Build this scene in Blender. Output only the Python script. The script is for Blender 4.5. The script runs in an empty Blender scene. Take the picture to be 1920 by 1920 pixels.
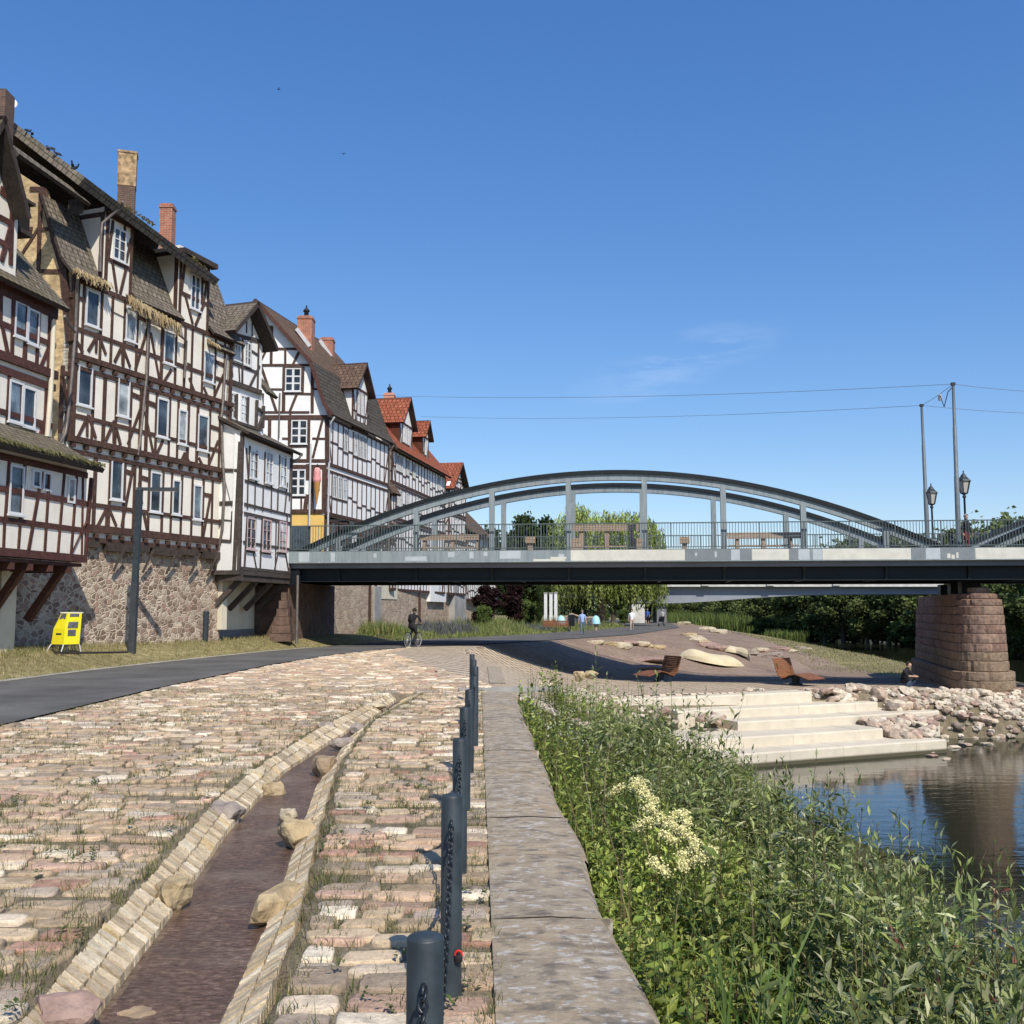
import bpy, bmesh, math, random
import numpy as np
from mathutils import Vector, Matrix
scene = bpy.context.scene
COL = scene.collection
PI = math.pi
RND = random.Random(7)

# ------------------------------------------------------------------ camera model (measured from the photograph)
F_PX = 1920.0
PITCH = math.atan(185/1920)
CAM_H = 1.65
CP, SP = math.cos(PITCH), math.sin(PITCH)
def ray(px, py):
    u = (px-960)/F_PX; v = (960-py)/F_PX
    return Vector((u, CP - v*SP, SP + v*CP))
def at(px, py, d):
    r = ray(px, py); t = d/r.y
    return Vector((r.x*t, d, CAM_H + r.z*t))
def proj(p):
    d = Vector(p)-Vector((0, 0, CAM_H)); f = d.y*CP+d.z*SP
    return 960+F_PX*d.x/f, 960-F_PX*(-d.y*SP+d.z*CP)/f
def at_z(px, py, z):
    r = ray(px, py); t = (z-CAM_H)/r.z
    return Vector((r.x*t, r.y*t, z))

# ------------------------------------------------------------------ terrain
def interp(y, ys, xs):
    return np.interp(y, ys, xs)
E_Y = [0, 20, 33, 44, 50, 54.6, 70, 96, 125, 200, 400]
E_X = [-.4, -.55, -1.3, -2.0, -1.0, 1.4, 8.6, 16.2, 20, 21, 22]
W_Y = [0, 38, 49, 57, 70, 100, 400]
W_V = [6, 6, 7, 9, 17, 18, 18]
L_Y = [0, 20.2, 20.8, 24, 31, 37.6, 41.6, 43.2, 46, 56, 68, 82, 90, 97, 105, 128, 200, 250, 300, 400]
L_X = [.38, -.2, .25, 1.0, 1.9, 2.6, 11.0, 22.2, 24.8, 25.6, 26.5, 28.5, 27, 22.5, 20.5, 24.5, 31, 42, 55, 78]
XF_Y = [0, 23.5, 28.8, 33.3, 41, 47.3, 58, 70, 100, 400]     # far (house side) edge of the path
XF_X = [-11.5, -11.7, -11.4, -10.9, -9.8, -8.4, -5.5, .8, 11.5, 15]
LEDGE = [(-.06+.12, 2.0, .66+.03), (-.04, 4.1, .58), (-.25, 10.4, .36), (-.58, 20.5, .06)]
def ledge_l(y): return np.interp(y, [a[1] for a in LEDGE], [a[0]-.02 for a in LEDGE])
def ledge_r(y): return np.interp(y, [a[1] for a in LEDGE], [a[2] for a in LEDGE])
def g0(x, y):
    x = np.asarray(x, float); y = np.asarray(y, float)
    ex = interp(y, E_Y, E_X); w = interp(y, W_Y, W_V)
    dex = (interp(y+.5, E_Y, E_X)-interp(y-.5, E_Y, E_X))
    dist = (x-ex)/np.sqrt(1+dex**2)
    u = np.clip(dist/w, 0, 1)
    fade = np.clip((y-20.0)/2.0, 0, 1)
    drop = interp(y, [40, 49, 57, 400], [1.5, 1.65, 1.9, 1.9]); k = np.clip((y-57)/16, 0, 1)
    z = -drop*((1-(1-u)**2)*(1-k)+u*u*(3-2*u)*k)*fade - .012*np.clip(x-6, 0, 14)*fade*np.clip((60-y)/10, 0, 1)
    # house side bank
    xf = interp(y, XF_Y, XF_X)
    uu = np.clip((xf-.25-x)/2.0, 0, 1)
    z = z + .45*uu*uu*(3-2*uu)*np.clip((62-y)/8, 0, 1)
    z = z + .12*np.clip((y-75)/40, 0, 1)*(x < ex+2)
    return z
def g(x, y):
    x = np.asarray(x, float); y = np.asarray(y, float)
    z = g0(x, y)
    lx = interp(y, L_Y, L_X)
    dl = (interp(y+.3, L_Y, L_X)-interp(y-.3, L_Y, L_X))/.6
    out = (x-lx)/np.sqrt(1+dl**2)
    zl = g0(np.minimum(x, lx), y)
    near = y < 20.5
    bank = -.66-.50*np.clip(x-lx-.3, 0, 99)
    far = zl-interp(y, [20, 38, 42, 400], [.5, .55, .8, .8])*np.clip(out, 0, 99)
    zo = np.where(near, np.where(x > lx, bank, z), np.where(out > 0, far, z))
    # far bank of the river rises again
    fx = interp(y, [-20, 60, 100, 150, 200, 280, 400], [56, 58, 64, 69, 74, 80, 104])
    zo = np.maximum(zo, -4.6)
    zo = np.where(x > fx, -4.6+np.clip((x-fx)*.5, 0, 4.4), zo)
    # the drainage channel
    return zo
def gz(x, y): return float(g(x, y))
def at_g(px, py, zoff=0.0):
    r = ray(px, py); t = 2.0; prev = 2.0
    while t < 400:
        p = r*t
        if CAM_H+p.z <= gz(p.x, p.y)+zoff: break
        prev = t; t *= 1.02
    lo, hi = prev, t
    for _ in range(30):
        m = .5*(lo+hi); p = r*m
        if CAM_H+p.z <= gz(p.x, p.y)+zoff: hi = m
        else: lo = m
    p = r*hi
    return Vector((p.x, p.y, CAM_H+p.z))

# ------------------------------------------------------------------ mesh builder
class MB:
    def __init__(self):
        self.v = []; self.f = []; self.m = []; self.c = []; self.uv = []; self.sm = []
    def face(self, pts, col=None, mi=0, uv=None, smooth=False):
        b = len(self.v)
        self.v.extend([tuple(p) for p in pts])
        self.f.append(tuple(range(b, b+len(pts)))); self.m.append(mi); self.c.append(col); self.uv.append(uv); self.sm.append(smooth)
    def idx(self, verts, faces, col=None, mi=0, smooth=False):
        b = len(self.v)
        self.v.extend([tuple(p) for p in verts])
        for f in faces:
            self.f.append(tuple(i+b for i in f)); self.m.append(mi); self.c.append(col); self.uv.append(None); self.sm.append(smooth)
    def hexa(self, p, col=None, mi=0):   # 8 points: bottom loop 0-3, top loop 4-7
        self.idx(p, [(3,2,1,0),(4,5,6,7),(0,1,5,4),(1,2,6,5),(2,3,7,6),(3,0,4,7)], col, mi)
    def box(self, c, s, rot=0, col=None, mi=0, M=None):
        hx, hy, hz = s[0]/2, s[1]/2, s[2]/2
        pts = [Vector((a*hx, b*hy, e*hz)) for e in (-1, 1) for a, b in ((-1,-1),(1,-1),(1,1),(-1,1))]
        if M is None: M = Matrix.Rotation(rot, 3, 'Z')
        c = Vector(c)
        self.hexa([c+M@p for p in pts], col, mi)
    def bar(self, a, b, w, h, up=(0,0,1), col=None, mi=0):   # box along a-b, w sideways, h along up
        a = Vector(a); b = Vector(b); d = (b-a)
        if d.length < 1e-6: return
        d.normalize(); up = Vector(up)
        s = d.cross(up)
        if s.length < 1e-4: s = d.cross(Vector((1,0,0)))
        s.normalize(); u = s.cross(d)
        s = s*w/2; u = u*h/2
        self.hexa([a-s-u, a+s-u, b+s-u, b-s-u, a-s+u, a+s+u, b+s+u, b-s+u], col, mi)
    def tube(self, pts, rad, n=8, col=None, mi=0, caps=True, smooth=True):
        pts = [Vector(p) for p in pts]
        if not hasattr(rad, '__len__'): rad = [rad]*len(pts)
        rings = []; prev = None
        for i, p in enumerate(pts):
            if i == 0: d = pts[1]-pts[0]
            elif i == len(pts)-1: d = pts[-1]-pts[-2]
            else: d = pts[i+1]-pts[i-1]
            if d.length < 1e-9: d = Vector((0,0,1))
            d.normalize()
            if prev is None:
                a = Vector((1,0,0)) if abs(d.x) < .8 else Vector((0,1,0))
                s = d.cross(a).normalized()
            else:
                s = prev-d*prev.dot(d)
                s = s.normalized() if s.length > 1e-6 else d.cross(Vector((0,1,0))).normalized()
            prev = s; t = d.cross(s)
            rings.append([p+(s*math.cos(2*PI*k/n)+t*math.sin(2*PI*k/n))*rad[i] for k in range(n)])
        vs = [q for r in rings for q in r]; fs = []
        for i in range(len(pts)-1):
            for k in range(n):
                k2 = (k+1) % n
                fs.append((i*n+k, i*n+k2, (i+1)*n+k2, (i+1)*n+k))
        self.idx(vs, fs, col, mi, smooth)
        if caps:
            self.face(list(reversed(rings[0])), col, mi); self.face(rings[-1], col, mi)
    def lathe(self, c, prof, n=16, col=None, mi=0, smooth=True, sx=1, sy=1):   # prof: (radius, z)
        c = Vector(c); vs = []; fs = []
        for r, z in prof:
            for k in range(n):
                a = 2*PI*k/n
                vs.append(c+Vector((r*math.cos(a)*sx, r*math.sin(a)*sy, z)))
        for i in range(len(prof)-1):
            for k in range(n):
                k2 = (k+1) % n
                fs.append((i*n+k, i*n+k2, (i+1)*n+k2, (i+1)*n+k))
        self.idx(vs, fs, col, mi, smooth)
        self.face(list(reversed(vs[:n])), col, mi); self.face(vs[-n:], col, mi)
    def rock(self, c, s, rng, rot=None, col=None, mi=0, sub=2, rough=.18, flat=0.0):
        bm = bmesh.new(); bmesh.ops.create_icosphere(bm, subdivisions=sub, radius=1)
        planes = []
        for _ in range(9):
            nrm = Vector((rng.gauss(0,1), rng.gauss(0,1), rng.gauss(0,1))).normalized()
            planes.append((nrm, rng.uniform(.55, .85)))
        planes.append((Vector((0,0,1)), .7-flat*.3))
        M = Matrix.Rotation(rot if rot is not None else rng.uniform(0, 2*PI), 3, 'Z')
        ph = [rng.uniform(0, 6) for _ in range(3)]
        vs = []
        for v in bm.verts:
            p = v.co.copy()
            for nrm, k in planes:
                dd = p.dot(nrm)
                if dd > k: p = p-nrm*(dd-k)
            nz = math.sin(p.x*5+ph[0])*math.sin(p.y*5+ph[1])*math.sin(p.z*5+ph[2])
            p = p*(1+rough*nz*.6+rng.uniform(-.02, .02))
            p = Vector((p.x*s[0], p.y*s[1], p.z*s[2]))
            vs.append(Vector(c)+M@p)
        fs = [tuple(x.index for x in f.verts) for f in bm.faces]
        bm.free()
        self.idx(vs, fs, col, mi, False)
    def build(self, name, mats, parent=None, loc=None):
        me = bpy.data.meshes.new(name)
        off = Vector((0,0,0))
        if parent is not None:
            p = parent
            while p is not None: off = off+Vector(p.location); p = p.parent
        if loc is not None: off = off+Vector(loc)
        nv = len(self.v)
        V = np.array(self.v, dtype=np.float64)-np.array(off)[None, :] if nv else np.zeros((0,3))
        me.from_pydata(V.tolist(), [], self.f)
        if not isinstance(mats, (list, tuple)): mats = [mats]
        for m in mats: me.materials.append(m)
        if len(mats) > 1: me.polygons.foreach_set('material_index', self.m)
        me.polygons.foreach_set('use_smooth', self.sm)
        if any(c is not None for c in self.c):
            at_ = me.color_attributes.new('Col', 'FLOAT_COLOR', 'CORNER')
            data = []
            for f, c in zip(self.f, self.c):
                c = c or (.5,.5,.5)
                data.extend(list((c[0], c[1], c[2], 1.0))*len(f))
            at_.data.foreach_set('color', data)
        if any(u is not None for u in self.uv):
            ul = me.uv_layers.new(name='UVMap'); data = []
            for f, u in zip(self.f, self.uv):
                if u is None: data.extend([0.0, 0.0]*len(f))
                else:
                    for q in u: data.extend([q[0], q[1]])
            ul.data.foreach_set('uv', data)
        me.update()
        o = bpy.data.objects.new(name, me); COL.objects.link(o)
        if loc is not None: o.location = loc
        if parent is not None: o.parent = parent
        return o

def np_mesh(name, V, Fq, mats, cols=None, smooth=False, mi=None):
    """big quad (n,4) or tri (n,3) meshes straight from numpy; cols per face."""
    me = bpy.data.meshes.new(name)
    n, k = Fq.shape
    me.vertices.add(len(V)); me.vertices.foreach_set('co', np.asarray(V, np.float32).ravel())
    me.loops.add(n*k); me.loops.foreach_set('vertex_index', Fq.astype(np.int32).ravel())
    me.polygons.add(n)
    me.polygons.foreach_set('loop_start', np.arange(0, n*k, k, dtype=np.int32))
    me.polygons.foreach_set('loop_total', np.full(n, k, np.int32))
    me.polygons.foreach_set('use_smooth', np.full(n, smooth, bool))
    if not isinstance(mats, (list, tuple)): mats = [mats]
    for m in mats: me.materials.append(m)
    if mi is not None: me.polygons.foreach_set('material_index', np.asarray(mi, np.int32))
    me.update(calc_edges=True)
    if cols is not None:
        at_ = me.color_attributes.new('Col', 'FLOAT_COLOR', 'CORNER')
        c4 = np.concatenate([np.asarray(cols, np.float32), np.ones((n,1), np.float32)], 1)
        at_.data.foreach_set('color', np.repeat(c4, k, axis=0).ravel())
    me.validate()
    o = bpy.data.objects.new(name, me); COL.objects.link(o)
    return o

def tag(o, label=None, cat=None, group=None, kind=None):
    if label: o['label'] = label
    if cat: o['category'] = cat
    if group: o['group'] = group
    if kind: o['kind'] = kind
    return o
def thing(name, label, cat, loc=(0,0,0), rz=0, group=None):
    o = bpy.data.objects.new(name, None); COL.objects.link(o)
    o.location = loc; o.rotation_euler = (0,0,rz); o.empty_display_size = .2
    return tag(o, label, cat, group)
def copy_tree(o, parent=None):
    c = o.copy(); COL.objects.link(c); c.parent = parent
    for ch in list(o.children): copy_tree(ch, c)
    return c

# ------------------------------------------------------------------ materials
def new_mat(name):
    m = bpy.data.materials.new(name); m.use_nodes = True
    nt = m.node_tree; b = nt.nodes['Principled BSDF']
    return m, nt, b
def N(nt, t, **kw):
    n = nt.nodes.new(t)
    for k, v in kw.items():
        if k in ('op',): n.operation = v
        elif k == 'inp':
            for i, x in v.items(): n.inputs[i].default_value = x
        else: setattr(n, k, v)
    return n
def ramp(nt, fac, stops, interp_='LINEAR'):
    r = nt.nodes.new('ShaderNodeValToRGB'); r.color_ramp.interpolation = interp_
    els = r.color_ramp.elements
    while len(els) > len(stops): els.remove(els[-1])
    while len(els) < len(stops): els.new(.5)
    for e, (p, c) in zip(els, stops):
        e.position = p; e.color = (c[0], c[1], c[2], 1) if hasattr(c, '__len__') else (c, c, c, 1)
    nt.links.new(fac, r.inputs[0]); return r.outputs[0]
def pos(nt, scale=(1,1,1), rot=(0,0,0)):
    gm = nt.nodes.new('ShaderNodeNewGeometry')
    mp = nt.nodes.new('ShaderNodeMapping')
    mp.inputs['Scale'].default_value = scale; mp.inputs['Rotation'].default_value = rot
    nt.links.new(gm.outputs['Position'], mp.inputs[0]); return mp.outputs[0]
def noise(nt, vec, scale, detail=4, rough=.55, out='Fac'):
    n = nt.nodes.new('ShaderNodeTexNoise'); n.inputs['Scale'].default_value = scale
    n.inputs['Detail'].default_value = detail; n.inputs['Roughness'].default_value = rough
    if vec is not None: nt.links.new(vec, n.inputs['Vector'])
    return n.outputs[out]
def mixc(nt, a, b, fac, mode='MIX'):
    m = nt.nodes.new('ShaderNodeMix'); m.data_type = 'RGBA'; m.blend_type = mode
    for sock, v in ((m.inputs[0], fac), (m.inputs[6], a), (m.inputs[7], b)):
        if hasattr(v, 'is_linked') or isinstance(v, bpy.types.NodeSocket): nt.links.new(v, sock)
        elif hasattr(v, '__len__'): sock.default_value = (v[0], v[1], v[2], 1)
        else: sock.default_value = v
    return m.outputs[2]
def bump(nt, b, h, strength=.3, dist=.02):
    bp = nt.nodes.new('ShaderNodeBump'); bp.inputs['Strength'].default_value = strength; bp.inputs['Distance'].default_value = dist
    nt.links.new(h, bp.inputs['Height']); nt.links.new(bp.outputs[0], b.inputs['Normal'])
def sc(c, k): return tuple(min(1, x*k) for x in c)
def simple(name, col, rough=.8, var=.25, scale=6, bstr=.25, bscale=None, metal=0, spec=.3, stretch=(1,1,1), bdist=.01):
    m, nt, b = new_mat(name)
    p = pos(nt, stretch)
    n1 = noise(nt, p, scale, 5)
    n2 = noise(nt, p, scale*.13, 3)
    c = ramp(nt, n1, [(.3, sc(col, 1-var)), (.7, sc(col, 1+var))])
    c = mixc(nt, c, sc(col, 1-var*1.2), ramp(nt, n2, [(.45, 0), (.75, .7)]))
    nt.links.new(c, b.inputs['Base Color'])
    b.inputs['Roughness'].default_value = rough; b.inputs['Metallic'].default_value = metal
    b.inputs['Specular IOR Level'].default_value = spec
    if bstr: bump(nt, b, noise(nt, p, bscale or scale*4, 5), bstr, bdist)
    return m
def attr_mat(name, rough=.85, var=.3, scale=25, bstr=.4, trans=0.0, spec=.25, bdist=.01, grime=.0):
    m, nt, b = new_mat(name)
    a = nt.nodes.new('ShaderNodeVertexColor'); a.layer_name = 'Col'
    p = pos(nt)
    n1 = noise(nt, p, scale, 6, .6)
    k = ramp(nt, n1, [(.25, 1-var), (.75, 1+var)])
    c = mixc(nt, a.outputs[0], k, 1.0, 'MULTIPLY')
    if grime:
        c = mixc(nt, c, (.12, .10, .07), ramp(nt, noise(nt, p, scale*.25, 4), [(.5, 0), (.8, grime)]))
    nt.links.new(c, b.inputs['Base Color'])
    b.inputs['Roughness'].default_value = rough; b.inputs['Specular IOR Level'].default_value = spec
    if bstr: bump(nt, b, n1, bstr, bdist)
    if trans:
        tr = nt.nodes.new('ShaderNodeBsdfTranslucent'); nt.links.new(c, tr.inputs[0])
        mx = nt.nodes.new('ShaderNodeMixShader'); mx.inputs[0].default_value = trans
        out = nt.nodes['Material Output']
        nt.links.new(b.outputs[0], mx.inputs[1]); nt.links.new(tr.outputs[0], mx.inputs[2]); nt.links.new(mx.outputs[0], out.inputs[0])
    return m

M = {}
def plaster(name, col, stain=.35):
    m, nt, b = new_mat(name); p = pos(nt)
    n1 = noise(nt, p, 1.6, 6, .65); n2 = noise(nt, pos(nt, (2.5, 2.5, .35)), 1.2, 5)
    c = ramp(nt, n1, [(.3, sc(col, .88)), (.65, col)])
    c = mixc(nt, c, sc((col[0]*.72, col[1]*.68, col[2]*.6), 1), ramp(nt, n2, [(.52, 0), (.85, stain)]))
    c = mixc(nt, c, (.30,.25,.19), ramp(nt, noise(nt, p, .9, 7, .7), [(.64, 0), (.76, stain*1.1)]))
    nt.links.new(c, b.inputs['Base Color']); b.inputs['Roughness'].default_value = .92; b.inputs['Specular IOR Level'].default_value = .1
    bump(nt, b, noise(nt, p, 14, 5), .25, .02); return m
M['plaster'] = plaster('plaster_white', (.84,.79,.68), .32)
M['plaster2'] = plaster('plaster_bright', (.86,.85,.82), .12)
M['plaster3'] = plaster('plaster_cream', (.70,.64,.50), .5)
M['yellow'] = plaster('plaster_yellow', (.75,.50,.16), .2)
M['timber'] = simple('timber_brown', (.080,.043,.031), .75, .45, 9, .3)
M['timber_red'] = simple('timber_red', (.088,.036,.027), .7, .4, 9, .3)
M['timber_grey'] = simple('timber_grey', (.075,.06,.052), .8, .4, 9, .3)
M['soffit'] = simple('boards_dark', (.055,.042,.034), .85, .4, 8, .2)
M['white'] = simple('window_white', (.66,.665,.66), .5, .06, 5, 0)
M['gutter'] = simple('zinc_pipe', (.20,.17,.15), .5, .3, 6, .1, metal=.4)
M['straw'] = attr_mat('dry_straw', .95, .4, 30, 0)

def stone_wall(name, cols, mortar, scale, stretch=(1,1,1.5), edge=.06, rnd=1.0, bst=.6):
    m, nt, b = new_mat(name); p0 = pos(nt, stretch)
    nz = noise(nt, p0, 1.2, 3, out='Color')
    p = mixc(nt, p0, nz, .12)
    v = N(nt, 'ShaderNodeTexVoronoi'); v.inputs['Scale'].default_value = scale; v.inputs['Randomness'].default_value = rnd
    v2 = N(nt, 'ShaderNodeTexVoronoi', feature='DISTANCE_TO_EDGE'); v2.inputs['Scale'].default_value = scale; v2.inputs['Randomness'].default_value = rnd
    nt.links.new(p, v.inputs['Vector']); nt.links.new(p, v2.inputs['Vector'])
    sep = N(nt, 'ShaderNodeSeparateColor'); nt.links.new(v.outputs['Color'], sep.inputs[0])
    k = len(cols)
    c = ramp(nt, sep.outputs[0], [(i/k, cc) for i, cc in enumerate(cols)], 'CONSTANT')
    n1 = noise(nt, pos(nt), 11, 6, .7)
    c = mixc(nt, c, ramp(nt, n1, [(.25, .62), (.75, 1.3)]), 1.0, 'MULTIPLY')
    big = noise(nt, pos(nt), .55, 5, .65)
    big2 = noise(nt, pos(nt), 3.2, 4, .6)
    em = N(nt, 'ShaderNodeMath', op='ADD'); em2 = N(nt, 'ShaderNodeMath', op='MULTIPLY_ADD')
    av = N(nt, 'ShaderNodeMath', op='ADD'); nt.links.new(big, av.inputs[0]); nt.links.new(big2, av.inputs[1]); nt.links.new(av.outputs[0], em2.inputs[0]); em2.inputs[1].default_value = -.36*edge/.085; em2.inputs[2].default_value = .345*edge/.085
    nt.links.new(v2.outputs[0], em.inputs[0]); nt.links.new(em2.outputs[0], em.inputs[1])
    e = ramp(nt, em.outputs[0], [(edge*.4, 1), (edge, 0)])
    mc = mixc(nt, sc(mortar, .8), sc(mortar, 1.12), n1)
    c = mixc(nt, c, mc, e)
    nt.links.new(c, b.inputs['Base Color']); b.inputs['Roughness'].default_value = .95; b.inputs['Specular IOR Level'].default_value = .1
    h = N(nt, 'ShaderNodeMath', op='MULTIPLY_ADD'); nt.links.new(n1, h.inputs[0]); h.inputs[1].default_value = .35
    hh = ramp(nt, v2.outputs[0], [(0, 0), (edge*1.6, .8)]); nt.links.new(hh, h.inputs[2])
    bump(nt, b, h.outputs[0], bst, .05); return m
M['rubble'] = stone_wall('rubble_masonry', [(.29,.215,.16), (.42,.335,.25), (.22,.155,.115), (.48,.395,.30), (.36,.25,.19)], (.58,.485,.37), 4.8, (1,1,1.35), .075)
M['quay'] = stone_wall('quay_masonry', [(.42,.33,.24), (.48,.37,.27), (.36,.27,.20), (.52,.42,.31), (.41,.30,.23)], (.50,.41,.31), 3.0, (.7,.7,1.5), .05)
M['gablestone'] = stone_wall('gable_masonry', [(.58,.43,.23), (.64,.49,.28), (.50,.36,.19), (.68,.55,.33)], (.66,.53,.33), 3.2, (1,1,1.7), .05)
M['ashlar_dark'] = simple('dark_sandstone', (.14,.09,.068), .92, .4, 2.6, .7, 9, bdist=.04)
M['gablestone'] = simple('gable_masonry', (.60,.44,.24), .93, .42, 3.2, .7, 7, stretch=(1,1,1.9), bdist=.04)
M['ashlar'] = simple('red_sandstone', (.245,.155,.115), .92, .38, 2.6, .7, 9, bdist=.04)

def tiles(name, c1, c2, mortar, w=.24, h=.17, moss=.5, mosscol=(.10,.10,.045)):
    m, nt, b = new_mat(name)
    uv = N(nt, 'ShaderNodeUVMap')
    br = N(nt, 'ShaderNodeTexBrick'); nt.links.new(uv.outputs[0], br.inputs['Vector'])
    br.inputs['Color1'].default_value = (*c1, 1); br.inputs['Color2'].default_value = (*c2, 1); br.inputs['Mortar'].default_value = (*mortar, 1)
    br.inputs['Scale'].default_value = 1; br.inputs['Brick Width'].default_value = w; br.inputs['Row Height'].default_value = h
    br.inputs['Mortar Size'].default_value = h*.1; br.inputs['Mortar Smooth'].default_value = .4; br.inputs['Bias'].default_value = 0
    p = pos(nt)
    c = mixc(nt, br.outputs['Color'], ramp(nt, noise(nt, p, 5, 6, .7), [(.25, .5), (.75, 1.45)]), 1.0, 'MULTIPLY')
    c = mixc(nt, c, mosscol, ramp(nt, noise(nt, p, .9, 6, .7), [(.45, 0), (.75, moss)]))
    nt.links.new(c, b.inputs['Base Color']); b.inputs['Roughness'].default_value = .9; b.inputs['Specular IOR Level'].default_value = .15
    # each row of tiles rises towards its lower edge
    sx = N(nt, 'ShaderNodeSeparateXYZ'); nt.links.new(uv.outputs[0], sx.inputs[0])
    dv = N(nt, 'ShaderNodeMath', op='DIVIDE'); nt.links.new(sx.outputs[1], dv.inputs[0]); dv.inputs[1].default_value = h
    fr = N(nt, 'ShaderNodeMath', op='FRACT'); nt.links.new(dv.outputs[0], fr.inputs[0])
    su = N(nt, 'ShaderNodeMath', op='MULTIPLY'); nt.links.new(sx.outputs[0], su.inputs[0]); su.inputs[1].default_value = 2*PI/w
    sn = N(nt, 'ShaderNodeMath', op='SINE'); nt.links.new(su.outputs[0], sn.inputs[0])
    ad = N(nt, 'ShaderNodeMath', op='MULTIPLY_ADD'); nt.links.new(fr.outputs[0], ad.inputs[0]); ad.inputs[1].default_value = -1.0
    s2 = N(nt, 'ShaderNodeMath', op='MULTIPLY'); nt.links.new(sn.outputs[0], s2.inputs[0]); s2.inputs[1].default_value = .45
    nt.links.new(s2.outputs[0], ad.inputs[2])
    bump(nt, b, ad.outputs[0], .9, .04); return m
M['tile'] = tiles('roof_tiles_grey', (.15,.125,.10), (.21,.178,.142), (.05,.043,.036), .26, .2)
M['tile_mossy'] = tiles('roof_tiles_mossy', (.14,.12,.09), (.20,.17,.125), (.035,.03,.022), .26, .2, .85, (.10,.085,.035))
M['tile_dark'] = tiles('roof_tiles_dark', (.075,.065,.055), (.11,.095,.08), (.02,.018,.016), .24, .26, .2)
M['tile_brown'] = tiles('roof_tiles_brown', (.12,.075,.055), (.17,.11,.08), (.04,.03,.025), .28, .28, .4)
M['tile_red'] = tiles('roof_tiles_red', (.27,.075,.04), (.36,.12,.065), (.10,.035,.022), .30, .34, .25, (.12,.05,.03))
def brick(name, c1, c2, mo):
    m, nt, b = new_mat(name)
    gm = N(nt, 'ShaderNodeNewGeometry'); sx = N(nt, 'ShaderNodeSeparateXYZ'); nt.links.new(gm.outputs[0], sx.inputs[0])
    ad = N(nt, 'ShaderNodeMath', op='ADD'); nt.links.new(sx.outputs[0], ad.inputs[0]); nt.links.new(sx.outputs[1], ad.inputs[1])
    cx = N(nt, 'ShaderNodeCombineXYZ'); nt.links.new(ad.outputs[0], cx.inputs[0]); nt.links.new(sx.outputs[2], cx.inputs[1])
    br = N(nt, 'ShaderNodeTexBrick'); nt.links.new(cx.outputs[0], br.inputs['Vector'])
    br.inputs['Color1'].default_value = (*c1, 1); br.inputs['Color2'].default_value = (*c2, 1); br.inputs['Mortar'].default_value = (*mo, 1)
    br.inputs['Scale'].default_value = 1; br.inputs['Brick Width'].default_value = .25; br.inputs['Row Height'].default_value = .08; br.inputs['Mortar Size'].default_value = .01
    c = mixc(nt, br.outputs['Color'], ramp(nt, noise(nt, pos(nt), 3, 6, .7), [(.25, .6), (.75, 1.3)]), 1.0, 'MULTIPLY')
    nt.links.new(c, b.inputs['Base Color']); b.inputs['Roughness'].default_value = .9
    bump(nt, b, br.outputs['Fac'], -.4, .01); return m
M['brick'] = brick('brick_red', (.42,.14,.07), (.34,.105,.055), (.40,.30,.24))
M['brick_old'] = brick('brick_old', (.13,.07,.05), (.09,.052,.04), (.16,.125,.095))
M['chimney_render'] = simple('crumbling_render', (.36,.25,.14), .9, .65, 5, .8, 8, bdist=.03)
M['flashing'] = simple('lead_flashing', (.55,.55,.56), .5, .1, 4, 0)
def glass(name, col, rough=.06):
    m, nt, b = new_mat(name)
    c = ramp(nt, noise(nt, pos(nt), 1.1, 4), [(.35, sc(col, .35)), (.5, col), (.68, sc(col, 2.6))])
    nt.links.new(c, b.inputs['Base Color']); b.inputs['Roughness'].default_value = rough; b.inputs['Specular IOR Level'].default_value = .6
    bump(nt, b, noise(nt, pos(nt), 2.2, 2), .04, .05); return m
M['glass'] = glass('window_glass', (.035,.045,.055))
M['glass2'] = glass('window_glass_pale', (.11,.14,.16))
M['curtain'] = glass('window_with_curtain', (.30,.32,.32), .15)
def steel_mat():
    m, nt, b = new_mat('painted_steel_grey'); n1 = noise(nt, pos(nt, (3, 3, .35)), 2.2, 6, .7); n2 = noise(nt, pos(nt), 1.1, 6, .75)
    c = ramp(nt, n1, [(.3, (.17,.205,.215)), (.55, (.245,.285,.295)), (.75, (.29,.325,.33))])
    c = mixc(nt, c, (.13,.095,.07), ramp(nt, n2, [(.62, 0), (.74, .55)])); c = mixc(nt, c, (.42,.45,.45), ramp(nt, noise(nt, pos(nt), 4.5, 3), [(.66, 0), (.72, .4)]))
    nt.links.new(c, b.inputs['Base Color']); b.inputs['Roughness'].default_value = .5; b.inputs['Specular IOR Level'].default_value = .35; return m
M['steel'] = steel_mat()
M['steel_dark'] = simple('dark_and_shaded_steel', (.006,.009,.012), .5, .3, 2, .05)  # deck's underside shade put into the colour; also used for dark fittings
M['steel_green'] = simple('railing_paint', (.09,.115,.115), .45, .2, 3, 0)
M['anthracite'] = simple('anthracite_paint', (.032,.043,.050), .5, .35, 9, .12, spec=.4)
M['chain'] = simple('chain_steel', (.035,.04,.046), .35, .3, 20, .1, metal=.6)
M['concrete'] = simple('concrete_grey', (.34,.33,.31), .85, .25, 1.2, .2, 8)
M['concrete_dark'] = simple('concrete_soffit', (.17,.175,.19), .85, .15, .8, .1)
M['limestone'] = simple('pale_limestone', (.60,.535,.42), .85, .10, 2.5, .2, 14)
M['limestone_side'] = M['limestone']
M['wood_bench'] = simple('weathered_planks', (.36,.27,.20), .8, .3, 5, .3, stretch=(1,1,6))
M['wood_orange'] = simple('oiled_hardwood', (.235,.10,.05), .55, .35, 6, .15, stretch=(1,1,4))
M['leaf'] = attr_mat('leaf_green', .5, .35, 3, 0, .32, .3)
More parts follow.
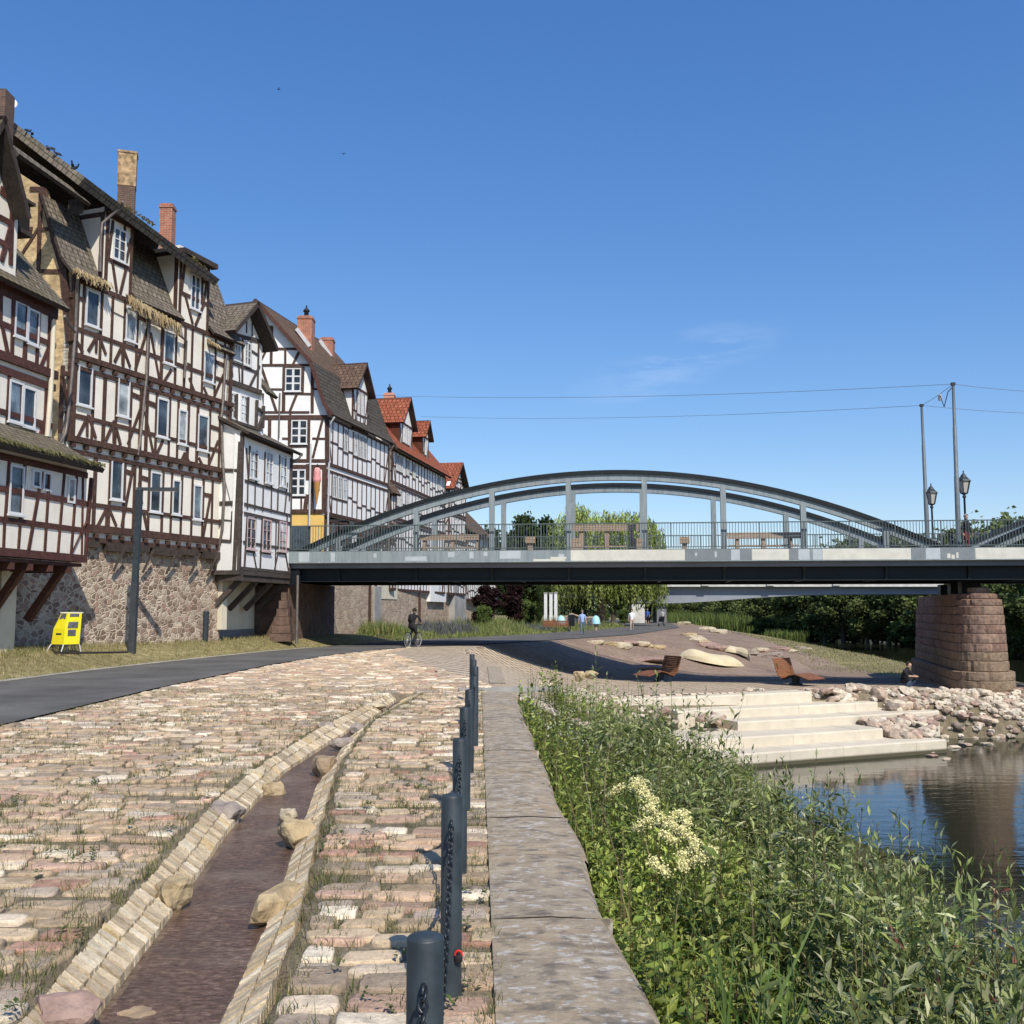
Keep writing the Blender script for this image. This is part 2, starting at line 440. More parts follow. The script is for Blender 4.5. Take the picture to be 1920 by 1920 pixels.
M['leaf_far'] = attr_mat('leaf_far', .7, .25, .7, 0, .22, .1)
M['grass'] = attr_mat('grass_blades', .75, .3, 9, 0, .25, .15)
M['flower'] = simple('cream_flower', (.80,.74,.36), .8, .15, 30, 0)
M['bark'] = simple('bark_brown', (.09,.07,.05), .9, .4, 8, .5)
def cobble_mat():
    m, nt, b = new_mat('cobble_stone'); a = nt.nodes.new('ShaderNodeVertexColor'); a.layer_name = 'Col'; p = pos(nt)
    n1 = noise(nt, p, 13, 7, .68); n2 = noise(nt, pos(nt, (1, 1.8, 1)), 60, 5, .7); n3 = noise(nt, p, 4, 5, .6)
    c = mixc(nt, a.outputs[0], ramp(nt, n1, [(.28, .72), (.5, 1.02), (.72, 1.32)]), 1.0, 'MULTIPLY'); c = mixc(nt, c, ramp(nt, n2, [(.3, .76), (.7, 1.26)]), 1.0, 'MULTIPLY')
    c = mixc(nt, c, (.15,.125,.08), ramp(nt, n3, [(.55, 0), (.75, .22)])); c = mixc(nt, c, (.55,.48,.37), ramp(nt, noise(nt, p, 28, 4), [(.6, 0), (.72, .5)]))
    nt.links.new(c, b.inputs['Base Color']); b.inputs['Roughness'].default_value = .88; b.inputs['Specular IOR Level'].default_value = .15
    ad = N(nt, 'ShaderNodeMath', op='MULTIPLY_ADD'); nt.links.new(n2, ad.inputs[0]); ad.inputs[1].default_value = .35; nt.links.new(n1, ad.inputs[2]); bump(nt, b, ad.outputs[0], .9, .022); return m
M['cobble'] = cobble_mat()
M['boulder'] = attr_mat('boulder_stone', .88, .45, 7, .9, 0, .15, .05, .35)
M['black'] = simple('black_rubber', (.015,.015,.017), .6, .2, 10, 0)
M['darkvoid'] = simple('dark_recess', (.02,.018,.016), .95, .2, 3, 0)

M['pinkrender'] = simple('chimney_pink', (.55,.27,.2), .85, .15, 4, .1)
# ------------------------------------------------------------------ half-timbered houses
ZA = lambda x, y: (x*.224, 440+y*.224)
ZB = lambda x, y: (x*.224, 820+y*.224)
ZC = lambda x, y: (370+x*.1875, 540+y*.1875)
ZD = lambda x, y: (370+x*.1979, 840+y*.1979)
Z0 = lambda x, y: (x/6, 150+y/6)
ZE = lambda x, y: (680+x/6, 700+y/6)
ZF = lambda x, y: (600+x*.1146, 780+y*.1146)
ZG = lambda x, y: (x*.1458, 220+y*.1458)
EPS = [0]; BEAM = [.84]
def eps():
    EPS[0] = (EPS[0]+1) % 13
    return EPS[0]*.0011
class Fac:
    def __init__(s, p0, p1):
        s.p0 = Vector((p0[0], p0[1], 0)); p1 = Vector((p1[0], p1[1], 0))
        s.w = (p1-s.p0).length; s.e = (p1-s.p0).normalized(); s.n = Vector((s.e.y, -s.e.x, 0))
    def W(s, a, z, o=0):
        p = s.p0+s.e*a+s.n*o
        return Vector((p.x, p.y, z))
    def sz(s, px, py, o=0):
        r = ray(px, py); q = s.p0+s.n*o
        t = q.dot(s.n)/Vector((r.x, r.y, 0)).dot(s.n)
        p = r*t
        return ((Vector((p.x, p.y, 0))-q).dot(s.e), CAM_H+p.z)
    def prism(s, mb, poly, o0, o1, col=None, mi=0):
        a = [s.W(x, z, o1) for x, z in poly]; b = [s.W(x, z, o0) for x, z in poly]; n = len(poly)
        area = sum(poly[i][0]*poly[(i+1) % n][1]-poly[(i+1) % n][0]*poly[i][1] for i in range(n))
        if area < 0: a.reverse(); b.reverse()
        mb.face(a, col, mi); mb.face(list(reversed(b)), col, mi)
        for i in range(n):
            j = (i+1) % n
            mb.face([b[i], b[j], a[j], a[i]], col, mi)
    def rect(s, mb, s0, s1, z0, z1, o0, o1, col=None, mi=0):
        s.prism(mb, [(s0,z0),(s1,z0),(s1,z1),(s0,z1)], o0, o1, col, mi)
    def beam(s, mb, a, b, th, o1=.03, o0=-.06):
        a = Vector((a[0], a[1], 0)); b = Vector((b[0], b[1], 0)); d = b-a
        if d.length < .02: return
        d.normalize(); q = Vector((-d.y, d.x, 0))*th*BEAM[0]/2
        w = RND.uniform(-.012, .012)
        q2 = q*(1+w*6)
        s.prism(mb, [tuple((a-q)[:2]), tuple((b-q2)[:2]), tuple((b+q2)[:2]), tuple((a+q)[:2])], o0, o1+eps())
    def pbeams(s, mb, zf, rows, th=.17, o1=.03, off=0):
        for r in rows:
            t = r[4] if len(r) > 4 else th
            s.beam(mb, s.sz(*zf(r[0], r[1]), off), s.sz(*zf(r[2], r[3]), off), t, o1+off, off-.06)
def window(house, F, s0, s1, z0, z1, cols=1, rows=1, o=0, fm='white', pm=None, bar=.07, sill=True, name='window'):
    mb = MB(); f = .062
    F.rect(mb, s0, s0+f, z0, z1, o-.05, o+.055); F.rect(mb, s1-f, s1, z0, z1, o-.05, o+.055)
    F.rect(mb, s0+f, s1-f, z0, z0+f, o-.05, o+.053); F.rect(mb, s0+f, s1-f, z1-f, z1, o-.05, o+.053)
    for i in range(1, cols):
        x = s0+f+(s1-s0-2*f)*i/cols
        F.rect(mb, x-bar/2, x+bar/2, z0+f, z1-f, o-.04, o+.044)
    for j in range(1, rows):
        z = z0+f+(z1-z0-2*f)*j/rows
        F.rect(mb, s0+f, s1-f, z-bar*.32, z+bar*.32, o-.04, o+.040)
    if sill: F.rect(mb, s0-.05, s1+.05, z0-.06, z0-.002, o-.05, o+.11)
    w = mb.build(name, M[fm], house)
    pb = MB(); F.rect(pb, s0+f*.5, s1-f*.5, z0+f*.5, z1-f*.5, o-.07, o+.014)
    pb.build('pane', M[pm or RND.choice(['glass', 'glass', 'glass2', 'curtain'])], w)
    return w
def pwin(house, F, zf, x0, x1, y0, y1, **kw):
    o = kw.get('o', 0); cx, cy = (x0+x1)/2, (y0+y1)/2
    skew = kw.pop('skew', 0)
    sa, _ = F.sz(*zf(x0, cy), o); sb, _ = F.sz(*zf(x1, cy), o)
    _, za = F.sz(*zf(cx, y1-skew), o); _, zb = F.sz(*zf(cx, y0+skew), o)
    return window(house, F, sa, sb, za, zb, **kw)
def slab(mb, e0, e1, r1, r0, th=.12, v0=0, em=1):
    """roof plane: eave left, eave right, ridge right, ridge left, seen from outside."""
    e0, e1, r1, r0 = map(Vector, (e0, e1, r1, r0))
    n = (e1-e0).cross(r0-e0).normalized(); d = n*th
    Lw = (e1-e0).length; sl = (r0-e0).length; sl2 = (r1-e1).length
    off = (r0-e0).dot((e1-e0).normalized()); off2 = (r1-e0).dot((e1-e0).normalized())
    h1 = math.sqrt(max(0, sl*sl-off*off))
    mb.face([e0, e1, r1, r0], None, 0, [(0, v0), (Lw, v0), (off2, v0+h1), (off, v0+h1)])
    b = [e0-d, e1-d, r1-d, r0-d]
    mb.face(list(reversed(b)), None, 1)
    top = [e0, e1, r1, r0]
    for i in range(4):
        j = (i+1) % 4
        l_ = (top[j]-top[i]).length; mb.face([b[i], b[j], top[j], top[i]], None, em, [(0, .02), (l_, .02), (l_, .02+th), (0, .02+th)])
def pipe(house, pts, r=.055, name='downpipe', mat='gutter'):
    mb = MB(); mb.tube(pts, r, 7); return mb.build(name, M[mat], house)
def fringe(F, a, b, o, n, ln=(.12,.38), name='straw_fringe', house=None, cols=((.42,.31,.16),(.5,.39,.22),(.34,.25,.13)), up=0):
    mb = MB()
    for i in range(n):
        t = RND.random(); s = a[0]+(b[0]-a[0])*t; z = a[1]+(b[1]-a[1])*t
        L = RND.uniform(*ln)*(.55+.6*abs(math.sin(t*23))); w = RND.uniform(.02, .05)
        oo = o+RND.uniform(-.10, .05)
        p = F.W(s, z+RND.uniform(-.02,.08), oo); q = F.W(s+RND.uniform(-.08,.08), z-L+up*L*1.6, oo+RND.uniform(-.02,.1))
        e = F.e*w
        mb.face([p-e, p+e, q+e*.3, q-e*.3], RND.choice(cols))
    return mb.build(name, M['straw'], house)
def chimney(house, c, w, d, z0, z1, mat='brick', pot=False, cap=.08, rot=0):
    mb = MB(); mb.box((c[0], c[1], (z0+z1)/2), (w, d, z1-z0), rot)
    mb.box((c[0], c[1], z1-cap*1.6), (w+.07, d+.07, cap), rot)
    mb.box((c[0], c[1], z1+.02), (w-.1, d-.1, .05), rot)
    ch = mb.build('chimney', M[mat], house)
    if pot:
        pb = MB(); pb.lathe((c[0], c[1], z1), [(.16,.03),(.13,.35),(.2,.4),(.2,.46),(.07,.6),(.03,.8)], 10); pb.build('chimney_pot', M['black'], ch)
    return ch

# ============ house 2: tall house with mansard roof and two dormers
VERGE = []
def build_h2():
    H = thing('half_timbered_house', 'tall half-timbered house with steep tiled roof, two dormers and straw hanging from its eaves', 'house', (-13.5, 36, .45))
    F = Fac((-14.5, 33.0), (-11.55, 41.4))
    W = F.w
    zb = 4.0; ze = 12.65
    wl = MB()
    F.rect(wl, 0, W, zb, ze, -.3, 0)
    # right and back walls
    Fr = Fac(F.W(W, 0, 0)[:2], F.W(W, 0, -7)[:2])
    tb = MB()
    # horizontals (measured)
    J1 = (F.sz(*ZA(500, 940))[1]+F.sz(*ZA(1850, 1450))[1])/2
    J2 = (F.sz(*ZA(470, 1650))[1]+F.sz(*ZB(1810, 320))[1])/2
    zs3 = (F.sz(*ZA(700, 760))[1]+F.sz(*ZA(1880, 1265))[1])/2
    zs2 = (F.sz(*ZA(620, 1460))[1]+F.sz(*ZA(1830, 1850))[1])/2
    zs1 = (F.sz(*ZB(790, 535))[1]+F.sz(*ZB(1760, 725))[1])/2
    zb1 = (F.sz(*ZB(740, 745))[1]+F.sz(*ZB(1750, 880))[1])/2
    for z, th, o1 in ((ze-.05, .2, .05), (J1+.05, .22, .13), (J1-.32, .17, .05), (J2+.05, .24, .15), (J2-.34, .18, .05), (zb1, .3, .12), (zb1-.38, .2, .04), (zs3, .17, .032), (zs2, .17, .032), (zs1, .17, .032)):
        F.beam(tb, (-.05, z), (W+.05, z), th, o1)
    # joist ends under the jetties
    s = .1
    while s < W:
        for z in (J1-.14, J2-.15, zb1-.24):
            F.rect(tb, s, s+.16, z-.07, z+.07, -.05, .11+eps())
        s += .62
    st = [(zs3, ze-.15, J1+.15, ZA, 'a'), (zs2, J1-.4, J2+.16, ZA, 'b'), (zs1, J2-.42, zb1+.14, ZB, 'c')]
    posts = {'a': [690, 840, 930, 1035, 1140, 1235, 1350, 1465, 1540, 1600, 1690, 1795, 1872],
             'b': [515, 620, 772, 865, 965, 1085, 1170, 1220, 1300, 1412, 1482, 1568, 1645, 1748, 1830],
             'c': [785, 910, 1032, 1115, 1160, 1238, 1352, 1428, 1512, 1600, 1692, 1768]}
    rowy = {'a': lambda x: 740+(x-640)*.427, 'b': lambda x: 1430+(x-500)*.31, 'c': lambda x: 540+(x-780)*.194}
    for zs, zt, z0, zf, k in st:
        for x in posts[k]:
            a = F.sz(*zf(x, rowy[k](x)))[0]
            F.beam(tb, (a, z0), (a, zt), .13 if RND.random() < .7 else .18)
        mid = (zs+zt)/2
    F.beam(tb, (.1, J2), (.1, ze), .32, .06)
    F.beam(tb, (W-.08, zb), (W-.08, ze), .2, .045)
    F.pbeams(tb, ZA, [(820,830,735,975),(820,830,882,1005),(808,840,800,990,.12),(1020,930,955,1065),(1020,930,1085,1110),(1022,950,1022,1090,.12),
        (1232,790,1130,1130),(1258,820,1332,1220),(1432,1130,1360,1245),(1580,1200,1640,1355),(1700,1275,1760,1410),(1868,1170,1765,1415),
        (598,540,640,790),(600,820,690,985),
        (738,1510,650,1690),(738,1510,797,1705),(726,1530,726,1690,.12),(953,1560,880,1725),(953,1560,1005,1765),(948,1580,948,1745,.12),
        (1182,1430,1068,1755),(1210,1480,1280,1835),(1362,1720,1300,1855),(520,1180,572,1440),(560,1470,600,1640),
        (1085,1330,1180,1370,.2),(1225,1400,1300,1430,.2),(520,1150,620,1190,.16),(590,510,690,540,.14),(930,640,1035,690,.01),(1790,1060,1870,1090,.18),
        (1745,1600,1830,1630,.18),(1565,1080,1600,1095,.12),(1145,690,1220,720,.16)], .135)
    F.pbeams(tb, ZB, [(1545,130,1500,230),(1545,130,1600,250),(1545,150,1545,235,.1),(1660,170,1720,290),(1822,30,1722,290),
        (900,575,812,745),(900,575,970,745),(893,600,885,745,.12),(1112,240,1015,745),(1200,640,1232,795),(1760,480,1690,870),
        (1035,280,1110,305,.2),(1165,330,1240,355,.2),(1690,475,1770,490,.18),(1165,380,1180,560,.2)], .135)
    # infilled corner at the left: battered brown post
    wins = [(ZA,712,828,455,785,15),(ZA,1045,1135,595,905,10),(ZA,1365,1455,795,1095,10),(ZA,1702,1785,975,1245,10),
            (ZA,642,765,1095,1450,15),(ZA,977,1078,1205,1535,10),(ZA,1307,1404,1362,1708,10),(ZA,1487,1560,1458,1765,8),(ZA,1650,1740,1502,1818,8),
            (ZB,920,1024,178,535,10),(ZB,1250,1345,282,635,8),(ZB,1437,1506,348,655,8),(ZB,1612,1685,392,695,6)]
    for i, (zf, a, b, c, d, sk) in enumerate(wins):
        pwin(H, F, zf, a, b, c, d, skew=sk, pm=['glass','curtain','glass2','glass2','glass','curtain','glass','curtain','glass','glass','glass','glass','glass2'][i])
    # dormer fronts
    zt_l = F.sz(*Z0(1150, 1490))[1]; 
    d1 = (F.sz(*ZA(872, 300))[0], F.sz(*ZA(1098, 430))[0]); d2 = (F.sz(*ZA(1492, 600))[0], F.sz(*ZA(1740, 780))[0])
    zd1 = F.sz(*Z0(1290, 1530))[1]; zd2 = F.sz(*ZA(1600, 300))[1]
    ztop = 15.35
    for (a, b) in (d1, d2):
        F.rect(wl, a, b, ze, ztop+.25, -.22, 0)
        # cheeks run back to the steep roof
        for q in (a, b):
            Fc = Fac(F.W(q, 0, -1.9)[:2], F.W(q, 0, 0)[:2])
            Fc.prism(wl, [(1.9, ze+.05), (1.9, ztop+.2), (.1, ztop+.2)], -.06 if q == a else -.02, .06 if q == a else .10)
            if q == a:
                Fc.beam(tb, (1.82, ze), (1.82, ztop), .18, .09, .0); Fc.beam(tb, (.3, ztop-.05), (1.9, ztop-.05), .18, .09, 0)
        F.beam(tb, (a+.07, ze-.1), (a+.07, ztop), .16); F.beam(tb, (b-.07, ze-.1), (b-.07, ztop), .14)
        zr = ze+1.12
        F.beam(tb, (a, zr), (b, zr), .16, .034); F.beam(tb, (a, ztop-.02), (b, ztop-.02), .2, .05)
        m = (a+b)/2
        F.beam(tb, (a+.35, zr), (m-.05, ze+.08), .13); F.beam(tb, (b-.3, zr), (m+.12, ze+.08), .13)
        F.beam(tb, (a+.15, zr+.05), (a+.32, ztop-.15), .12); F.beam(tb, (b-.35, zr), (b-.12, zr+1.1), .12)
        F.beam(tb, (b-.45, zr), (b-.45, ztop), .12)
        F.beam(tb, (b-.45, zr+.85), (b, zr+.85), .12)
    pwin(H, F, ZA, 942, 1050, -62, 235, cols=2, rows=3, skew=12, pm='glass', bar=.05)
    pwin(H, F, ZA, 1590, 1672, 325, 640, cols=2, rows=3, skew=10, pm='glass', bar=.05)
    wl.build('wall', M['plaster'], H)
    tb.build('timber_frame', M['timber'], H)
    # stone ground storey, slightly behind
    sw = MB()
    F.rect(sw, -3.5, W-.15, -.3, zb-.02, -.9, -.14)
    # crumbling upper masonry
    sw.build('stone_base', M['rubble'], H)
    bd = MB()
    s = .2
    while s < W-.3:
        F.rect(bd, s, s+RND.uniform(.3, .9), zb-.22-RND.uniform(0,.12), zb-.03, -.1, .10+eps()); s += RND.uniform(.4, 1.0)
    for s in (2.6, 4.1, 5.4, 6.8, 7.9):
        bd.bar(F.W(s, zb-.15, .28), F.W(s-.25, zb-1.0, .03), .08, .08)
    bd.build('joist', M['soffit'], H)
    # steep mansard roof between the dormers
    rt = MB(); o_e, o_t = .34, -1.15
    zE, zT = ze-.02, 15.5
    segs = [(-.35, d1[0]), (d1[1], d2[0]), (d2[1], W+.45)]
    for a, b in segs:
        # bellcast: flatter foot then steep
        k = .25; ok = o_e-(o_e-o_t)*.36; zk = zE+.62
        slab(rt, F.W(a, zE, o_e), F.W(b, zE, o_e), F.W(b, zk, ok), F.W(a, zk, ok), .1)
        slab(rt, F.W(a, zk, ok), F.W(b, zk, ok), F.W(b, zT, o_t), F.W(a, zT, o_t), .1, .8)
    # upper roof, measured eave and ridge
    eL = F.sz(*ZG(230, 300), .55); eR = F.sz(412, 524, .55)
    eM = F.sz(*ZG(960, 740), .55); EL = F.W(-.3, eM[1]+.12, .55); ER = F.W(eR[0], eR[1], .55)
    RL = F.sz(*ZG(300, 140), -2.6); RR = F.sz(300, 441, -2.6)
    rq = F.W(-.3, 18, -2.6); rpx = proj(rq)[0]; rpy = float(np.interp(rpx, [-60, 24.8, 140, 300], [172, 228.7, 307.5, 441])); RLp = Vector((rq.x, rq.y, at(rpx, rpy, rq.y).z)); RRp = F.W(RR[0], RR[1], -2.6)
    slab(rt, EL, ER, RRp, RLp, .34, 0, 0); VERGE[:] = [EL, RLp]
    Fb = -5.8
    slab(rt, F.W(W+.6, 14.2, Fb), F.W(-.3, 15.2, Fb), RLp+Vector((0,0,-.02)), RRp+Vector((0,0,-.02)), .15)
    # second, lower eave over the left of the first dormer
    b0 = F.sz(*ZG(250, 470), .35); b1 = F.sz(*Z0(1000, 1385), .35)
    slab(rt, F.W(b0[0], b0[1], .35), F.W(b1[0]+.1, b1[1], .35), F.W(b1[0]+.1, b1[1]+.42, -.08), F.W(b0[0], b0[1]+.45, -.08), .12)
    rf = rt.build('roof', [M['tile'], M['soffit']], H)
    # boarded box under the lower eave
    bx = MB()
    q0 = F.sz(*Z0(650, 1250), .2); q1 = F.sz(*Z0(950, 1480), .2)
    F.rect(bx, max(q0[0], .15), q1[0], q1[1]-.05, q1[1]+.5, -.5, .15); bx.build('eaves_box', M['soffit'], H)
    gb = MB(); F.rect(gb, d1[0]-.1, d1[1]+.1, ztop+.02, ztop+.2, .0, .3); gb.build('eaves_board', M['soffit'], H)
    gb = MB(); F.rect(gb, d2[0]-.1, d2[1]+.15, ztop-.1, ztop+.1, .0, .3); gb.build('eaves_board', M['soffit'], H)
    # roof gable masonry at the left end, facing the river bend
    G = Fac(F.W(0, 0, -7)[:2], F.W(0, 0, 0)[:2])
    gw = MB()
    G.prism(gw, [(0, 4), (6.95, 4), (6.95, 12.6), (6.5, 13.4), (5.5, 15.9), (3, 17.5), (0, 16)], -.3, 0)
    gw.build('gable_wall', M['gablestone'], H)
    gt = MB()
    G.pbeams(gt, ZA, [(270,305,560,310,.16),(335,-60,325,290,.16)], .15)
    G.pbeams(gt, ZG, [(530,960,500,1900,.2),(540,1440,700,1440,.15),(520,1400,270,1790,.14),(390,925,560,925,.18),(200,1440,420,1450,.22)], .15)
    # sloping verge board
    G.pbeams(gt, ZG, [(560,930,700,1500,.22),(700,1500,830,1960,.24)], .2, .12)
    G.pbeams(gt, ZA, [(460,40,560,330,.24),(545,300,600,900,.3)], .2, .1)
    gt.build('gable_timbers', M['timber'], H)
    Gr = Fac(F.W(W, 0, 0)[:2], F.W(W, 0, -6)[:2])
    g2 = MB(); Gr.prism(g2, [(0, 3.5), (6, 3.5), (6, 12.6), (1.4, 14.6), (.9, 14.6), (0, 12.6)], -.3, 0); g2.build('side_wall', M['plaster3'], H)
    # chimneys
    c = F.W(F.sz(238, 350, -1.8)[0], 0, -1.8)
    zt = at(238, 288, c.y).z
    ch = MB(); ch.box((c.x, c.y, zt-3), (.62, .5, 3.4), .3); ch.build('chimney', M['brick_old'], H)
    ck = MB(); ck.box((c.x, c.y, zt-.72), (.66, .54, 1.3), .3); ck.box((c.x, c.y, zt-.04), (.72, .6, .08), .3); ck.build('chimney_stack', M['chimney_render'], H)
    q2 = at(313, 455, 43.5); chimney(H, (q2.x, 43.5, 0), .55, .5, q2.z-2.5, at(313, 386, 43.5).z, 'brick')
    # gutters and pipes
    P = lambda zf, x, y, o=.12: F.W(*F.sz(*zf(x, y), o), o)
    pipe(H, [P(ZA,660,300,.35), P(ZA,645,420), P(ZA,632,800), P(ZA,600,1200), P(ZA,565,1560), P(ZA,548,1660), P(ZA,505,1745,.3)])
    pipe(H, [P(ZA,1060,500,.35), P(ZA,1070,560,.2)], .04)
    pipe(H, [P(ZA,1245,720), P(ZA,1225,1200), P(ZA,1170,1750), P(ZB,1150,150)], .05)
    pipe(H, [P(ZA,1490,830,.2), P(ZA,1560,890), P(ZA,1545,1200)], .05)
    pipe(H, [P(ZA,1890,1040), P(ZA,1860,1480), P(ZA,1850,1530)], .06)
    pipe(H, [P(Z0,1380,1370,.6), P(Z0,1360,1430,.45), P(Z0,1150,1610,.15), P(ZA,842,60), P(ZA,838,310)], .05)
    # straw
    st = MB()
    def fr(z, a, b, n, o, **k): return fringe(F, F.sz(*z(*a), o), F.sz(*z(*b), o), o, n, house=H, **k)
    fr(ZA, (630,290), (930,420), 150, .36, ln=(.08,.3)); fr(ZA, (1085,520), (1510,760), 330, .38, ln=(.15,.45))
    fr(Z0, (1385,1415), (1735,1640), 160, .58, ln=(.1,.3), up=.8, cols=((.32,.27,.12),(.22,.22,.08),(.42,.36,.2)))
    fr(ZA, (1600,190), (1720,280), 70, .58, ln=(.1,.22), up=.7, cols=((.32,.27,.12),(.22,.22,.08)))
    fr(ZA, (1740,880), (1840,940), 60, .36, ln=(.06,.16))
    return H, F
H2, F2 = build_h2()

# ============ house 1: at the left edge, with a low projecting wing
def build_h1():
    H = thing('half_timbered_house', 'half-timbered house at the left edge with dark red timbers and mossy lean-to roof', 'house', (-14, 29, .45))
    A0 = at(0, 1026, 27.0); B0 = at(157, 1040.6, 30.75)
    d = Vector((B0.x-A0.x, B0.y-A0.y, 0)).normalized()
    F = Fac((A0.x-d.x*3, A0.y-d.y*3), (B0.x, B0.y))
    W = F.w
    z_b = (F.sz(*ZB(0, 990))[1]+F.sz(*ZB(700, 1058))[1])/2
    z_b2 = (F.sz(*ZB(0, 920))[1]+F.sz(*ZB(700, 985))[1])/2
    z_m = (F.sz(*ZB(0, 680))[1]+F.sz(*ZB(700, 785))[1])/2
    z_u = (F.sz(*ZB(0, 420))[1]+F.sz(*ZB(760, 570))[1])/2
    z_t = (F.sz(*ZB(0, 160))[1]+F.sz(*ZB(780, 330))[1])/2
    z_e = (F.sz(*ZB(0, 80), .5)[1]+F.sz(*ZB(880, 245), .5)[1])/2
    wl = MB(); F.rect(wl, 0, W, z_b2, z_t+.4, -.3, 0)
    tb = MB()
    F.beam(tb, (-.05, (z_b+z_b2)/2), (W+.03, (z_b+z_b2)/2), z_b2-z_b, .1, -.3)
    for z, th in ((z_m, .2), (z_u, .2), (z_t, .22)): F.beam(tb, (-.05, z), (W, z), th, .034)
    px = lambda zf, x, y: F.sz(*zf(x, y))
    for x0, y0, x1, y1, th in [(75,190,40,680,.12),(205,230,165,700,.13),(35,690,25,920,.1),(165,710,150,930,.1),(350,290,235,940,.12),(410,300,370,950,.1),(535,300,480,970,.1),(640,310,590,980,.1),(690,330,680,980,.07),(770,340,715,985,.13)]:
        F.beam(tb, px(ZB, x0, y0), px(ZB, x1, y1), th)
    F.pbeams(tb, ZB, [(720,700,590,980,.03)], .03, .05)
    pwin(H, F, ZB, 68, 190, 225, 655, skew=8, pm='glass2')
    pwin(H, F, ZB, 262, 335, 265, 430, skew=5, pm='glass', sill=False); pwin(H, F, ZB, 352, 420, 285, 455, skew=5, pm='glass', sill=False)
    pwin(H, F, ZB, 560, 622, 330, 560, skew=8, pm='curtain', sill=False)
    # lean-to roof
    o_u = -1.15
    rt = MB()
    z_r = F.sz(*ZA(0, 1600), o_u)[1]
    zr2 = F.sz(*ZA(380, 1700), o_u)[1]
    sE = F.sz(*ZB(880, 250), .5)[0]
    slab(rt, F.W(-.1, z_e, .5), F.W(sE, z_e, .5), F.W(sE-.3, z_e+1.0, o_u), F.W(-.1, z_e+1.0, o_u), .14)
    # upper storeys, set back
    U = Fac(F.W(0, 0, o_u)[:2], F.W(W, 0, o_u)[:2])
    sr = U.sz(*ZA(470, 760))[0]
    z_e2 = (U.sz(*ZA(0, 320), .4)[1]+U.sz(*ZA(590, 660), .4)[1])/2
    zj = (U.sz(*ZA(0, 1010))[1]+U.sz(*ZA(400, 1160))[1])/2
    zj2 = (U.sz(*ZA(0, 1120))[1]+U.sz(*ZA(400, 1270))[1])/2
    zsl = (U.sz(*ZA(0, 740))[1]+U.sz(*ZA(420, 915))[1])/2
    zsl2 = U.sz(*ZA(40, 1490))[1]
    U.rect(wl, -.1, sr, z_e+.2, z_e2+.3, -.3, 0)
    U.beam(tb, (-.1, zj), (sr+.05, zj), .3, .12); U.beam(tb, (-.1, zj2), (sr+.05, zj2), .26, .05)
    U.beam(tb, (-.1, zsl), (sr, zsl), .2, .033); U.beam(tb, (-.1, zsl2), (sr, zsl2), .2, .033)
    U.beam(tb, (-.1, z_e2-.1), (sr, z_e2-.1), .5, .05)
    U.pbeams(tb, ZA, [(5,480,2,740,.14),(110,540,95,1030,.16),(225,600,205,1080,.14),(325,640,300,1130,.16),(420,640,400,1160,.2),(15,770,65,1020,.15),(415,920,325,1140,.16),(205,900,190,1090,.12),
        (75,1180,55,1590,.15),(180,1240,170,1600,.14),(385,1290,370,1680,.16),(390,1490,330,1680,.14),(285,1580,380,1610,.18)], .15)
    pwin(H, U, ZA, 115, 225, 545, 885, skew=18, pm='glass2'); pwin(H, U, ZA, 222, 320, 610, 940, skew=16, pm='glass2')
    pwin(H, U, ZA, 65, 182, 1210, 1590, skew=15, pm='glass2'); pwin(H, U, ZA, 180, 292, 1265, 1630, skew=14, pm='glass')
    # main eave roof of the set back part
    sE2 = U.sz(*ZA(590, 660), .45)[0]
    slab(rt, U.W(-.2, z_e2, .45), U.W(sE2, z_e2, .45), U.W(sE2-.1, z_e2+2.9, -2.2), U.W(-.2, z_e2+2.9, -2.2), .14)
    # gabled dormer at the edge: front in the same plane
    gr = U.sz(*ZG(170, 1600))[0]; gz0 = z_e2+.1
    gtop = U.sz(*ZG(180, 100), .5)[1]; gx = U.sz(*ZG(180, 110), .5)[0]
    zk = U.sz(*ZG(230, 1130), .3)[1]
    U.prism(wl, [(gr-2.9, gz0), (gr, gz0), (gr, zk), (gr-.1, zk+.1), (gr-1.45, gtop-.25), (gr-2.8, zk+.1), (gr-2.9, zk)], -.2, .12)
    U.pbeams(tb, ZG, [(150,1150,130,1900,.2),(0,930,230,1130,.3),(-40,1270,150,1370,.2),(-40,1580,110,1660,.2),(130,1420,10,1850,.2),(0,540,120,650,.15),(70,700,90,960,.06),(-5,650,70,930,.06)], .2, .03, .12)
    hw = (U.sz(*ZG(400, 1100), .6)[0])
    ap = (gr-1.45, gtop)
    slab(rt, U.W(hw, zk-.35, .65), U.W(hw, zk-.35, -2.5), U.W(ap[0], ap[1], -2.5), U.W(ap[0], ap[1], .65), .16)
    slab(rt, U.W(2*ap[0]-hw, zk-.35, -2.5), U.W(2*ap[0]-hw, zk-.35, .65), U.W(ap[0], ap[1], .65), U.W(ap[0], ap[1], -2.5), .16)
    wl.build('wall', M['plaster'], H); tb.build('timber_frame', M['timber_red'], H)
    rt.build('roof', [M['tile_mossy'], M['soffit']], H)
    ch = U.W(U.sz(6, 210, -2)[0], 0, -2); zc = at(6, 175, ch.y).z
    cb = MB(); cb.box((ch.x-.1, ch.y, zc-1.6), (.6, .6, 3.2)); cb.build('chimney', M['brick_old'], H)
    # small glazed box beside the gable
    gb = MB(); q = U.sz(*ZG(230, 1400), 0); r_ = U.sz(*ZG(400, 1150), 0)
    U.rect(gb, q[0], r_[0], q[1], r_[1], -.6, -.02); gb.build('hatch', M['darkvoid'], H)
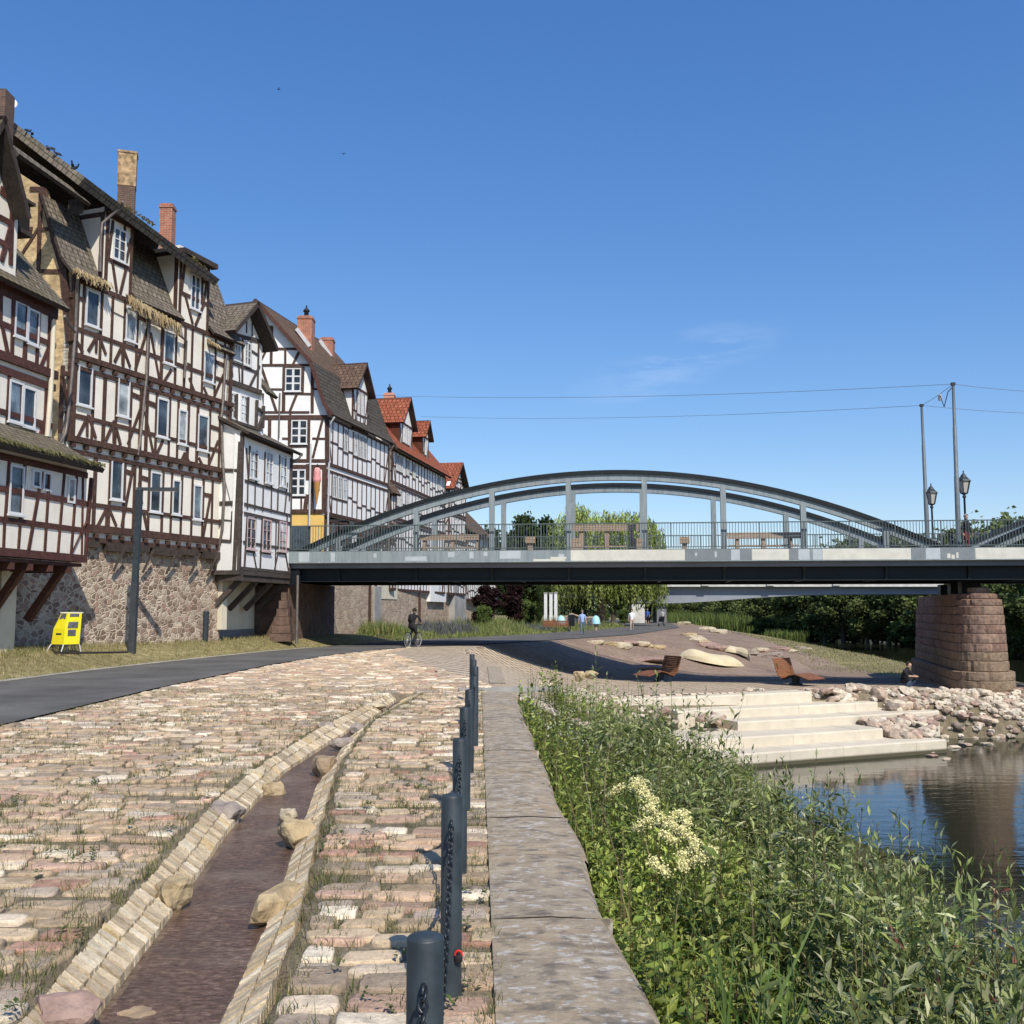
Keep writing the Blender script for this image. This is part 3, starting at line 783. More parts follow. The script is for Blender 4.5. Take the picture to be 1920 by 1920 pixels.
    hf = MB(); U.rect(hf, q[0]-.05, r_[0]+.05, q[1]-.14, q[1]-.01, -.6, .06); U.rect(hf, q[0]-.05, r_[0]+.05, r_[1]+.01, r_[1]+.1, -.6, .12); hf.build('hatch_frame', M['soffit'], H)
    # moss on the lean-to eave
    fringe(F, (0, z_e+.12), (sE, z_e+.12), .46, 900, ln=(.08,.22), name='moss', house=H, cols=((.10,.105,.03),(.15,.13,.05),(.07,.075,.03),(.2,.17,.08)), up=.35)
    # white verge pipe and gutters
    pipe(H, [U.W(*U.sz(*ZA(450,720), .1), .1), U.W(*U.sz(*ZA(425,1300), .1), .1), U.W(*U.sz(*ZA(395,1690), .1), .1)], .075, 'corner_board', 'plaster3')
    pipe(H, [U.W(*U.sz(*ZA(540,680), .5), .5), U.W(*U.sz(*ZA(570,740), .4), .4), U.W(*U.sz(*ZA(625,815), .2), .2)], .05)
    # ground floor, set back under the overhang
    gf = MB(); F.rect(gf, -1, W*.52, -.3, z_b-.3, -1.9, -1.3)
    F.rect(gf, W*.52, W*.72, -.3, z_b-.2, -3.4, -2.9)
    F.rect(gf, W*.70, W*.80, -.3, z_b-.2, -3.0, -1.2)
    gf.build('ground_wall', M['plaster3'], H)
    vd = MB(); F.rect(vd, W*.535, W*.70, -.3, z_b-.33, -1.75, -1.6); vd.build('recess_shade_panel', M['darkvoid'], H)  # near-black panel stands in for the shade inside the recess
    dk = MB(); F.rect(dk, -1, W-.05, z_b-.12, z_b-.02, -3.2, -.02)
    for s in (1.0, 2.6, 3.4, 4.2, 5.1, 6.0):
        F.rect(dk, s, s+.2, z_b-.32, z_b-.125, -3, .02)
    for s in (2.0, 4.4, 6.2):
        dk.bar(F.W(s, z_b-.15, -.25), F.W(s, z_b-1.7, -1.35), .2, .2)
    dk.build('floor_beams', M['timber_red'], H)
    return H
H1 = build_h1()

# ============ house 3: white house on struts beside the bridge
def build_h3():
    H = thing('half_timbered_house', 'narrow white half-timbered house on slanted struts right beside the bridge end', 'house', (-11, 43, .45))
    F = Fac((-10.85, 40.6), (-9.98, 46.0)); W = F.w
    S = Fac((-12.25, 41.05), (-10.85, 40.6))
    zb = (F.sz(*ZD(350, 1175))[1]+F.sz(*ZD(860, 1180))[1])/2
    ze = (F.sz(*ZC(450, 1440), .3)[1]+F.sz(*ZC(1030, 1640), .3)[1])/2
    wl = MB(); F.rect(wl, 0, W, zb, ze+.1, -.3, 0)
    S.prism(wl, [(-.2, zb-.1), (S.w, zb-.1), (S.w, ze+.03), (-.2, ze+.8)], -.3, 0)
    tb = MB()
    hz = [F.sz(*ZD(x, y))[1] for x, y in ((500,325),(400,525),(385,600),(400,885))]
    for z, th in ((hz[0], .13), (hz[1]+.02, .14), (hz[2]-.02, .15), (hz[3], .12)): F.beam(tb, (0, z), (W, z), th, .032)
    F.beam(tb, (.08, zb), (.08, ze), .2, .05); F.beam(tb, (W-.04, zb), (W-.04, ze), .12, .04); F.beam(tb, (0, ze-.03), (W, ze-.03), .2, .05); F.beam(tb, (0, zb+.08), (W, zb+.08), .16, .05)
    F.pbeams(tb, ZD, [(460,0,480,320,.1),(495,-20,480,320,.13),(560,30,552,330,.1),(640,40,632,340,.13),(712,60,705,350,.1),(780,70,772,370,.12),(835,80,828,390,.1),(880,100,868,500,.1),
        (545,340,540,590,.09),(475,330,470,580,.09),(622,350,615,600,.09),(700,360,695,610,.09),(762,380,755,620,.1),(850,330,822,620,.1),
        (470,630,440,1170,.13),(550,640,540,900,.12),(612,650,592,1165,.14),(700,660,690,880,.12),(745,680,735,1150,.1),(770,690,760,960,.1),(525,975,560,1165,.1),(765,980,725,1165,.1),(830,990,860,1160,.1),(848,640,835,1000,.1),
        (450,975,540,985,.12),(590,985,690,1000,.12),(750,995,835,1000,.12)], .1)
    for a in ((490,568,20,300),(640,710,30,345),(778,838,70,375)): pwin(H, F, ZD, *a, cols=2, rows=3, skew=8, bar=.05, pm='curtain')
    pm = ['glass','glass','curtain']
    for i, a in enumerate(((462,545,655,965),(612,692,670,985),(770,838,690,985))): pwin(H, F, ZD, *a, cols=2, rows=3, skew=6, bar=.04, fm='frame_pink', pm=pm[i])
    # camera facing side
    S.pbeams(tb, ZD, [(410,-60,350,1180,.2),(190,205,400,215,.15),(140,530,380,520,.2),(345,600,330,890,.22),(150,870,320,885,.15),(225,680,150,880,.16),(255,680,350,690,.05),(240,205,330,560,.001),(160,330,140,850,.14)], .15)
    wl2 = wl.build('wall', M['plaster2'], H)
    # lean-to roof at the eave
    rt = MB()
    slab(rt, F.W(-.15, ze, .4), F.W(W+.35, ze, .4), F.W(W+.1, ze+1.0, -1.5), F.W(-.15, ze+1.0, -1.5), .12)
    # upper part
    U = Fac((-11.74, 41.5), (-10.45, 45.2)); 
    z0 = (U.sz(*ZC(300, 925))[1]+U.sz(*ZC(640, 1045))[1])/2
    zt = (U.sz(*ZC(300, 380))[1]+U.sz(*ZC(640, 540))[1])/2
    sl = U.sz(*ZC(285, 800))[0]; srr = U.sz(*ZC(665, 1200))[0]; srt = U.sz(*ZC(625, 800))[0]
    U2 = MB(); U.rect(U2, sl-.3, srr, ze-.2, z0, -2, 0); U.rect(U2, sl, srt, z0, zt+.1, -2, .1)
    U2.build('upper_wall', M['plaster2'], H)
    U.pbeams(tb, ZC, [(300,925,640,1045,.24),(290,730,610,850,.13),(620,780,520,985,.13),(345,460,335,730,.13),(450,500,445,960,.12),(530,540,525,800,.12),(340,770,350,880,.09),(410,760,420,940,.09),(540,630,615,680,.13),(610,560,600,1000,.13),(300,750,350,890,.09),
        (300,450,640,540,.2),(290,1040,280,1320,.15),(395,1060,390,1340,.13),(510,1090,500,1360,.12),(600,1120,590,1390,.12),(665,1180,655,1400,.15),(600,1200,665,1240,.12),(670,1240,610,1400,.1),(300,1310,640,1420,.15)], .12, .03, .1)
    for a in ((362,425,475,740),(468,530,530,790)): pwin(H, U, ZC, *a, cols=2, rows=3, o=.1, skew=12, bar=.045, pm='curtain')
    for a in ((318,385,1040,1320),(425,500,1065,1355)): pwin(H, U, ZC, *a, cols=2, rows=3, o=.02, skew=10, bar=.045, pm='curtain')
    # gable
    a0 = U.sz(*ZC(330, 300), .2); a1 = U.sz(*ZC(505, 165), .2); a2 = U.sz(*ZC(655, 500), .2)
    ms = (a0[0]+a2[0])/2
    zl = zt
    gm = MB(); U.prism(gm, [(a0[0]-.1, zl), (a2[0]+.05, zl), (ms, a1[1]+.05)], -.2, .12); gm.build('gable_wall', M['plaster2'], H)
    for x0, y0, x1, y1 in [(425,240,425,400),(490,180,490,450),(545,320,545,480)]: U.pbeams(tb, ZC, [(x0,y0,x1,y1,.07)], .07, .03, .12)
    hwid = (a2[0]-a0[0])/2+.45; zap = U.sz(*ZC(560, 105), .7)[1]; zlo = zl-.35
    slab(rt, U.W(ms+hwid, zlo, .75), U.W(ms+hwid, zlo, -4), U.W(ms, zap, -4), U.W(ms, zap, .75), .18)
    slab(rt, U.W(ms-hwid, zlo, -4), U.W(ms-hwid, zlo, .75), U.W(ms, zap, .75), U.W(ms, zap, -4), .18)
    # small side roof slopes left and right of the gabled bay
    e1 = U.sz(*ZC(340, 625), .4)
    slab(rt, U.W(sl-1.6, e1[1]-.1, .4), U.W(sl+.1, e1[1]-.1, .4), U.W(sl+.1, e1[1]+2.2, -1.2), U.W(sl-1.6, e1[1]+2.2, -1.2), .12)
    e2 = U.sz(*ZC(810, 1095), .45)
    slab(rt, U.W(srt, e2[1]+.1, .45), U.W(e2[0], e2[1], .45), U.W(e2[0]-.5, e2[1]+1.6, -.8), U.W(srt, e2[1]+1.6, -.8), .14)
    rt.build('roof', [M['tile'], M['soffit']], H)
    tb.build('timber_frame', M['timber_grey'], H)
    # bottom beams, struts
    bb = MB(); F.rect(bb, -.1, W-.1, zb-.18, zb-.01, -3, .08); F.rect(bb, .0, W-.05, zb-.42, zb-.19, -.3, .03)
    S.rect(bb, .3, S.w+.05, zb-.42, zb-.11, -.3, .05)
    for s in (.35, 2.0, 3.6, 5.0):
        bb.bar(F.W(s, zb-.4, -.1), F.W(s, zb-1.55, -1.25), .2, .2)
    bb.build('strut', M['timber_grey'], H)
    gf = MB(); F.rect(gf, -.3, W-.4, -.2, zb-.2, -2.2, -1.45)
    S.rect(gf, -.55, .62, .9, zb-.1, -.6, -.25)
    gf.build('ground_wall', M['plaster3'], H)
    pl = MB(); F.rect(pl, -.32, W-.38, -.3, .85, -2.25, -1.42); pl.build('plinth', M['concrete_dark'], H)
    P = lambda zf, x, y, o=.1: S.W(*S.sz(*zf(x, y), o), o)
    pipe(H, [P(ZC,240,1330), P(ZD,240,100), P(ZD,258,400), P(ZD,235,780), P(ZD,200,950), P(ZD,150,1260), P(ZD,100,1300), P(ZD,60,1420), P(ZD,30,1480)], .06)
    pipe(H, [F.W(*F.sz(*ZC(1045,1650), .4), .4), F.W(*F.sz(*ZC(1020,1700), .3), .3), F.W(*F.sz(*ZC(945,1755), .05), .05)], .05)
    return H
M['frame_pink'] = simple('window_pink', (.55,.42,.40), .6, .08, 5, 0)
H3 = build_h3()

# ============ generic timber storey for the houses farther away
def storey(F, tb, H, s0, s1, z0, z1, step, wins=True, rng=None, wp=.35, dark='timber', o=0):
    F.beam(tb, (s0, z0+.08), (s1, z0+.08), .22, .07+o, o-.05); F.beam(tb, (s0, z1-.06), (s1, z1-.06), .15, .04+o, o-.05)
    n = max(2, int(round((s1-s0)/step))); ds = (s1-s0)/n
    zs = z0+(z1-z0)*.42
    for i in range(n+1):
        F.beam(tb, (s0+i*ds, z0), (s0+i*ds, z1), .11, .03+o, o-.05)
    i = 0
    while i < n:
        a, b = s0+i*ds+.06, s0+(i+1)*ds-.06
        if wins and 0 < i < n-1 and rng.random() < wp and ds > .5:
            window(H, F, a+.04, b-.04, zs, z1-.22, cols=2, rows=2, o=o, bar=.05, sill=False)
            F.beam(tb, (a, zs-.06), (b, zs-.06), .11, .035+o, o-.05)
        else:
            zz = zs+rng.choice([0, .1, -.18, .25])
            F.beam(tb, (a, zz), (b, zz), .11, .03+o, o-.05)
        i += 1
    for a, b in ((s0+.05, s0+ds*.9), (s1-.05, s1-ds*.9)):
        F.beam(tb, (b, z0+.1), (a, z0+(z1-z0)*.8), .12, .032+o, o-.05)

# ============ house 4: big gable beyond the bridge road
def build_h4():
    H = thing('half_timbered_house', 'white half-timbered house beyond the bridge, ice cream sign on its tall gable', 'house', (-12, 60, 2.5))
    yR = 58.0; xr = -10.6
    G = Fac((-19.2, yR), (xr, yR)); GW = G.w
    zE = 12.83
    ap = G.sz(*ZC(590, 130)); bk = G.sz(*ZC(1140, 745)); ev = G.sz(*ZC(1320, 1262))
    zf = G.sz(*ZD(900, 615))[1]; z1f = G.sz(*ZC(1100, 1745))[1]; z2f = G.sz(*ZC(1000, 1270))[1]; z3f = G.sz(*ZC(900, 772))[1]
    m = ap[0]
    wl = MB()
    G.prism(wl, [(2*m-GW, zf), (GW, zf), (GW, ev[1]), (bk[0]-.1, bk[1]), (m, ap[1]-.1), (2*m-bk[0]+.1, bk[1]), (2*m-GW, ev[1])], -.3, 0)
    tb = MB()
    for z, th in ((zf+.1, .24), (z1f+.1, .22), (z1f-.25, .3), (z2f+.16, .14), (z2f-.14, .3), (z3f, .16)):
        G.beam(tb, (2*m-GW if z < bk[1]-.3 else 2*m-bk[0]+.3, z), (GW if z < ev[1] else bk[0]-.05, z), th, .035)
    G.pbeams(tb, ZC, [(870,790,862,1250,.22),(1058,790,1050,1050,.2),(1150,770,1150,1250,.2),(745,390,738,770,.2),(880,620,880,770,.15),(1015,640,958,765,.17),(640,785,795,1245,.18),(992,1070,922,1245,.18),(745,608,1010,610,.17),(690,385,755,388,.12),(735,1012,862,1015,.13),(1160,1010,1215,1012,.14),(870,1055,1150,1060,.14),(720,560,590,830,.15),
        (725,1290,722,1500,.22),(925,1290,925,1590,.25),(1115,1290,1108,1730,.22),(1298,1290,1298,1730,.3),(1252,1320,1155,1700,.17),(1150,1505,1285,1508,.14),(850,1505,925,1508,.14),(930,1585,1110,1580,.18),(870,800,1060,800,.15),(930,1290,930,1250,.15),
        (1110,1760,1110,1920,.3),(1150,1770,1150,1920,.35)], .18)
    G.pbeams(tb, ZD, [(1040,440,1020,605,.28),(1085,170,1085,605,.25),(1205,170,1200,605,.3),(880,465,1030,465,.16),(985,440,985,605,.12),(1110,395,1160,395,.14),(1165,185,1110,235,.14)], .2)
    for a in ((ZC,880,1038,803,1035),(ZC,940,1100,1322,1560),(ZD,890,1025,205,448)):
        pwin(H, G, *a, cols=2, rows=3, bar=.13, pm='glass')
    # long side
    S = Fac((xr, yR), (-8.32, 68.1)); SW = S.w
    S.rect(wl, 0, SW, zf-.1, zE, -.3, 0)
    z1 = (S.sz(*ZF(140, 800))[1]+S.sz(*ZF(1000, 1120))[1])/2; z0 = (S.sz(*ZF(120, 1620))[1])
    rng = random.Random(11)
    storey(S, tb, H, 0, SW, z1, zE-.1, .8, True, rng, .35); storey(S, tb, H, 0, SW, z0, z1-.25, .8, True, rng, .35)
    storey(S, tb, H, 0, SW, z0-3, z0-.25, .8, True, rng, .3)
    wl.build('wall', M['plaster2'], H)
    yb = MB(); G.rect(yb, 2*m-GW+.1, GW-.1, 3.0, zf-.02, -.35, -.06); S.rect(yb, .0, 1.2, 3.0, zf-.5, -.35, -.08); yb.build('yellow_ground_wall', M['yellow'], H)
    sh = MB(); q0 = G.sz(*ZD(872, 740), .0); q1 = G.sz(*ZD(1065, 870)); G.rect(sh, q0[0]-1.5, q1[0], 3.0, q0[1], -.3, -.02); sh.build('shop_front', M['glass'], H)
    # roof: mansard on the long side, upper slope to the ridge
    rt = MB()
    d = S.e
    L = SW+.3
    # ridge runs parallel to the long side
    E0 = S.W(-.35, zE, .4); E1 = S.W(L, zE, .4)
    K0 = Vector((G.W(bk[0], bk[1]).x, yR-.35, bk[1]+.05)); K1 = K0+d*(L+.35)
    R0 = Vector((G.W(m, 0).x, yR-.35, ap[1]+.05)); R1 = R0+d*(L+.35)
    q = E0+(K0-E0)*.22+S.n*-.18; q1 = q+d*(L+.35)
    slab(rt, E0, E1, q1, q, .12); slab(rt, q, q1, K1, K0, .12, .8)
    rt.build('roof_lower', [M['tile_dark'], M['timber']], H)
    r2 = MB(); slab(r2, K0, K1, R1, R0, .16)
    xm = 2*G.W(m, 0).x
    mir = lambda p: Vector((2*(G.W(m,0).x)-p.x, p.y, p.z))
    K0m = mir(K0); K1m = K0m+d*(L+.35)
    slab(r2, K1m, K0m, R0, R1, .16); E0m = mir(E0); slab(r2, E0m+d*(L+.35), E0m, K0m, K1m, .12)
    r2.build('roof', [M['tile_brown'], M['timber']], H)
    vb = MB()
    for a, b in ((E0, q), (q, K0), (K0, R0)): vb.bar(a+Vector((.02,-.05,-.1)), b+Vector((.02,-.05,-.1)), .1, .2)
    vb.build('verge_board', M['timber_red'], H)
    # chimneys on the slope
    for (x0, x1, yt, yb_, dd, pot) in ((1008,1160,300,590,61,True), (1238,1364,512,690,66,False)):
        p = at(*ZC((x0+x1)/2, yb_), dd); zt = at(*ZC(x0, yt), dd).z; w = (x1-x0)*.1875/1920*dd
        ch = chimney(H, (p.x, dd, 0), w, w, p.z-1.8, zt, 'brick', pot)
        fb = MB(); fb.bar(Vector((p.x-w*.52, dd-w*.55, p.z+1.0)), Vector((p.x+w*.4, dd-w*.55, p.z-.1)), .1, .22); fb.build('flashing', M['flashing'], ch)
    # gabled dormer in the long side
    a, b = S.sz(*ZC(1548, 1200))[0], S.sz(*ZC(1690, 1300))[0]
    zd = S.sz(*ZC(1600, 1000))[1]; za = S.sz(*ZC(1665, 740), .3)[1]
    dm = MB(); mid = (a+b)/2
    S.rect(dm, a, b, zE-.3, zd, -3, .05); S.prism(dm, [(a, zd), (b, zd), (mid, za-.2)], -3, .05); dm.build('dormer_wall', M['plaster2'], H)
    dt = MB(); storey(S, dt, H, a, b, zE-.2, zd, .62, True, rng, .9, o=.05); dt.build('dormer_timbers', M['timber'], H)
    dr = MB(); h = (b-a)/2+.4
    slab(dr, S.W(mid+h, zd-.25, .5), S.W(mid+h, zd-.25, -4.5), S.W(mid, za, -4.5), S.W(mid, za, .5), .14)
    slab(dr, S.W(mid-h, zd-.25, -4.5), S.W(mid-h, zd-.25, .5), S.W(mid, za, .5), S.W(mid, za, -4.5), .14)
    dr.build('dormer_roof', [M['tile_brown'], M['timber']], H)
    tb.build('timber_frame', M['timber'], H)
    # downpipes
    pipe(H, [S.W(.12, zE-.1, .4), S.W(.12, zE-.5, .1), S.W(.12, 3, .1)], .06, mat='flashing')
    pipe(H, [G.W(*G.sz(*ZC(825,1050), .1), .1), G.W(*G.sz(*ZC(815,1500), .1), .1)], .045); pipe(H, [G.W(*G.sz(*ZD(1075,-40), .1), .1), G.W(*G.sz(*ZD(1060,740), .1), .1)], .055, mat='flashing')
    pipe(H, [S.W(SW, zE-.1, .4), S.W(SW, zE-.6, .1), S.W(SW, 5, .1)], .06)
    # ice-cream cone sign
    c = G.W(*G.sz(*ZD(1135, 275), .45), .45); T = thing('ice_cream_sign', 'pink ice cream cone sign hanging on the gable of the house beyond the bridge', 'sign', c)
    s = MB(); s.lathe(c, [(.03,.55),(.12,.53),(.18,.42),(.21,.25),(.19,.08),(.23,-.1),(.22,-.25),(.17,-.33)], 12); s.build('scoop', M['pink'], T)
    s = MB(); s.lathe(c, [(.19,-.3),(.17,-.5),(.12,-.9),(.06,-1.3),(.02,-1.55)], 12); s.build('cone', M['wafer'], T)
    s = MB(); s.bar(c+Vector((0,-.05,.62)), c+Vector((0,.5,.62)), .05, .05); s.bar(c+Vector((0,0,.55)), c+Vector((0,0,.75)), .05, .05); s.build('bracket', M['black'], T)
    return H
M['pink'] = simple('sign_pink', (.72,.30,.28), .5, .15, 4, 0)
M['wafer'] = simple('sign_wafer', (.50,.25,.06), .6, .25, 12, .2)
H4 = build_h4()

# ============ row of houses along the quay, farther away
def far_house(label, p0, p1, z0, ze, zr, roof, storeys, depth=6.5, seed=1, gable_end=True, timber='timber', wallm='plaster2', step=.85, dormers=(), chim=(), gable_front=False, o_e=.5):
    H = thing('half_timbered_house', label, 'house', (p0[0], p0[1], z0))
    S = Fac(p0, p1); W = S.w; rng = random.Random(seed)
    wl = MB(); tb = MB()
    S.rect(wl, 0, W, z0, ze, -.3, 0)
    hs = (ze-z0)/storeys
    for k in range(storeys): storey(S, tb, H, 0, W, z0+k*hs, z0+(k+1)*hs-.1, step, True, rng, .38)
    rt = MB()
    G = Fac(S.W(0, 0, -depth)[:2], S.W(0, 0, 0)[:2])
    if gable_front:
        S.prism(wl, [(0, ze), (W, ze), (W/2, zr-.1)], -.3, 0)
        h = W/2+.35
        slab(rt, S.W(W/2+h, ze-.3, .5), S.W(W/2+h, ze-.3, -depth), S.W(W/2, zr, -depth), S.W(W/2, zr, .5), .16)
        slab(rt, S.W(W/2-h, ze-.3, -depth), S.W(W/2-h, ze-.3, .5), S.W(W/2, zr, .5), S.W(W/2, zr, -depth), .16)
        G.rect(wl, 0, depth, z0, ze, -.3, 0)
        storey(S, tb, H, W*.2, W*.8, ze, ze+(zr-ze)*.45, step, False, rng)
        for k in range(storeys): storey(G, tb, H, 0, depth, z0+k*hs, z0+(k+1)*hs-.1, 1.0, True, rng, .3)
    else:
        G.prism(wl, [(0, z0), (depth, z0), (depth, ze), (depth/2, zr-.1), (0, ze)], -.3, 0)
        for k in range(storeys): storey(G, tb, H, 0, depth, z0+k*hs, z0+(k+1)*hs-.1, 1.0, True, rng, .25)
        G.beam(tb, (depth*.25, ze+(zr-ze)*.45), (depth*.75, ze+(zr-ze)*.45), .15); G.beam(tb, (depth/2, ze), (depth/2, zr-.3), .15)
        G.beam(tb, (depth*.3, ze), (depth*.5, ze+(zr-ze)*.7), .13); G.beam(tb, (depth*.7, ze), (depth*.5, ze+(zr-ze)*.7), .13)
        slab(rt, S.W(-.3, ze-.1, o_e), S.W(W+.3, ze-.1, o_e), S.W(W+.3, zr, -depth/2), S.W(-.3, zr, -depth/2), .16)
        slab(rt, S.W(W+.3, ze-.1, -depth-o_e), S.W(-.3, ze-.1, -depth-o_e), S.W(-.3, zr-.02, -depth/2), S.W(W+.3, zr-.02, -depth/2), .16)
        E = Fac(S.W(W, 0, 0)[:2], S.W(W, 0, -depth)[:2]); E.prism(wl, [(0, z0), (depth, z0), (depth, ze), (depth/2, zr-.1), (0, ze)], -.3, 0)
    for (a, b, zd, za, back) in dormers:
        mid = (a+b)/2; dm = MB(); S.rect(dm, a, b, ze-.2, zd, -back, -.3); S.prism(dm, [(a, zd), (b, zd), (mid, za-.15)], -back, -.3); dm.build('dormer_wall', M[wallm], H)
        ck = MB(); C = Fac(S.W(a, 0, -back)[:2], S.W(a, 0, -.3)[:2]); C.rect(ck, 0, back-.34, ze-.1, zd-.05, .01, .06); ck.build('dormer_cheek', M['tile_red'] if roof == 'tile_red' else M[roof], H)
        dt = MB(); storey(S, dt, H, a, b, ze-.1, zd, .6, True, rng, .9, o=-.3); dt.build('dormer_timbers', M[timber], H)
        dr = MB(); h = (b-a)/2+.35
        slab(dr, S.W(mid+h, zd-.2, .1), S.W(mid+h, zd-.2, -back-1), S.W(mid, za, -back-1), S.W(mid, za, .1), .12)
        slab(dr, S.W(mid-h, zd-.2, -back-1), S.W(mid-h, zd-.2, .1), S.W(mid, za, .1), S.W(mid, za, -back-1), .12)
        dr.build('dormer_roof', [M[roof], M['timber']], H)
    for (s_, o_, w, zt, mat, pot) in chim:
        p = S.W(s_, 0, o_); chimney(H, p, w, w, zt-2.5, zt, mat, pot)
    wl.build('wall', M[wallm], H); tb.build('timber_frame', M[timber], H); rt.build('roof', [M[roof], M['soffit']], H)
    return H, S
far_house('half-timbered house with bright red tiled roof and two dormers', (-8.2, 69.4), (-5.55, 84.5), 3.0, 12.8, 17.7, 'tile_red', 4, 7.5, 3,
          dormers=[(2.8, 6.0, 15.2, 17.2, 3.0), (9.0, 10.8, 15.2, 16.5, 2.4)], chim=[(6.8, -2.3, .8, 18.0, 'pinkrender', True)])
far_house('low brown roofed wing wedged between the dark roofed house and the red roofed house', (-8.15, 68.3), (-7.9, 69.3), 3.0, 9.6, 12.0, 'tile_brown', 2, 3, 9, o_e=.3)
far_house('narrow half-timbered house with red gable roof behind the bridge arch', (-5.3, 86), (-4.2, 92), 3.0, 12.2, 14.6, 'tile_red', 4, 6.5, 4, gable_front=True)
far_house('low white half-timbered house with sagging brown roof under the bridge arch', (-4.2, 94), (-2.4, 104), 2.6, 9.0, 12.4, 'tile_brown', 3, 6, 5)
far_house('farthest white half-timbered house of the quay row', (-2.6, 106), (-.9, 118), 2.0, 7.6, 10.0, 'tile_brown', 2, 6, 6)
# ------------------------------------------------------------------ drainage channel outline (ground points)
def chan(pts, z=0): 
    w = [at_z(x, y, z) for x, y in pts]
    w.sort(key=lambda p: p.y); return [p.y for p in w], [p.x for p in w]
CLO = chan([(60,1900),(170,1768),(290,1640),(400,1510),(500,1430),(600,1367),(690,1322),(738,1300)])
CLI = chan([(185,1900),(300,1745),(435,1550),(535,1445),(640,1378),(705,1342),(752,1306)], -.11)
CRI = chan([(418,1915),(515,1705),(556,1585),(592,1480),(652,1388),(722,1338),(768,1303)], -.11)
CRO = chan([(492,1915),(562,1722),(597,1560),(632,1440),(694,1352),(782,1306)])
CH_END = 20.6
def cx(t, y): 
    # straight continuation towards the camera
    ys, xs = t
    y = np.asarray(y, float)
    sl = (xs[1]-xs[0])/(ys[1]-ys[0])
    return np.where(y < ys[0], xs[0]+(y-ys[0])*sl*.6, np.interp(y, ys, xs))
def in_chan(x, y, m=0.0):
    return (y < CH_END+m) & (x > cx(CLO, y)-m) & (x < cx(CRO, y)+m)
g_base = g
def g(x, y):
    z = g_base(x, y); x = np.asarray(x, float); y = np.asarray(y, float)
    return np.where(in_chan(x, y, -.04), -.5, z)

# ------------------------------------------------------------------ ground sheet
def mat_ground():
    m, nt, b = new_mat('ground_mixed')
    a = nt.nodes.new('ShaderNodeVertexColor'); a.layer_name = 'Col'
    sp = N(nt, 'ShaderNodeSeparateColor'); nt.links.new(a.outputs[0], sp.inputs[0])
    p = pos(nt); n1 = noise(nt, p, 3.5, 8, .7); n2 = noise(nt, p, 40, 4, .6); n3 = noise(nt, p, .35, 4)
    soil = ramp(nt, n1, [(.3, (.12,.10,.066)), (.55, (.215,.18,.122)), (.75, (.31,.265,.185))])
    grass = ramp(nt, n1, [(.3, (.11,.105,.038)), (.5, (.25,.21,.10)), (.7, (.38,.32,.18))])
    gravel = ramp(nt, n1, [(.3, (.19,.135,.098)), (.5, (.26,.19,.142)), (.72, (.34,.265,.20))])
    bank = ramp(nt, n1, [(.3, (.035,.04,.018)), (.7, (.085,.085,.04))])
    def thr(ch):
        ad = N(nt, 'ShaderNodeMath', op='ADD'); nt.links.new(sp.outputs[ch], ad.inputs[0])
        ms = N(nt, 'ShaderNodeMath', op='MULTIPLY_ADD'); nt.links.new(n1, ms.inputs[0]); ms.inputs[1].default_value = .5; ms.inputs[2].default_value = -.25
        nt.links.new(ms.outputs[0], ad.inputs[1]); return ramp(nt, ad.outputs[0], [(.42, 0), (.58, 1)])
    c = mixc(nt, soil, grass, thr(0)); c = mixc(nt, c, gravel, thr(1)); c = mixc(nt, c, bank, thr(2))
    c = mixc(nt, c, ramp(nt, n2, [(.25, .55), (.75, 1.4)]), 1.0, 'MULTIPLY')
    c = mixc(nt, c, ramp(nt, n3, [(.3, .8), (.7, 1.15)]), 1.0, 'MULTIPLY')
    nt.links.new(c, b.inputs['Base Color']); b.inputs['Roughness'].default_value = .95; b.inputs['Specular IOR Level'].default_value = .1
    bump(nt, b, n2, .6, .02); return m
M['ground'] = mat_ground()
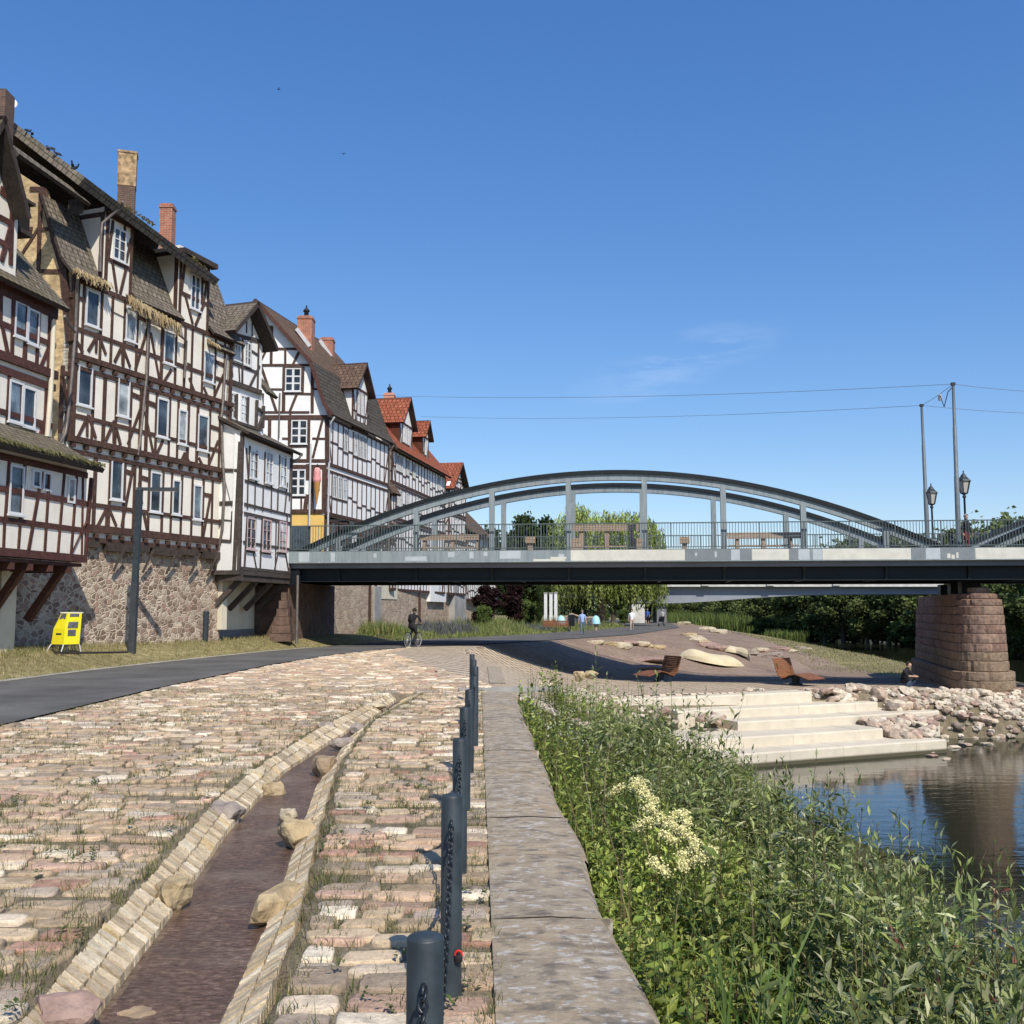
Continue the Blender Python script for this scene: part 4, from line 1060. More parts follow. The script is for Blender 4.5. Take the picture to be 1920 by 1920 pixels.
def build_ground():
    xs = np.concatenate([[-900,-400,-150,-70,-40,-30,-24,-20], np.arange(-18, -3.2, .4), np.arange(-3.2, 1.2, .1), np.arange(1.2, 30, .28), [31,33,36,40,45,50,55,58,60,62,64,66,68,70,72,74,78,85,100,140,220,500,1000]])
    ys = np.concatenate([[-300,-80,-30,-12,-4,0,1.5], np.arange(2, 24, .16), np.arange(24, 36, .4), np.arange(36, 48, .14), np.arange(48, 110, .45), np.arange(111, 180, 2), np.arange(185, 420, 8), [450,600,900,1500,3000]])
    X, Y = np.meshgrid(xs, ys); Z = g(X, Y)
    far = (Y > 300)
    V = np.stack([X, Y, Z], -1).reshape(-1, 3)
    nx, ny = len(xs), len(ys)
    i = np.arange(ny-1)[:, None]*nx+np.arange(nx-1)[None, :]
    Fq = np.stack([i, i+1, i+1+nx, i+nx], -1).reshape(-1, 4)
    cxm = V[Fq].mean(1); x, y = cxm[:, 0], cxm[:, 1]
    lx = interp(y, L_Y, L_X); ex = interp(y, E_Y, E_X); xf = interp(y, XF_Y, XF_X)
    grass = np.where(x < xf+.1, 1.0, 0.0)
    grass = np.maximum(grass, np.where((y > 57) & (x < ex-3.5), 1.0, 0)); grass = np.maximum(grass, np.where(y > 140, 1, 0))
    grass = np.maximum(grass, np.clip(((x-18)/4), 0, 1)*(y > 52)*.85)
    gravel = np.where((y > 47) & (x > ex-.5) & (x < lx) & (y < 140), 1.0, 0)*(1-np.clip((x-19)/4, 0, 1))
    gravel = np.maximum(gravel, np.where((y > 20.6) & (y < 49) & (x > ex) & (x < lx-.3), .8, 0))
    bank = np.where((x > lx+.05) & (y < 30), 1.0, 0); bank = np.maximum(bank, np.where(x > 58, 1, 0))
    col = np.stack([grass, gravel, bank], -1)
    o = np_mesh('ground', V, Fq, M['ground'], col, True); tag(o, kind='structure')
build_ground()

# ------------------------------------------------------------------ draped sheets
def ribbon(name, left, right, ys, mat, lift=.025, nx=8):
    V = []; 
    for y in ys:
        a, b = left(y), right(y)
        for k in range(nx+1):
            x = a+(b-a)*k/nx; V.append((x, y, gz(x, y)+lift))
    V = np.array(V); n = len(ys)
    i = np.arange(n-1)[:, None]*(nx+1)+np.arange(nx)[None, :]
    Fq = np.stack([i, i+1, i+nx+2, i+nx+1], -1).reshape(-1, 4)
    o = np_mesh(name, V, Fq, mat, None, True); tag(o, kind='structure'); return o
def mat_asphalt():
    m, nt, b = new_mat('asphalt'); p = pos(nt)
    n1 = noise(nt, p, 60, 4, .7); n2 = noise(nt, p, .5, 5, .6)
    c = ramp(nt, n1, [(.3, (.075,.073,.068)), (.55, (.122,.118,.11)), (.8, (.19,.18,.165))])
    c = mixc(nt, c, ramp(nt, n2, [(.3, .75), (.7, 1.35)]), 1.0, 'MULTIPLY')
    nt.links.new(c, b.inputs['Base Color']); b.inputs['Roughness'].default_value = 1.0; b.inputs['Specular IOR Level'].default_value = .08
    bump(nt, b, n1, .4, .01); return m
M['asphalt'] = mat_asphalt()
PN_Y = [0, 14.6, 21.8, 30.8, 38, 42, 46.6, 47.6, 54.6, 70, 96, 125, 150, 200]
PN_X = [-7.2, -7.3, -7.5, -7.35, -6.7, -5.8, -4.5, -2.9, .9, 8.0, 15.6, 19.3, 20.3, 20.5]
path_l = lambda y: float(np.interp(y, XF_Y, XF_X)); path_r = lambda y: float(np.interp(y, PN_Y, PN_X))
ribbon('path', path_l, path_r, np.concatenate([np.arange(-4, 60, .5), np.arange(60, 180, 1.5)]), M['asphalt'], .03)
# pale kerb strip along the far side of the path
ribbon('path_edge', lambda y: path_l(y)-.22, lambda y: path_l(y)+.02, np.arange(14, 46, .5), M['concrete'], .045, 2)

def mat_setts():
    m, nt, b = new_mat('sett_paving'); p = pos(nt, (1, 1, 1), (0, 0, math.radians(66)))
    nz = noise(nt, pos(nt), .7, 2, out='Color'); p2 = mixc(nt, p, nz, .04)
    br = N(nt, 'ShaderNodeTexBrick'); nt.links.new(p2, br.inputs['Vector'])
    br.inputs['Color1'].default_value = (.46,.36,.255,1); br.inputs['Color2'].default_value = (.58,.47,.345,1); br.inputs['Mortar'].default_value = (.10,.08,.055,1)
    br.inputs['Scale'].default_value = 1; br.inputs['Brick Width'].default_value = .52; br.inputs['Row Height'].default_value = .34
    br.inputs['Mortar Size'].default_value = .04; br.inputs['Mortar Smooth'].default_value = .3
    n1 = noise(nt, pos(nt), 8, 6, .7)
    c = mixc(nt, br.outputs['Color'], ramp(nt, n1, [(.25, .6), (.75, 1.35)]), 1.0, 'MULTIPLY')
    nt.links.new(c, b.inputs['Base Color']); b.inputs['Roughness'].default_value = .9
    h = N(nt, 'ShaderNodeMath', op='MULTIPLY_ADD'); nt.links.new(br.outputs['Fac'], h.inputs[0]); h.inputs[1].default_value = -1; nt.links.new(n1, h.inputs[2])
    bump(nt, b, h.outputs[0], .6, .03); return m
M['setts'] = mat_setts()
def sett_right(y):
    return float(np.interp(y, [21.6, 24, 31, 37.6, 41.6, 43, 46, 49.2], [.1, 1.0, 2.25, 3.2, 12.0, 19.5, 21.5, 21.5]))
def sett_left(y):
    return float(np.interp(y, [21.6, 30, 40, 47, 49.2], [.0, -2.2, -4.6, -4.4, -2.0]))
ribbon('sett_paving', lambda y: sett_left(y)-.35, sett_right, np.arange(21.6, 49.3, .3), M['setts'], .022, 60)
# pale kerb line across the end of the ledge
kb = MB()
kb.bar((-1.1, 21.45, .0), (1.0, 21.75, .02), .11, .10); k = kb.build('kerb', M['concrete']); tag(k, kind='structure')

# ------------------------------------------------------------------ cobbles as separate stones in rows
STONE_COLS = [((.42,.325,.215),5),((.35,.265,.17),5),((.40,.285,.19),4),((.37,.25,.18),1.6),((.50,.41,.30),3),((.27,.21,.15),3.5),((.31,.25,.19),3),((.56,.48,.36),2.8),((.32,.19,.135),.8)]
def pick_col(r, cols=STONE_COLS):
    t = r.random()*sum(w for _, w in cols)
    for c, w in cols:
        t -= w
        if t <= 0: break
    k = r.uniform(.76, 1.18); return tuple(x*k for x in c)
def build_cobbles():
    r = random.Random(21); V = []; Fc = []; C = []; vb = 0
    y = 2.2
    n = 10
    ang = [2*PI*k/n for k in range(n)]
    while y < 46.6:
        near = y < 20
        rh = r.uniform(.12, .215) if near else r.uniform(.18, .27)
        ph = r.uniform(0, 6)
        xr0 = float(ledge_l(y))+.03 if y < 20.6 else sett_left(max(21.6, y))-.05
        segs = [(path_r(y)+.06, xr0)]
        if y < CH_END+.1: segs = [(path_r(y)+.06, float(cx(CLO, y))-r.uniform(.02, .1)), (float(cx(CRO, y))+r.uniform(.02, .08), xr0)]
        todo = []
        for x, xr in segs:
            while xr-x > .1:
                L = r.uniform(.16, .44)*(1.2 if not near else 1)
                if r.random() < .12: L *= 1.35
                if xr-x-L < .14: L = xr-x
                todo.append((x+L/2, L)); x += L
        for cxx, L in todo:
            cyy = y+.07*math.sin(cxx*.8+ph)+.03*math.sin(cxx*2.3+ph*2)+r.uniform(-.025, .025)+.02*math.sin(cxx*3.1)
            # stay out of the frame's blind corners
            if abs(cxx)/max(cyy, .1) > .62 and cxx < 0: continue
            if r.random() < (.03 if near else .015): continue
            hx = (L/2-.006-r.uniform(0, .016)); hy = rh/2*r.uniform(.84, 1.04)-.003; h = r.uniform(.016, .034)*(1 if near else 1.2)
            if r.random() < .05 and near: hy *= 1.5; h += .004
            z0 = gz(cxx, cyy); tilt = r.gauss(0, .018); tilt2 = r.gauss(0, .03); a0 = r.gauss(0, .05)
            c = pick_col(r); sq = r.uniform(.16, .38)
            ca, sa = math.cos(a0), math.sin(a0)
            ring = []
            for t in ang:
                ct, st = math.cos(t), math.sin(t)
                px = math.copysign(abs(ct)**sq, ct)*hx*(1+r.uniform(-.13, .05)); py = math.copysign(abs(st)**sq, st)*hy*(1+r.uniform(-.2, .08))
                ring.append((px, py))
            lev = [(1.0, -.03), (1.0, h*.3), (.975, h*.78), (.92, h*.97), (.8, h)] if near else [(1.0, -.02), (.97, h*.6), (.82, h)]
            for f, z in lev:
                for px, py in ring:
                    qx, qy = px*f, py*f
                    V.append((cxx+qx*ca-qy*sa, cyy+qx*sa+qy*ca, z0+z+qx*tilt+qy*tilt2+(r.uniform(-.0045, .0045) if f < .95 else 0)))
            V.append((cxx, cyy, z0+h+r.uniform(-.004, .008)))
            k = len(lev)
            for l in range(k-1):
                for q in range(n):
                    q2 = (q+1) % n
                    Fc.append((vb+l*n+q, vb+l*n+q2, vb+(l+1)*n+q2, vb+(l+1)*n+q)); C.append(c)
            top = vb+(k-1)*n
            for q in range(0, n, 2):
                Fc.append((top+q, top+(q+1) % n, top+(q+2) % n, vb+k*n)); C.append(c)
            vb += k*n+1
        y += rh
    o = np_mesh('cobblestone_paving', np.array(V), np.array(Fc), M['cobble'], np.array(C)*1.3, True); tag(o, kind='structure')
build_cobbles()

# ------------------------------------------------------------------ channel: kerbs of setts, stream bed
def build_channel():
    r = random.Random(5)
    T = thing('drainage_channel', 'curving stone-lined channel with shallow reddish water across the cobbles', 'channel', (-1.7, 6, 0))
    KC = [((.62,.50,.33),4),((.55,.44,.285),3),((.45,.36,.24),1.5),((.68,.58,.41),2.5),((.58,.44,.24),1)]
    for side, (o_, i_) in enumerate(((CLO, CLI), (CRO, CRI))):
        mb = MB(); y = 2.4
        while y < CH_END-.2:
            st = r.uniform(.06, .10) if y < 10 else r.uniform(.09, .14)
            for (f0, f1) in ((0, .49), (.485, 1.0)):
                ya, yb = y+.006, y+st-.006
                j = r.uniform(-.012, .012); dz = r.uniform(-.008, .012)
                def P(f, yy, dzz):
                    a, b = float(cx(o_, yy)), float(cx(i_, yy))
                    # kerb lies slightly across the flow, sloping down to the water
                    sk = (b-a)*.28*(1 if side == 0 else -1)*-1
                    return Vector((a+(b-a)*f, yy+sk*f*.6, .028-.125*f+dzz))
                p = [P(f0+.01, ya, -.2), P(f1-.01, ya, -.2), P(f1-.01, yb, -.2), P(f0+.01, yb, -.2)]
                q = [P(f0+.03, ya+.004, dz), P(f1-.03+j, ya+.004, dz+j*.4), P(f1-.03+j, yb-.004, dz), P(f0+.03, yb-.004, dz+j*.3)]
                if side == 1: p.reverse(); q.reverse()
                mb.hexa(p+q, pick_col(r, KC))
            y += st
        mb.build('kerb', M['cobble'], T)
    # bed and water
    ys = np.arange(2.2, CH_END, .2); mb = MB()
    for a, b in zip(ys[:-1], ys[1:]):
        z1, z2 = -.135, -.135
        xa0, xa1, xb0, xb1 = float(cx(CLI, a))-.08, float(cx(CRI, a))+.08, float(cx(CLI, b))-.08, float(cx(CRI, b))+.08; nn = 14
        for k in range(nn):
            f0, f1 = k/nn, (k+1)/nn; e = min(1, min((f0+f1)/2, 1-(f0+f1)/2)*4.0)
            mb.face([(xa0+(xa1-xa0)*f0, a, z1), (xa0+(xa1-xa0)*f1, a, z1), (xb0+(xb1-xb0)*f1, b, z2), (xb0+(xb1-xb0)*f0, b, z2)], (e, e, e), smooth=True)
    mb.build('stream_water', M['stream'], T)
M['silt'] = simple('wet_silt', (.22,.165,.105), .7, .45, 14, .6, 30, spec=.3)
def mat_stream():
    m, nt, b = new_mat('stream_water'); p = pos(nt)
    n1 = noise(nt, pos(nt, (1, 2.2, 1)), 20, 6, .78); n2 = noise(nt, p, 1.6, 4, .6)
    c = ramp(nt, n1, [(.32, (.03,.015,.010)), (.46, (.10,.058,.042)), (.58, (.17,.108,.080)), (.72, (.33,.25,.18))])
    c = mixc(nt, c, (.05,.035,.03), ramp(nt, noise(nt, p, 3.5, 5, .65), [(.45, 0), (.7, .75)])); c = mixc(nt, c, (.24,.19,.14), ramp(nt, n2, [(.52, 0), (.75, .6)]))
    a = nt.nodes.new('ShaderNodeVertexColor'); a.layer_name = 'Col'; sm = N(nt, 'ShaderNodeMath', op='MULTIPLY_ADD'); nt.links.new(noise(nt, p, 5, 6, .65), sm.inputs[0]); sm.inputs[1].default_value = .9; sp = N(nt, 'ShaderNodeSeparateColor'); nt.links.new(a.outputs[0], sp.inputs[0]); nt.links.new(sp.outputs[0], sm.inputs[2])
    c = mixc(nt, c, (.26,.20,.125), ramp(nt, sm.outputs[0], [(.6, .85), (1.05, 0)]))
    nt.links.new(c, b.inputs['Base Color']); b.inputs['Roughness'].default_value = .25; b.inputs['Specular IOR Level'].default_value = .22
    bump(nt, b, noise(nt, pos(nt, (1, 1.6, 1)), 16, 4, .6), .7, .03); return m
M['stream'] = mat_stream()
build_channel()
BC = {'tan': (.43,.33,.19), 'grey': (.30,.25,.21), 'cream': (.47,.40,.28), 'rose': (.32,.22,.18), 'brown': (.30,.22,.14)}
def boulder(px, py, s, col, label, z=-.02, rot=0, seed=0, flat=0, d=None):
    p = at_z(px, py, z) if d is None else at(px, py, d)
    r = random.Random(seed+int(px)); mb = MB(); s = tuple(q*.76 for q in s); p.z -= .02; mb.rock((p.x, p.y, p.z), s, r, rot, BC[col], sub=3, flat=flat, rough=.3)
    o = mb.build('boulder', M['boulder'], None, (p.x, p.y, p.z)); tag(o, label, 'boulder', 'boulders set in the drainage channel'); return o
boulder(118, 1885, (.21,.15,.12), 'rose', 'rounded rose-brown boulder in the channel kerb at the bottom left corner', .0, .2)
boulder(322, 1668, (.17,.20,.15), 'tan', 'round tan boulder on the left channel kerb, second one up from the bottom', -.02, .3)
boulder(424, 1522, (.20,.26,.16), 'grey', 'grey boulder at the bend of the left channel kerb', -.03, .5)
boulder(478, 1452, (.20,.18,.14), 'cream', 'pale boulder on the left kerb above the small block standing in the water', -.02, .1)
boulder(512, 1478, (.17,.13,.13), 'tan', 'small tan block lying in the water near the left kerb', -.08, .2, 3)
boulder(548, 1390, (.16,.2,.13), 'brown', 'brownish boulder between two stretches of left kerb', -.02, .7)
boulder(612, 1360, (.17,.2,.13), 'grey', 'grey rounded stone on the upper left kerb', 0, .2)
boulder(524, 1690, (.13,.36,.17), 'tan', 'long tan slab leaning along the right channel kerb', -.04, -.28, 2)
boulder(556, 1560, (.19,.19,.20), 'tan', 'square tan block with a dark shadowed side on the right kerb', -.02, .1, 1)
boulder(540, 1527, (.10,.12,.12), 'cream', 'small pointed cream stone at the water edge above the square block', -.04, .1, 4)
boulder(606, 1434, (.26,.20,.20), 'brown', 'brown square boulder on the right side of the channel', -.02, .1, 5)
boulder(645, 1392, (.22,.14,.13), 'grey', 'stone jutting into the narrow upper channel from the right', -.03, .2, 6)
boulder(672, 1364, (.25,.12,.15), 'grey', 'dark-sided slab bridging the upper channel', -.02, -.5, 7)
boulder(760, 1328, (.26,.22,.14), 'cream', 'pale boulder at the right of the channel head', 0, .3, 8)
boulder(700, 1322, (.36,.2,.12), 'cream', 'long pale block on the left of the channel head', 0, .4, 9)
boulder(738, 1300, (.45,.22,.10), 'grey', 'flat stone lip closing the top of the channel', 0, .1, 10)
boulder(1030, 1281, (.42,.3,.2), 'cream', 'flat-topped pale stone on the sett paving beyond the ledge', d=27.5, rot=.1)
boulder(1085, 1266, (.28,.25,.26), 'tan', 'left of two upright tan stones on the sett paving', d=31.5, rot=.5)
boulder(1108, 1264, (.34,.25,.24), 'tan', 'right of two upright tan stones on the sett paving', d=31.8, rot=.2)
# flat rock under shallow water at the bottom
boulder(265, 1898, (.14,.1,.05), 'brown', 'half-sunk flat stone under the channel water at the bottom', -.13, .1)

# ------------------------------------------------------------------ ledge (quay coping) and quay wall
def mat_ledge():
    m, nt, b = new_mat('weathered_coping'); p = pos(nt, (1, 1, 1)); ps = pos(nt, (1, 1.5, 1))
    n1 = noise(nt, ps, 3.2, 9, .75); n2 = noise(nt, ps, 12, 7, .72); n3 = noise(nt, p, .9, 4)
    c = ramp(nt, n1, [(.3, (.17,.135,.098)), (.48, (.31,.25,.175)), (.68, (.46,.385,.275))])
    c = mixc(nt, c, (.38,.28,.16), ramp(nt, n3, [(.45, 0), (.7, .65)]))
    c = mixc(nt, c, (.50,.47,.42), ramp(nt, n2, [(.55, 0), (.6, .9)]))
    c = mixc(nt, c, (.10,.09,.075), ramp(nt, noise(nt, ps, 9, 5), [(.52, 0), (.66, .7)]))
    nt.links.new(c, b.inputs['Base Color']); b.inputs['Roughness'].default_value = .92
    bump(nt, b, n1, .9, .03); return m
M['ledge'] = mat_ledge()
def build_ledge():
    T = thing('stone_ledge', 'weathered grey stone coping along the top of the riverbank beside the bollards', 'ledge', (.2, 10, 0))
    mb = MB(); r = random.Random(2); y = 1.5
    xs_prev = None
    while y < 20.5:
        L = r.uniform(.9, 1.7); y2 = min(y+L, 20.6)
        dz = r.uniform(-.004, .004); j = r.uniform(-.012, .018)
        n = 6
        for k in range(n):
            a = y+(y2-y)*k/n+(.006 if k == 0 else 0); b = y+(y2-y)*(k+1)/n-(.006 if k == n-1 else 0)
            la, lb = float(ledge_l(a)), float(ledge_l(b)); wa, wb = float(ledge_r(a))+j+.025*math.sin(a*1.9), float(ledge_r(b))+j+.025*math.sin(b*1.9)
            z = .035+dz
            for (f0, z0), (f1, z1) in (((0, z), (.5, z+.012)), ((.5, z+.012), (.93, z)), ((.93, z), (1.0, z-.05))):
                mb.face([(la+(wa-la)*f0, a, z0), (la+(wa-la)*f1, a, z1), (lb+(wb-lb)*f1, b, z1), (lb+(wb-lb)*f0, b, z0)])
            mb.face([(wa, a, z-.05), (wa-.03, a, -3.2), (wb-.03, b, -3.2), (wb, b, z-.05)])
            mb.face([(lb, b, z), (lb, b, -.3), (la, a, -.3), (la, a, z)])
        a, b = y+.006, y2-.006
        mb.face([(float(ledge_l(a)), a, .035), (float(ledge_l(a)), a, -.2), (float(ledge_r(a)), a, -.2), (float(ledge_r(a)), a, .035)])
        mb.face([(float(ledge_r(b)), b, .035), (float(ledge_r(b)), b, -3), (float(ledge_l(b)), b, -3), (float(ledge_l(b)), b, .035)])
        y = y2
    mb.build('coping', M['ledge'], T)
    # slab continuing beyond the cross kerb
    s = MB(); p = [at_g(*q) for q in ((918,1284),(948,1284),(938,1252),(914,1252))]
    s.hexa([v+Vector((0,0,-.1)) for v in p]+[v+Vector((0,0,.055)) for v in p]); o = s.build('stone_slab', M['ledge']); tag(o, 'grey stone slab set in the setts beyond the end of the ledge', 'slab')
build_ledge()

# ------------------------------------------------------------------ bollards and chains
BP = [(-.214,2.62),(-.262,4.56),(-.325,6.52),(-.388,8.6),(-.43,10.5),(-.455,12.6),(-.525,14.8),(-.625,16.9),(-.73,18.9)]
BH = .85; BR = .046
def bollard_label(i):
    return ['nearest anthracite bollard, cut off by the bottom edge', 'second anthracite bollard, with a red and black padlock near its foot', 'third anthracite bollard from the front', 'fourth anthracite bollard from the front', 'fifth anthracite bollard from the front', 'sixth anthracite bollard from the front, half hidden in the row', 'third last of the far bollards in the row', 'second last of the far bollards in the row', 'farthest anthracite bollard at the end of the row'][i]
def make_bollard():
    T = thing('bollard', bollard_label(0), 'bollard', (0,0,0), 0, 'bollards with chains along the ledge')
    mb = MB(); mb.lathe((0,0,0), [(BR,-.1),(BR,BH-.006),(BR-.002,BH-.002),(BR-.005,BH)], 24); mb.build('post', M['anthracite'], T)
    mb = MB(); mb.lathe((0,0,0), [(BR-.0055,BH-.003),(BR-.007,BH+.0015),(.02,BH+.006),(.002,BH+.007)], 24); mb.build('cap', M['anthracite'], T)
    mb = MB(); mb.lathe((0,0,0), [(BR+.006,-.05),(BR+.006,.012),(BR+.001,.016)], 24); mb.build('foot_collar', M['anthracite'], T)
    for s in (-1, 1):
        mb = MB(); mb.tube([(0, s*(BR-.005), BH-.10), (0, s*(BR+.018), BH-.10), (0, s*(BR+.02), BH-.115)], .006, 6); mb.build('eyelet', M['chain'], T)
    return T
b0 = make_bollard()
for i, (x, y) in enumerate(BP):
    b = b0 if i == 0 else copy_tree(b0)
    b.location = (x, y, 0); b['label'] = bollard_label(i)
    if i: b.rotation_euler.z = math.atan2(-(x-BP[i-1][0]), y-BP[i-1][1])
def link_mesh():
    mb = MB(); pts = []
    for k in range(13):
        t = 2*PI*k/12; pts.append((math.cos(t)*.0105, math.copysign(1, math.sin(t))*(.010 if abs(math.sin(t)) > .3 else 0)+math.sin(t)*.0105, 0))
    return pts
def chain(p, q, sag, label, n_side=5):
    p = Vector(p); q = Vector(q); mb = MB()
    pts = []; n = 200
    for k in range(n+1):
        t = k/n; z = p.z+(q.z-p.z)*t-sag*(1-(2*t-1)**2)
        w = p.lerp(q, t); pts.append(Vector((w.x, w.y, z)))
    acc = 0; step = .031; nxt = 0; k = 0
    for i in range(n):
        d = pts[i+1]-pts[i]; L = d.length
        while nxt <= acc+L:
            c = pts[i]+d*((nxt-acc)/L); u = d.normalized()
            side = u.cross(Vector((0,0,1))); side = side.normalized() if side.length > 1e-3 else Vector((1,0,0))
            nn = side.cross(u).normalized()
            a = (side*math.cos(.6)+nn*math.sin(.6)) if k % 2 else (nn*math.cos(.6)-side*math.sin(.6))
            ring = []
            for m_ in range(9):
                t = 2*PI*m_/8; ring.append(c+u*(math.cos(t)*.021)+a*(math.sin(t)*.0125))
            mb.tube(ring, .0044, n_side, caps=False); nxt += step; k += 1
        acc += L
    o = mb.build('chain', M['chain'], None, tuple(p.lerp(q, .5))); tag(o, label, 'chain', 'chains between the bollards'); return o
ord_ = ['first', 'second', 'third', 'fourth', 'fifth', 'sixth', 'seventh', 'eighth']
first = (BP[0][0]+.03, .75)
chain((BP[0][0]+.002, BP[0][1]-BR-.02, BH-.115), (first[0], first[1], BH-.115), .28, 'chain hanging from the front of the nearest bollard towards the viewer')
for i in range(8):
    a, b = BP[i], BP[i+1]; d = Vector((b[0]-a[0], b[1]-a[1], 0)).normalized()*(BR+.02)
    chain((a[0]+d.x, a[1]+d.y, BH-.115), (b[0]-d.x, b[1]-d.y, BH-.115), .42, 'sagging chain between the %s and the next bollard counted from the front' % ord_[i], 4 if i > 2 else 5)
M['redpaint'] = simple('red_plastic', (.55,.03,.02), .4, .1, 5, 0)
lk = thing('padlock', 'small red and black padlock near the foot of the second bollard', 'padlock', (BP[1][0]+.035, BP[1][1]-.05, .2))
mb = MB(); c = Vector(lk.location); mb.lathe((c.x, c.y, c.z-.02), [(.014,-.016),(.017,-.006),(.017,.008),(.012,.014)], 10, sy=.5); mb.build('lock_body', M['black'], lk)
mb = MB(); mb.tube([c+Vector((.015*math.cos(t), 0, -.008+.02*math.sin(t))) for t in np.linspace(0, PI, 9)], .005, 6); mb.build('shackle', M['redpaint'], lk)
# ------------------------------------------------------------------ steel arch bridge
B = Fac((-14, 46.37), (40, 40.70))
zFT = (B.sz(600, 1034)[1]+B.sz(1850, 1027.5)[1])/2; zFB = (B.sz(600, 1055)[1]+B.sz(1850, 1048.5)[1])/2; zGB = (B.sz(600, 1089)[1]+B.sz(1850, 1088)[1])/2
zRT = (B.sz(700, 981)[1]+B.sz(1850, 978)[1])/2
BW = 7.7
S_L = B.sz(546, 1040)[0]; S_END = 40
HP = [B.sz(x, 1000, -.3)[0] for x in (635, 780, 922, 1066, 1209, 1357, 1507, 1661)]
M['shade_steel'] = simple('shade_dark_steel', (.011,.015,.017), .5, .2, 2, .03)  # flange shadow on the arch and shade on the brackets put into the colour
def build_bridge():
    T = thing('arch_bridge', 'grey steel arch bridge over the river with railings and a patched pale fascia', 'bridge', tuple(B.W(15, zFT, -BW/2)))
    mb = MB(); B.rect(mb, -1, S_END, zFB, zFT, -.12, .10); B.rect(mb, -1, S_END, zFB-.03, zFB-.001, -.3, .13); mb.build('fascia', M['steel'], T)
    # patches of newer paint
    r = random.Random(3); mp = {k: MB() for k in 'cld'}
    def patch(x0, x1, y0, y1, k):
        s0 = B.sz(x0, 1040, .1)[0]; s1 = B.sz(x1, 1040, .1)[0]
        B.rect(mp[k], s0, s1, zFT-(zFT-zFB)*y1, zFT-(zFT-zFB)*y0, .08, .104+eps()*.4)
    for p in [(1070,1284,.0,.97,'c'),(937,976,.03,.75,'l'),(880,888,.1,.7,'l'),(907,914,.1,.5,'l'),(1000,1060,.8,.98,'c'),(1032,1062,.6,.8,'c'),(1047,1058,.35,.6,'l'),(1285,1370,.02,.97,'d'),(1303,1307,.3,.6,'l'),(1340,1344,.2,.7,'l'),(1371,1387,.05,.97,'l'),(1388,1409,.02,.97,'d'),(1410,1479,.02,.98,'c'),(1480,1496,.02,.97,'d'),(1497,1518,.05,.97,'l'),(1524,1541,.05,.97,'l'),(1542,1708,.02,.98,'c'),(1709,1735,.03,.97,'d'),(1736,1763,.03,.97,'l'),(1764,1827,.02,.97,'d'),(1776,1782,.5,.9,'c'),(1784,1790,.6,.95,'c'),(1793,1797,.4,.9,'c'),(1803,1809,.2,.6,'c'),(1812,1817,.5,.9,'c'),(1829,2000,.02,.98,'c'),(560,580,.05,.95,'l'),(620,628,.1,.95,'l'),(700,706,.2,.6,'l'),(760,800,.5,.9,'l'),(840,852,.1,.6,'l')]:
        patch(*p)
    for k, m in (('c','paint_cream'),('l','paint_light'),('d','paint_dark')): mp[k].build('paint_patch', M[m], T)
    # deck, girders
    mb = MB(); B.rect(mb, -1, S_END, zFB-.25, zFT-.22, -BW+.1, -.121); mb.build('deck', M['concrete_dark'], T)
    for o in (-.55, -BW+.55):
        mb = MB(); B.rect(mb, -1, S_END, zGB+.04, zFB-.252, o-.06, o); B.rect(mb, -1, S_END, zGB, zGB+.039, o-.25, o+.16); mb.build('girder', M['steel_dark'], T)
    mb = MB()
    for s in np.arange(.8, S_END, 3.3):
        B.rect(mb, s, s+.14, zGB+.1, zFB-.26, -BW+.62, -.62)
    mb.build('cross_beams', M['steel_dark'], T)
    for s in HP+[HP[0]-3.2, HP[-1]+3.4, HP[-1]+6.8]:
        mb = MB()
        prev = None
        for k in range(7):
            t = k/6*PI/2; oo = -.5+.42*(1-math.cos(t))*1.0; zz = zGB+.05+(zFB-.05-zGB)*math.sin(t)
            p = (oo, zz)
            if prev: mb.hexa([B.W(s-.05, prev[1], -.52), B.W(s+.05, prev[1], -.52), B.W(s+.05, prev[1], prev[0]+.04), B.W(s-.05, prev[1], prev[0]+.04), B.W(s-.05, p[1], -.52), B.W(s+.05, p[1], -.52), B.W(s+.05, p[1], p[0]+.04), B.W(s-.05, p[1], p[0]+.04)])
            prev = p
        mb.build('bracket', M['shade_steel'], T)
    # arches
    zpk = (B.sz(1137, 882, -.3)[1])
    s0 = B.sz(540, 1035, -.3)[0]; s1 = B.sz(1792, 1030, -.3)[0]; span = s1-s0
    def arch_pts(a, b, zp, n=44):
        return [(a+(b-a)*k/n, zFT-.15+(zp-zFT+.15)*(1-(2*k/n-1)**2)) for k in range(n+1)]
    def arch(a, b, o, name='arch'):
        P = arch_pts(a, b, zpk); n = len(P)
        def offs(i, d):
            q = Vector((P[min(i+1, n-1)][0]-P[max(i-1, 0)][0], P[min(i+1, n-1)][1]-P[max(i-1, 0)][1])); q.normalize()
            return (P[i][0]-q.y*-d, P[i][1]-q.x*d)
        for nm, mt, d0, d1, o0, o1 in (('arch_flange_shade', 'shade_steel', 0, .17, -.24, .17), ('arch', 'steel', .1701, .44, -.2, .08)):  # upper web coloured near-black for the shadow the flange would cast
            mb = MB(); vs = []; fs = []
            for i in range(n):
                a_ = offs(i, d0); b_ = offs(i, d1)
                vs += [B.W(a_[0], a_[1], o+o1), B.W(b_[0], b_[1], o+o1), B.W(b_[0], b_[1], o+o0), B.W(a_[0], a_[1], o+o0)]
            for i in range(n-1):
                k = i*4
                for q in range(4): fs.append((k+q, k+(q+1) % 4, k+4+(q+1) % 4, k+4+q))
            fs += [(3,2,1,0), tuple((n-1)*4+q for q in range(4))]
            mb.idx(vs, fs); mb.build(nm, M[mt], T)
        return P
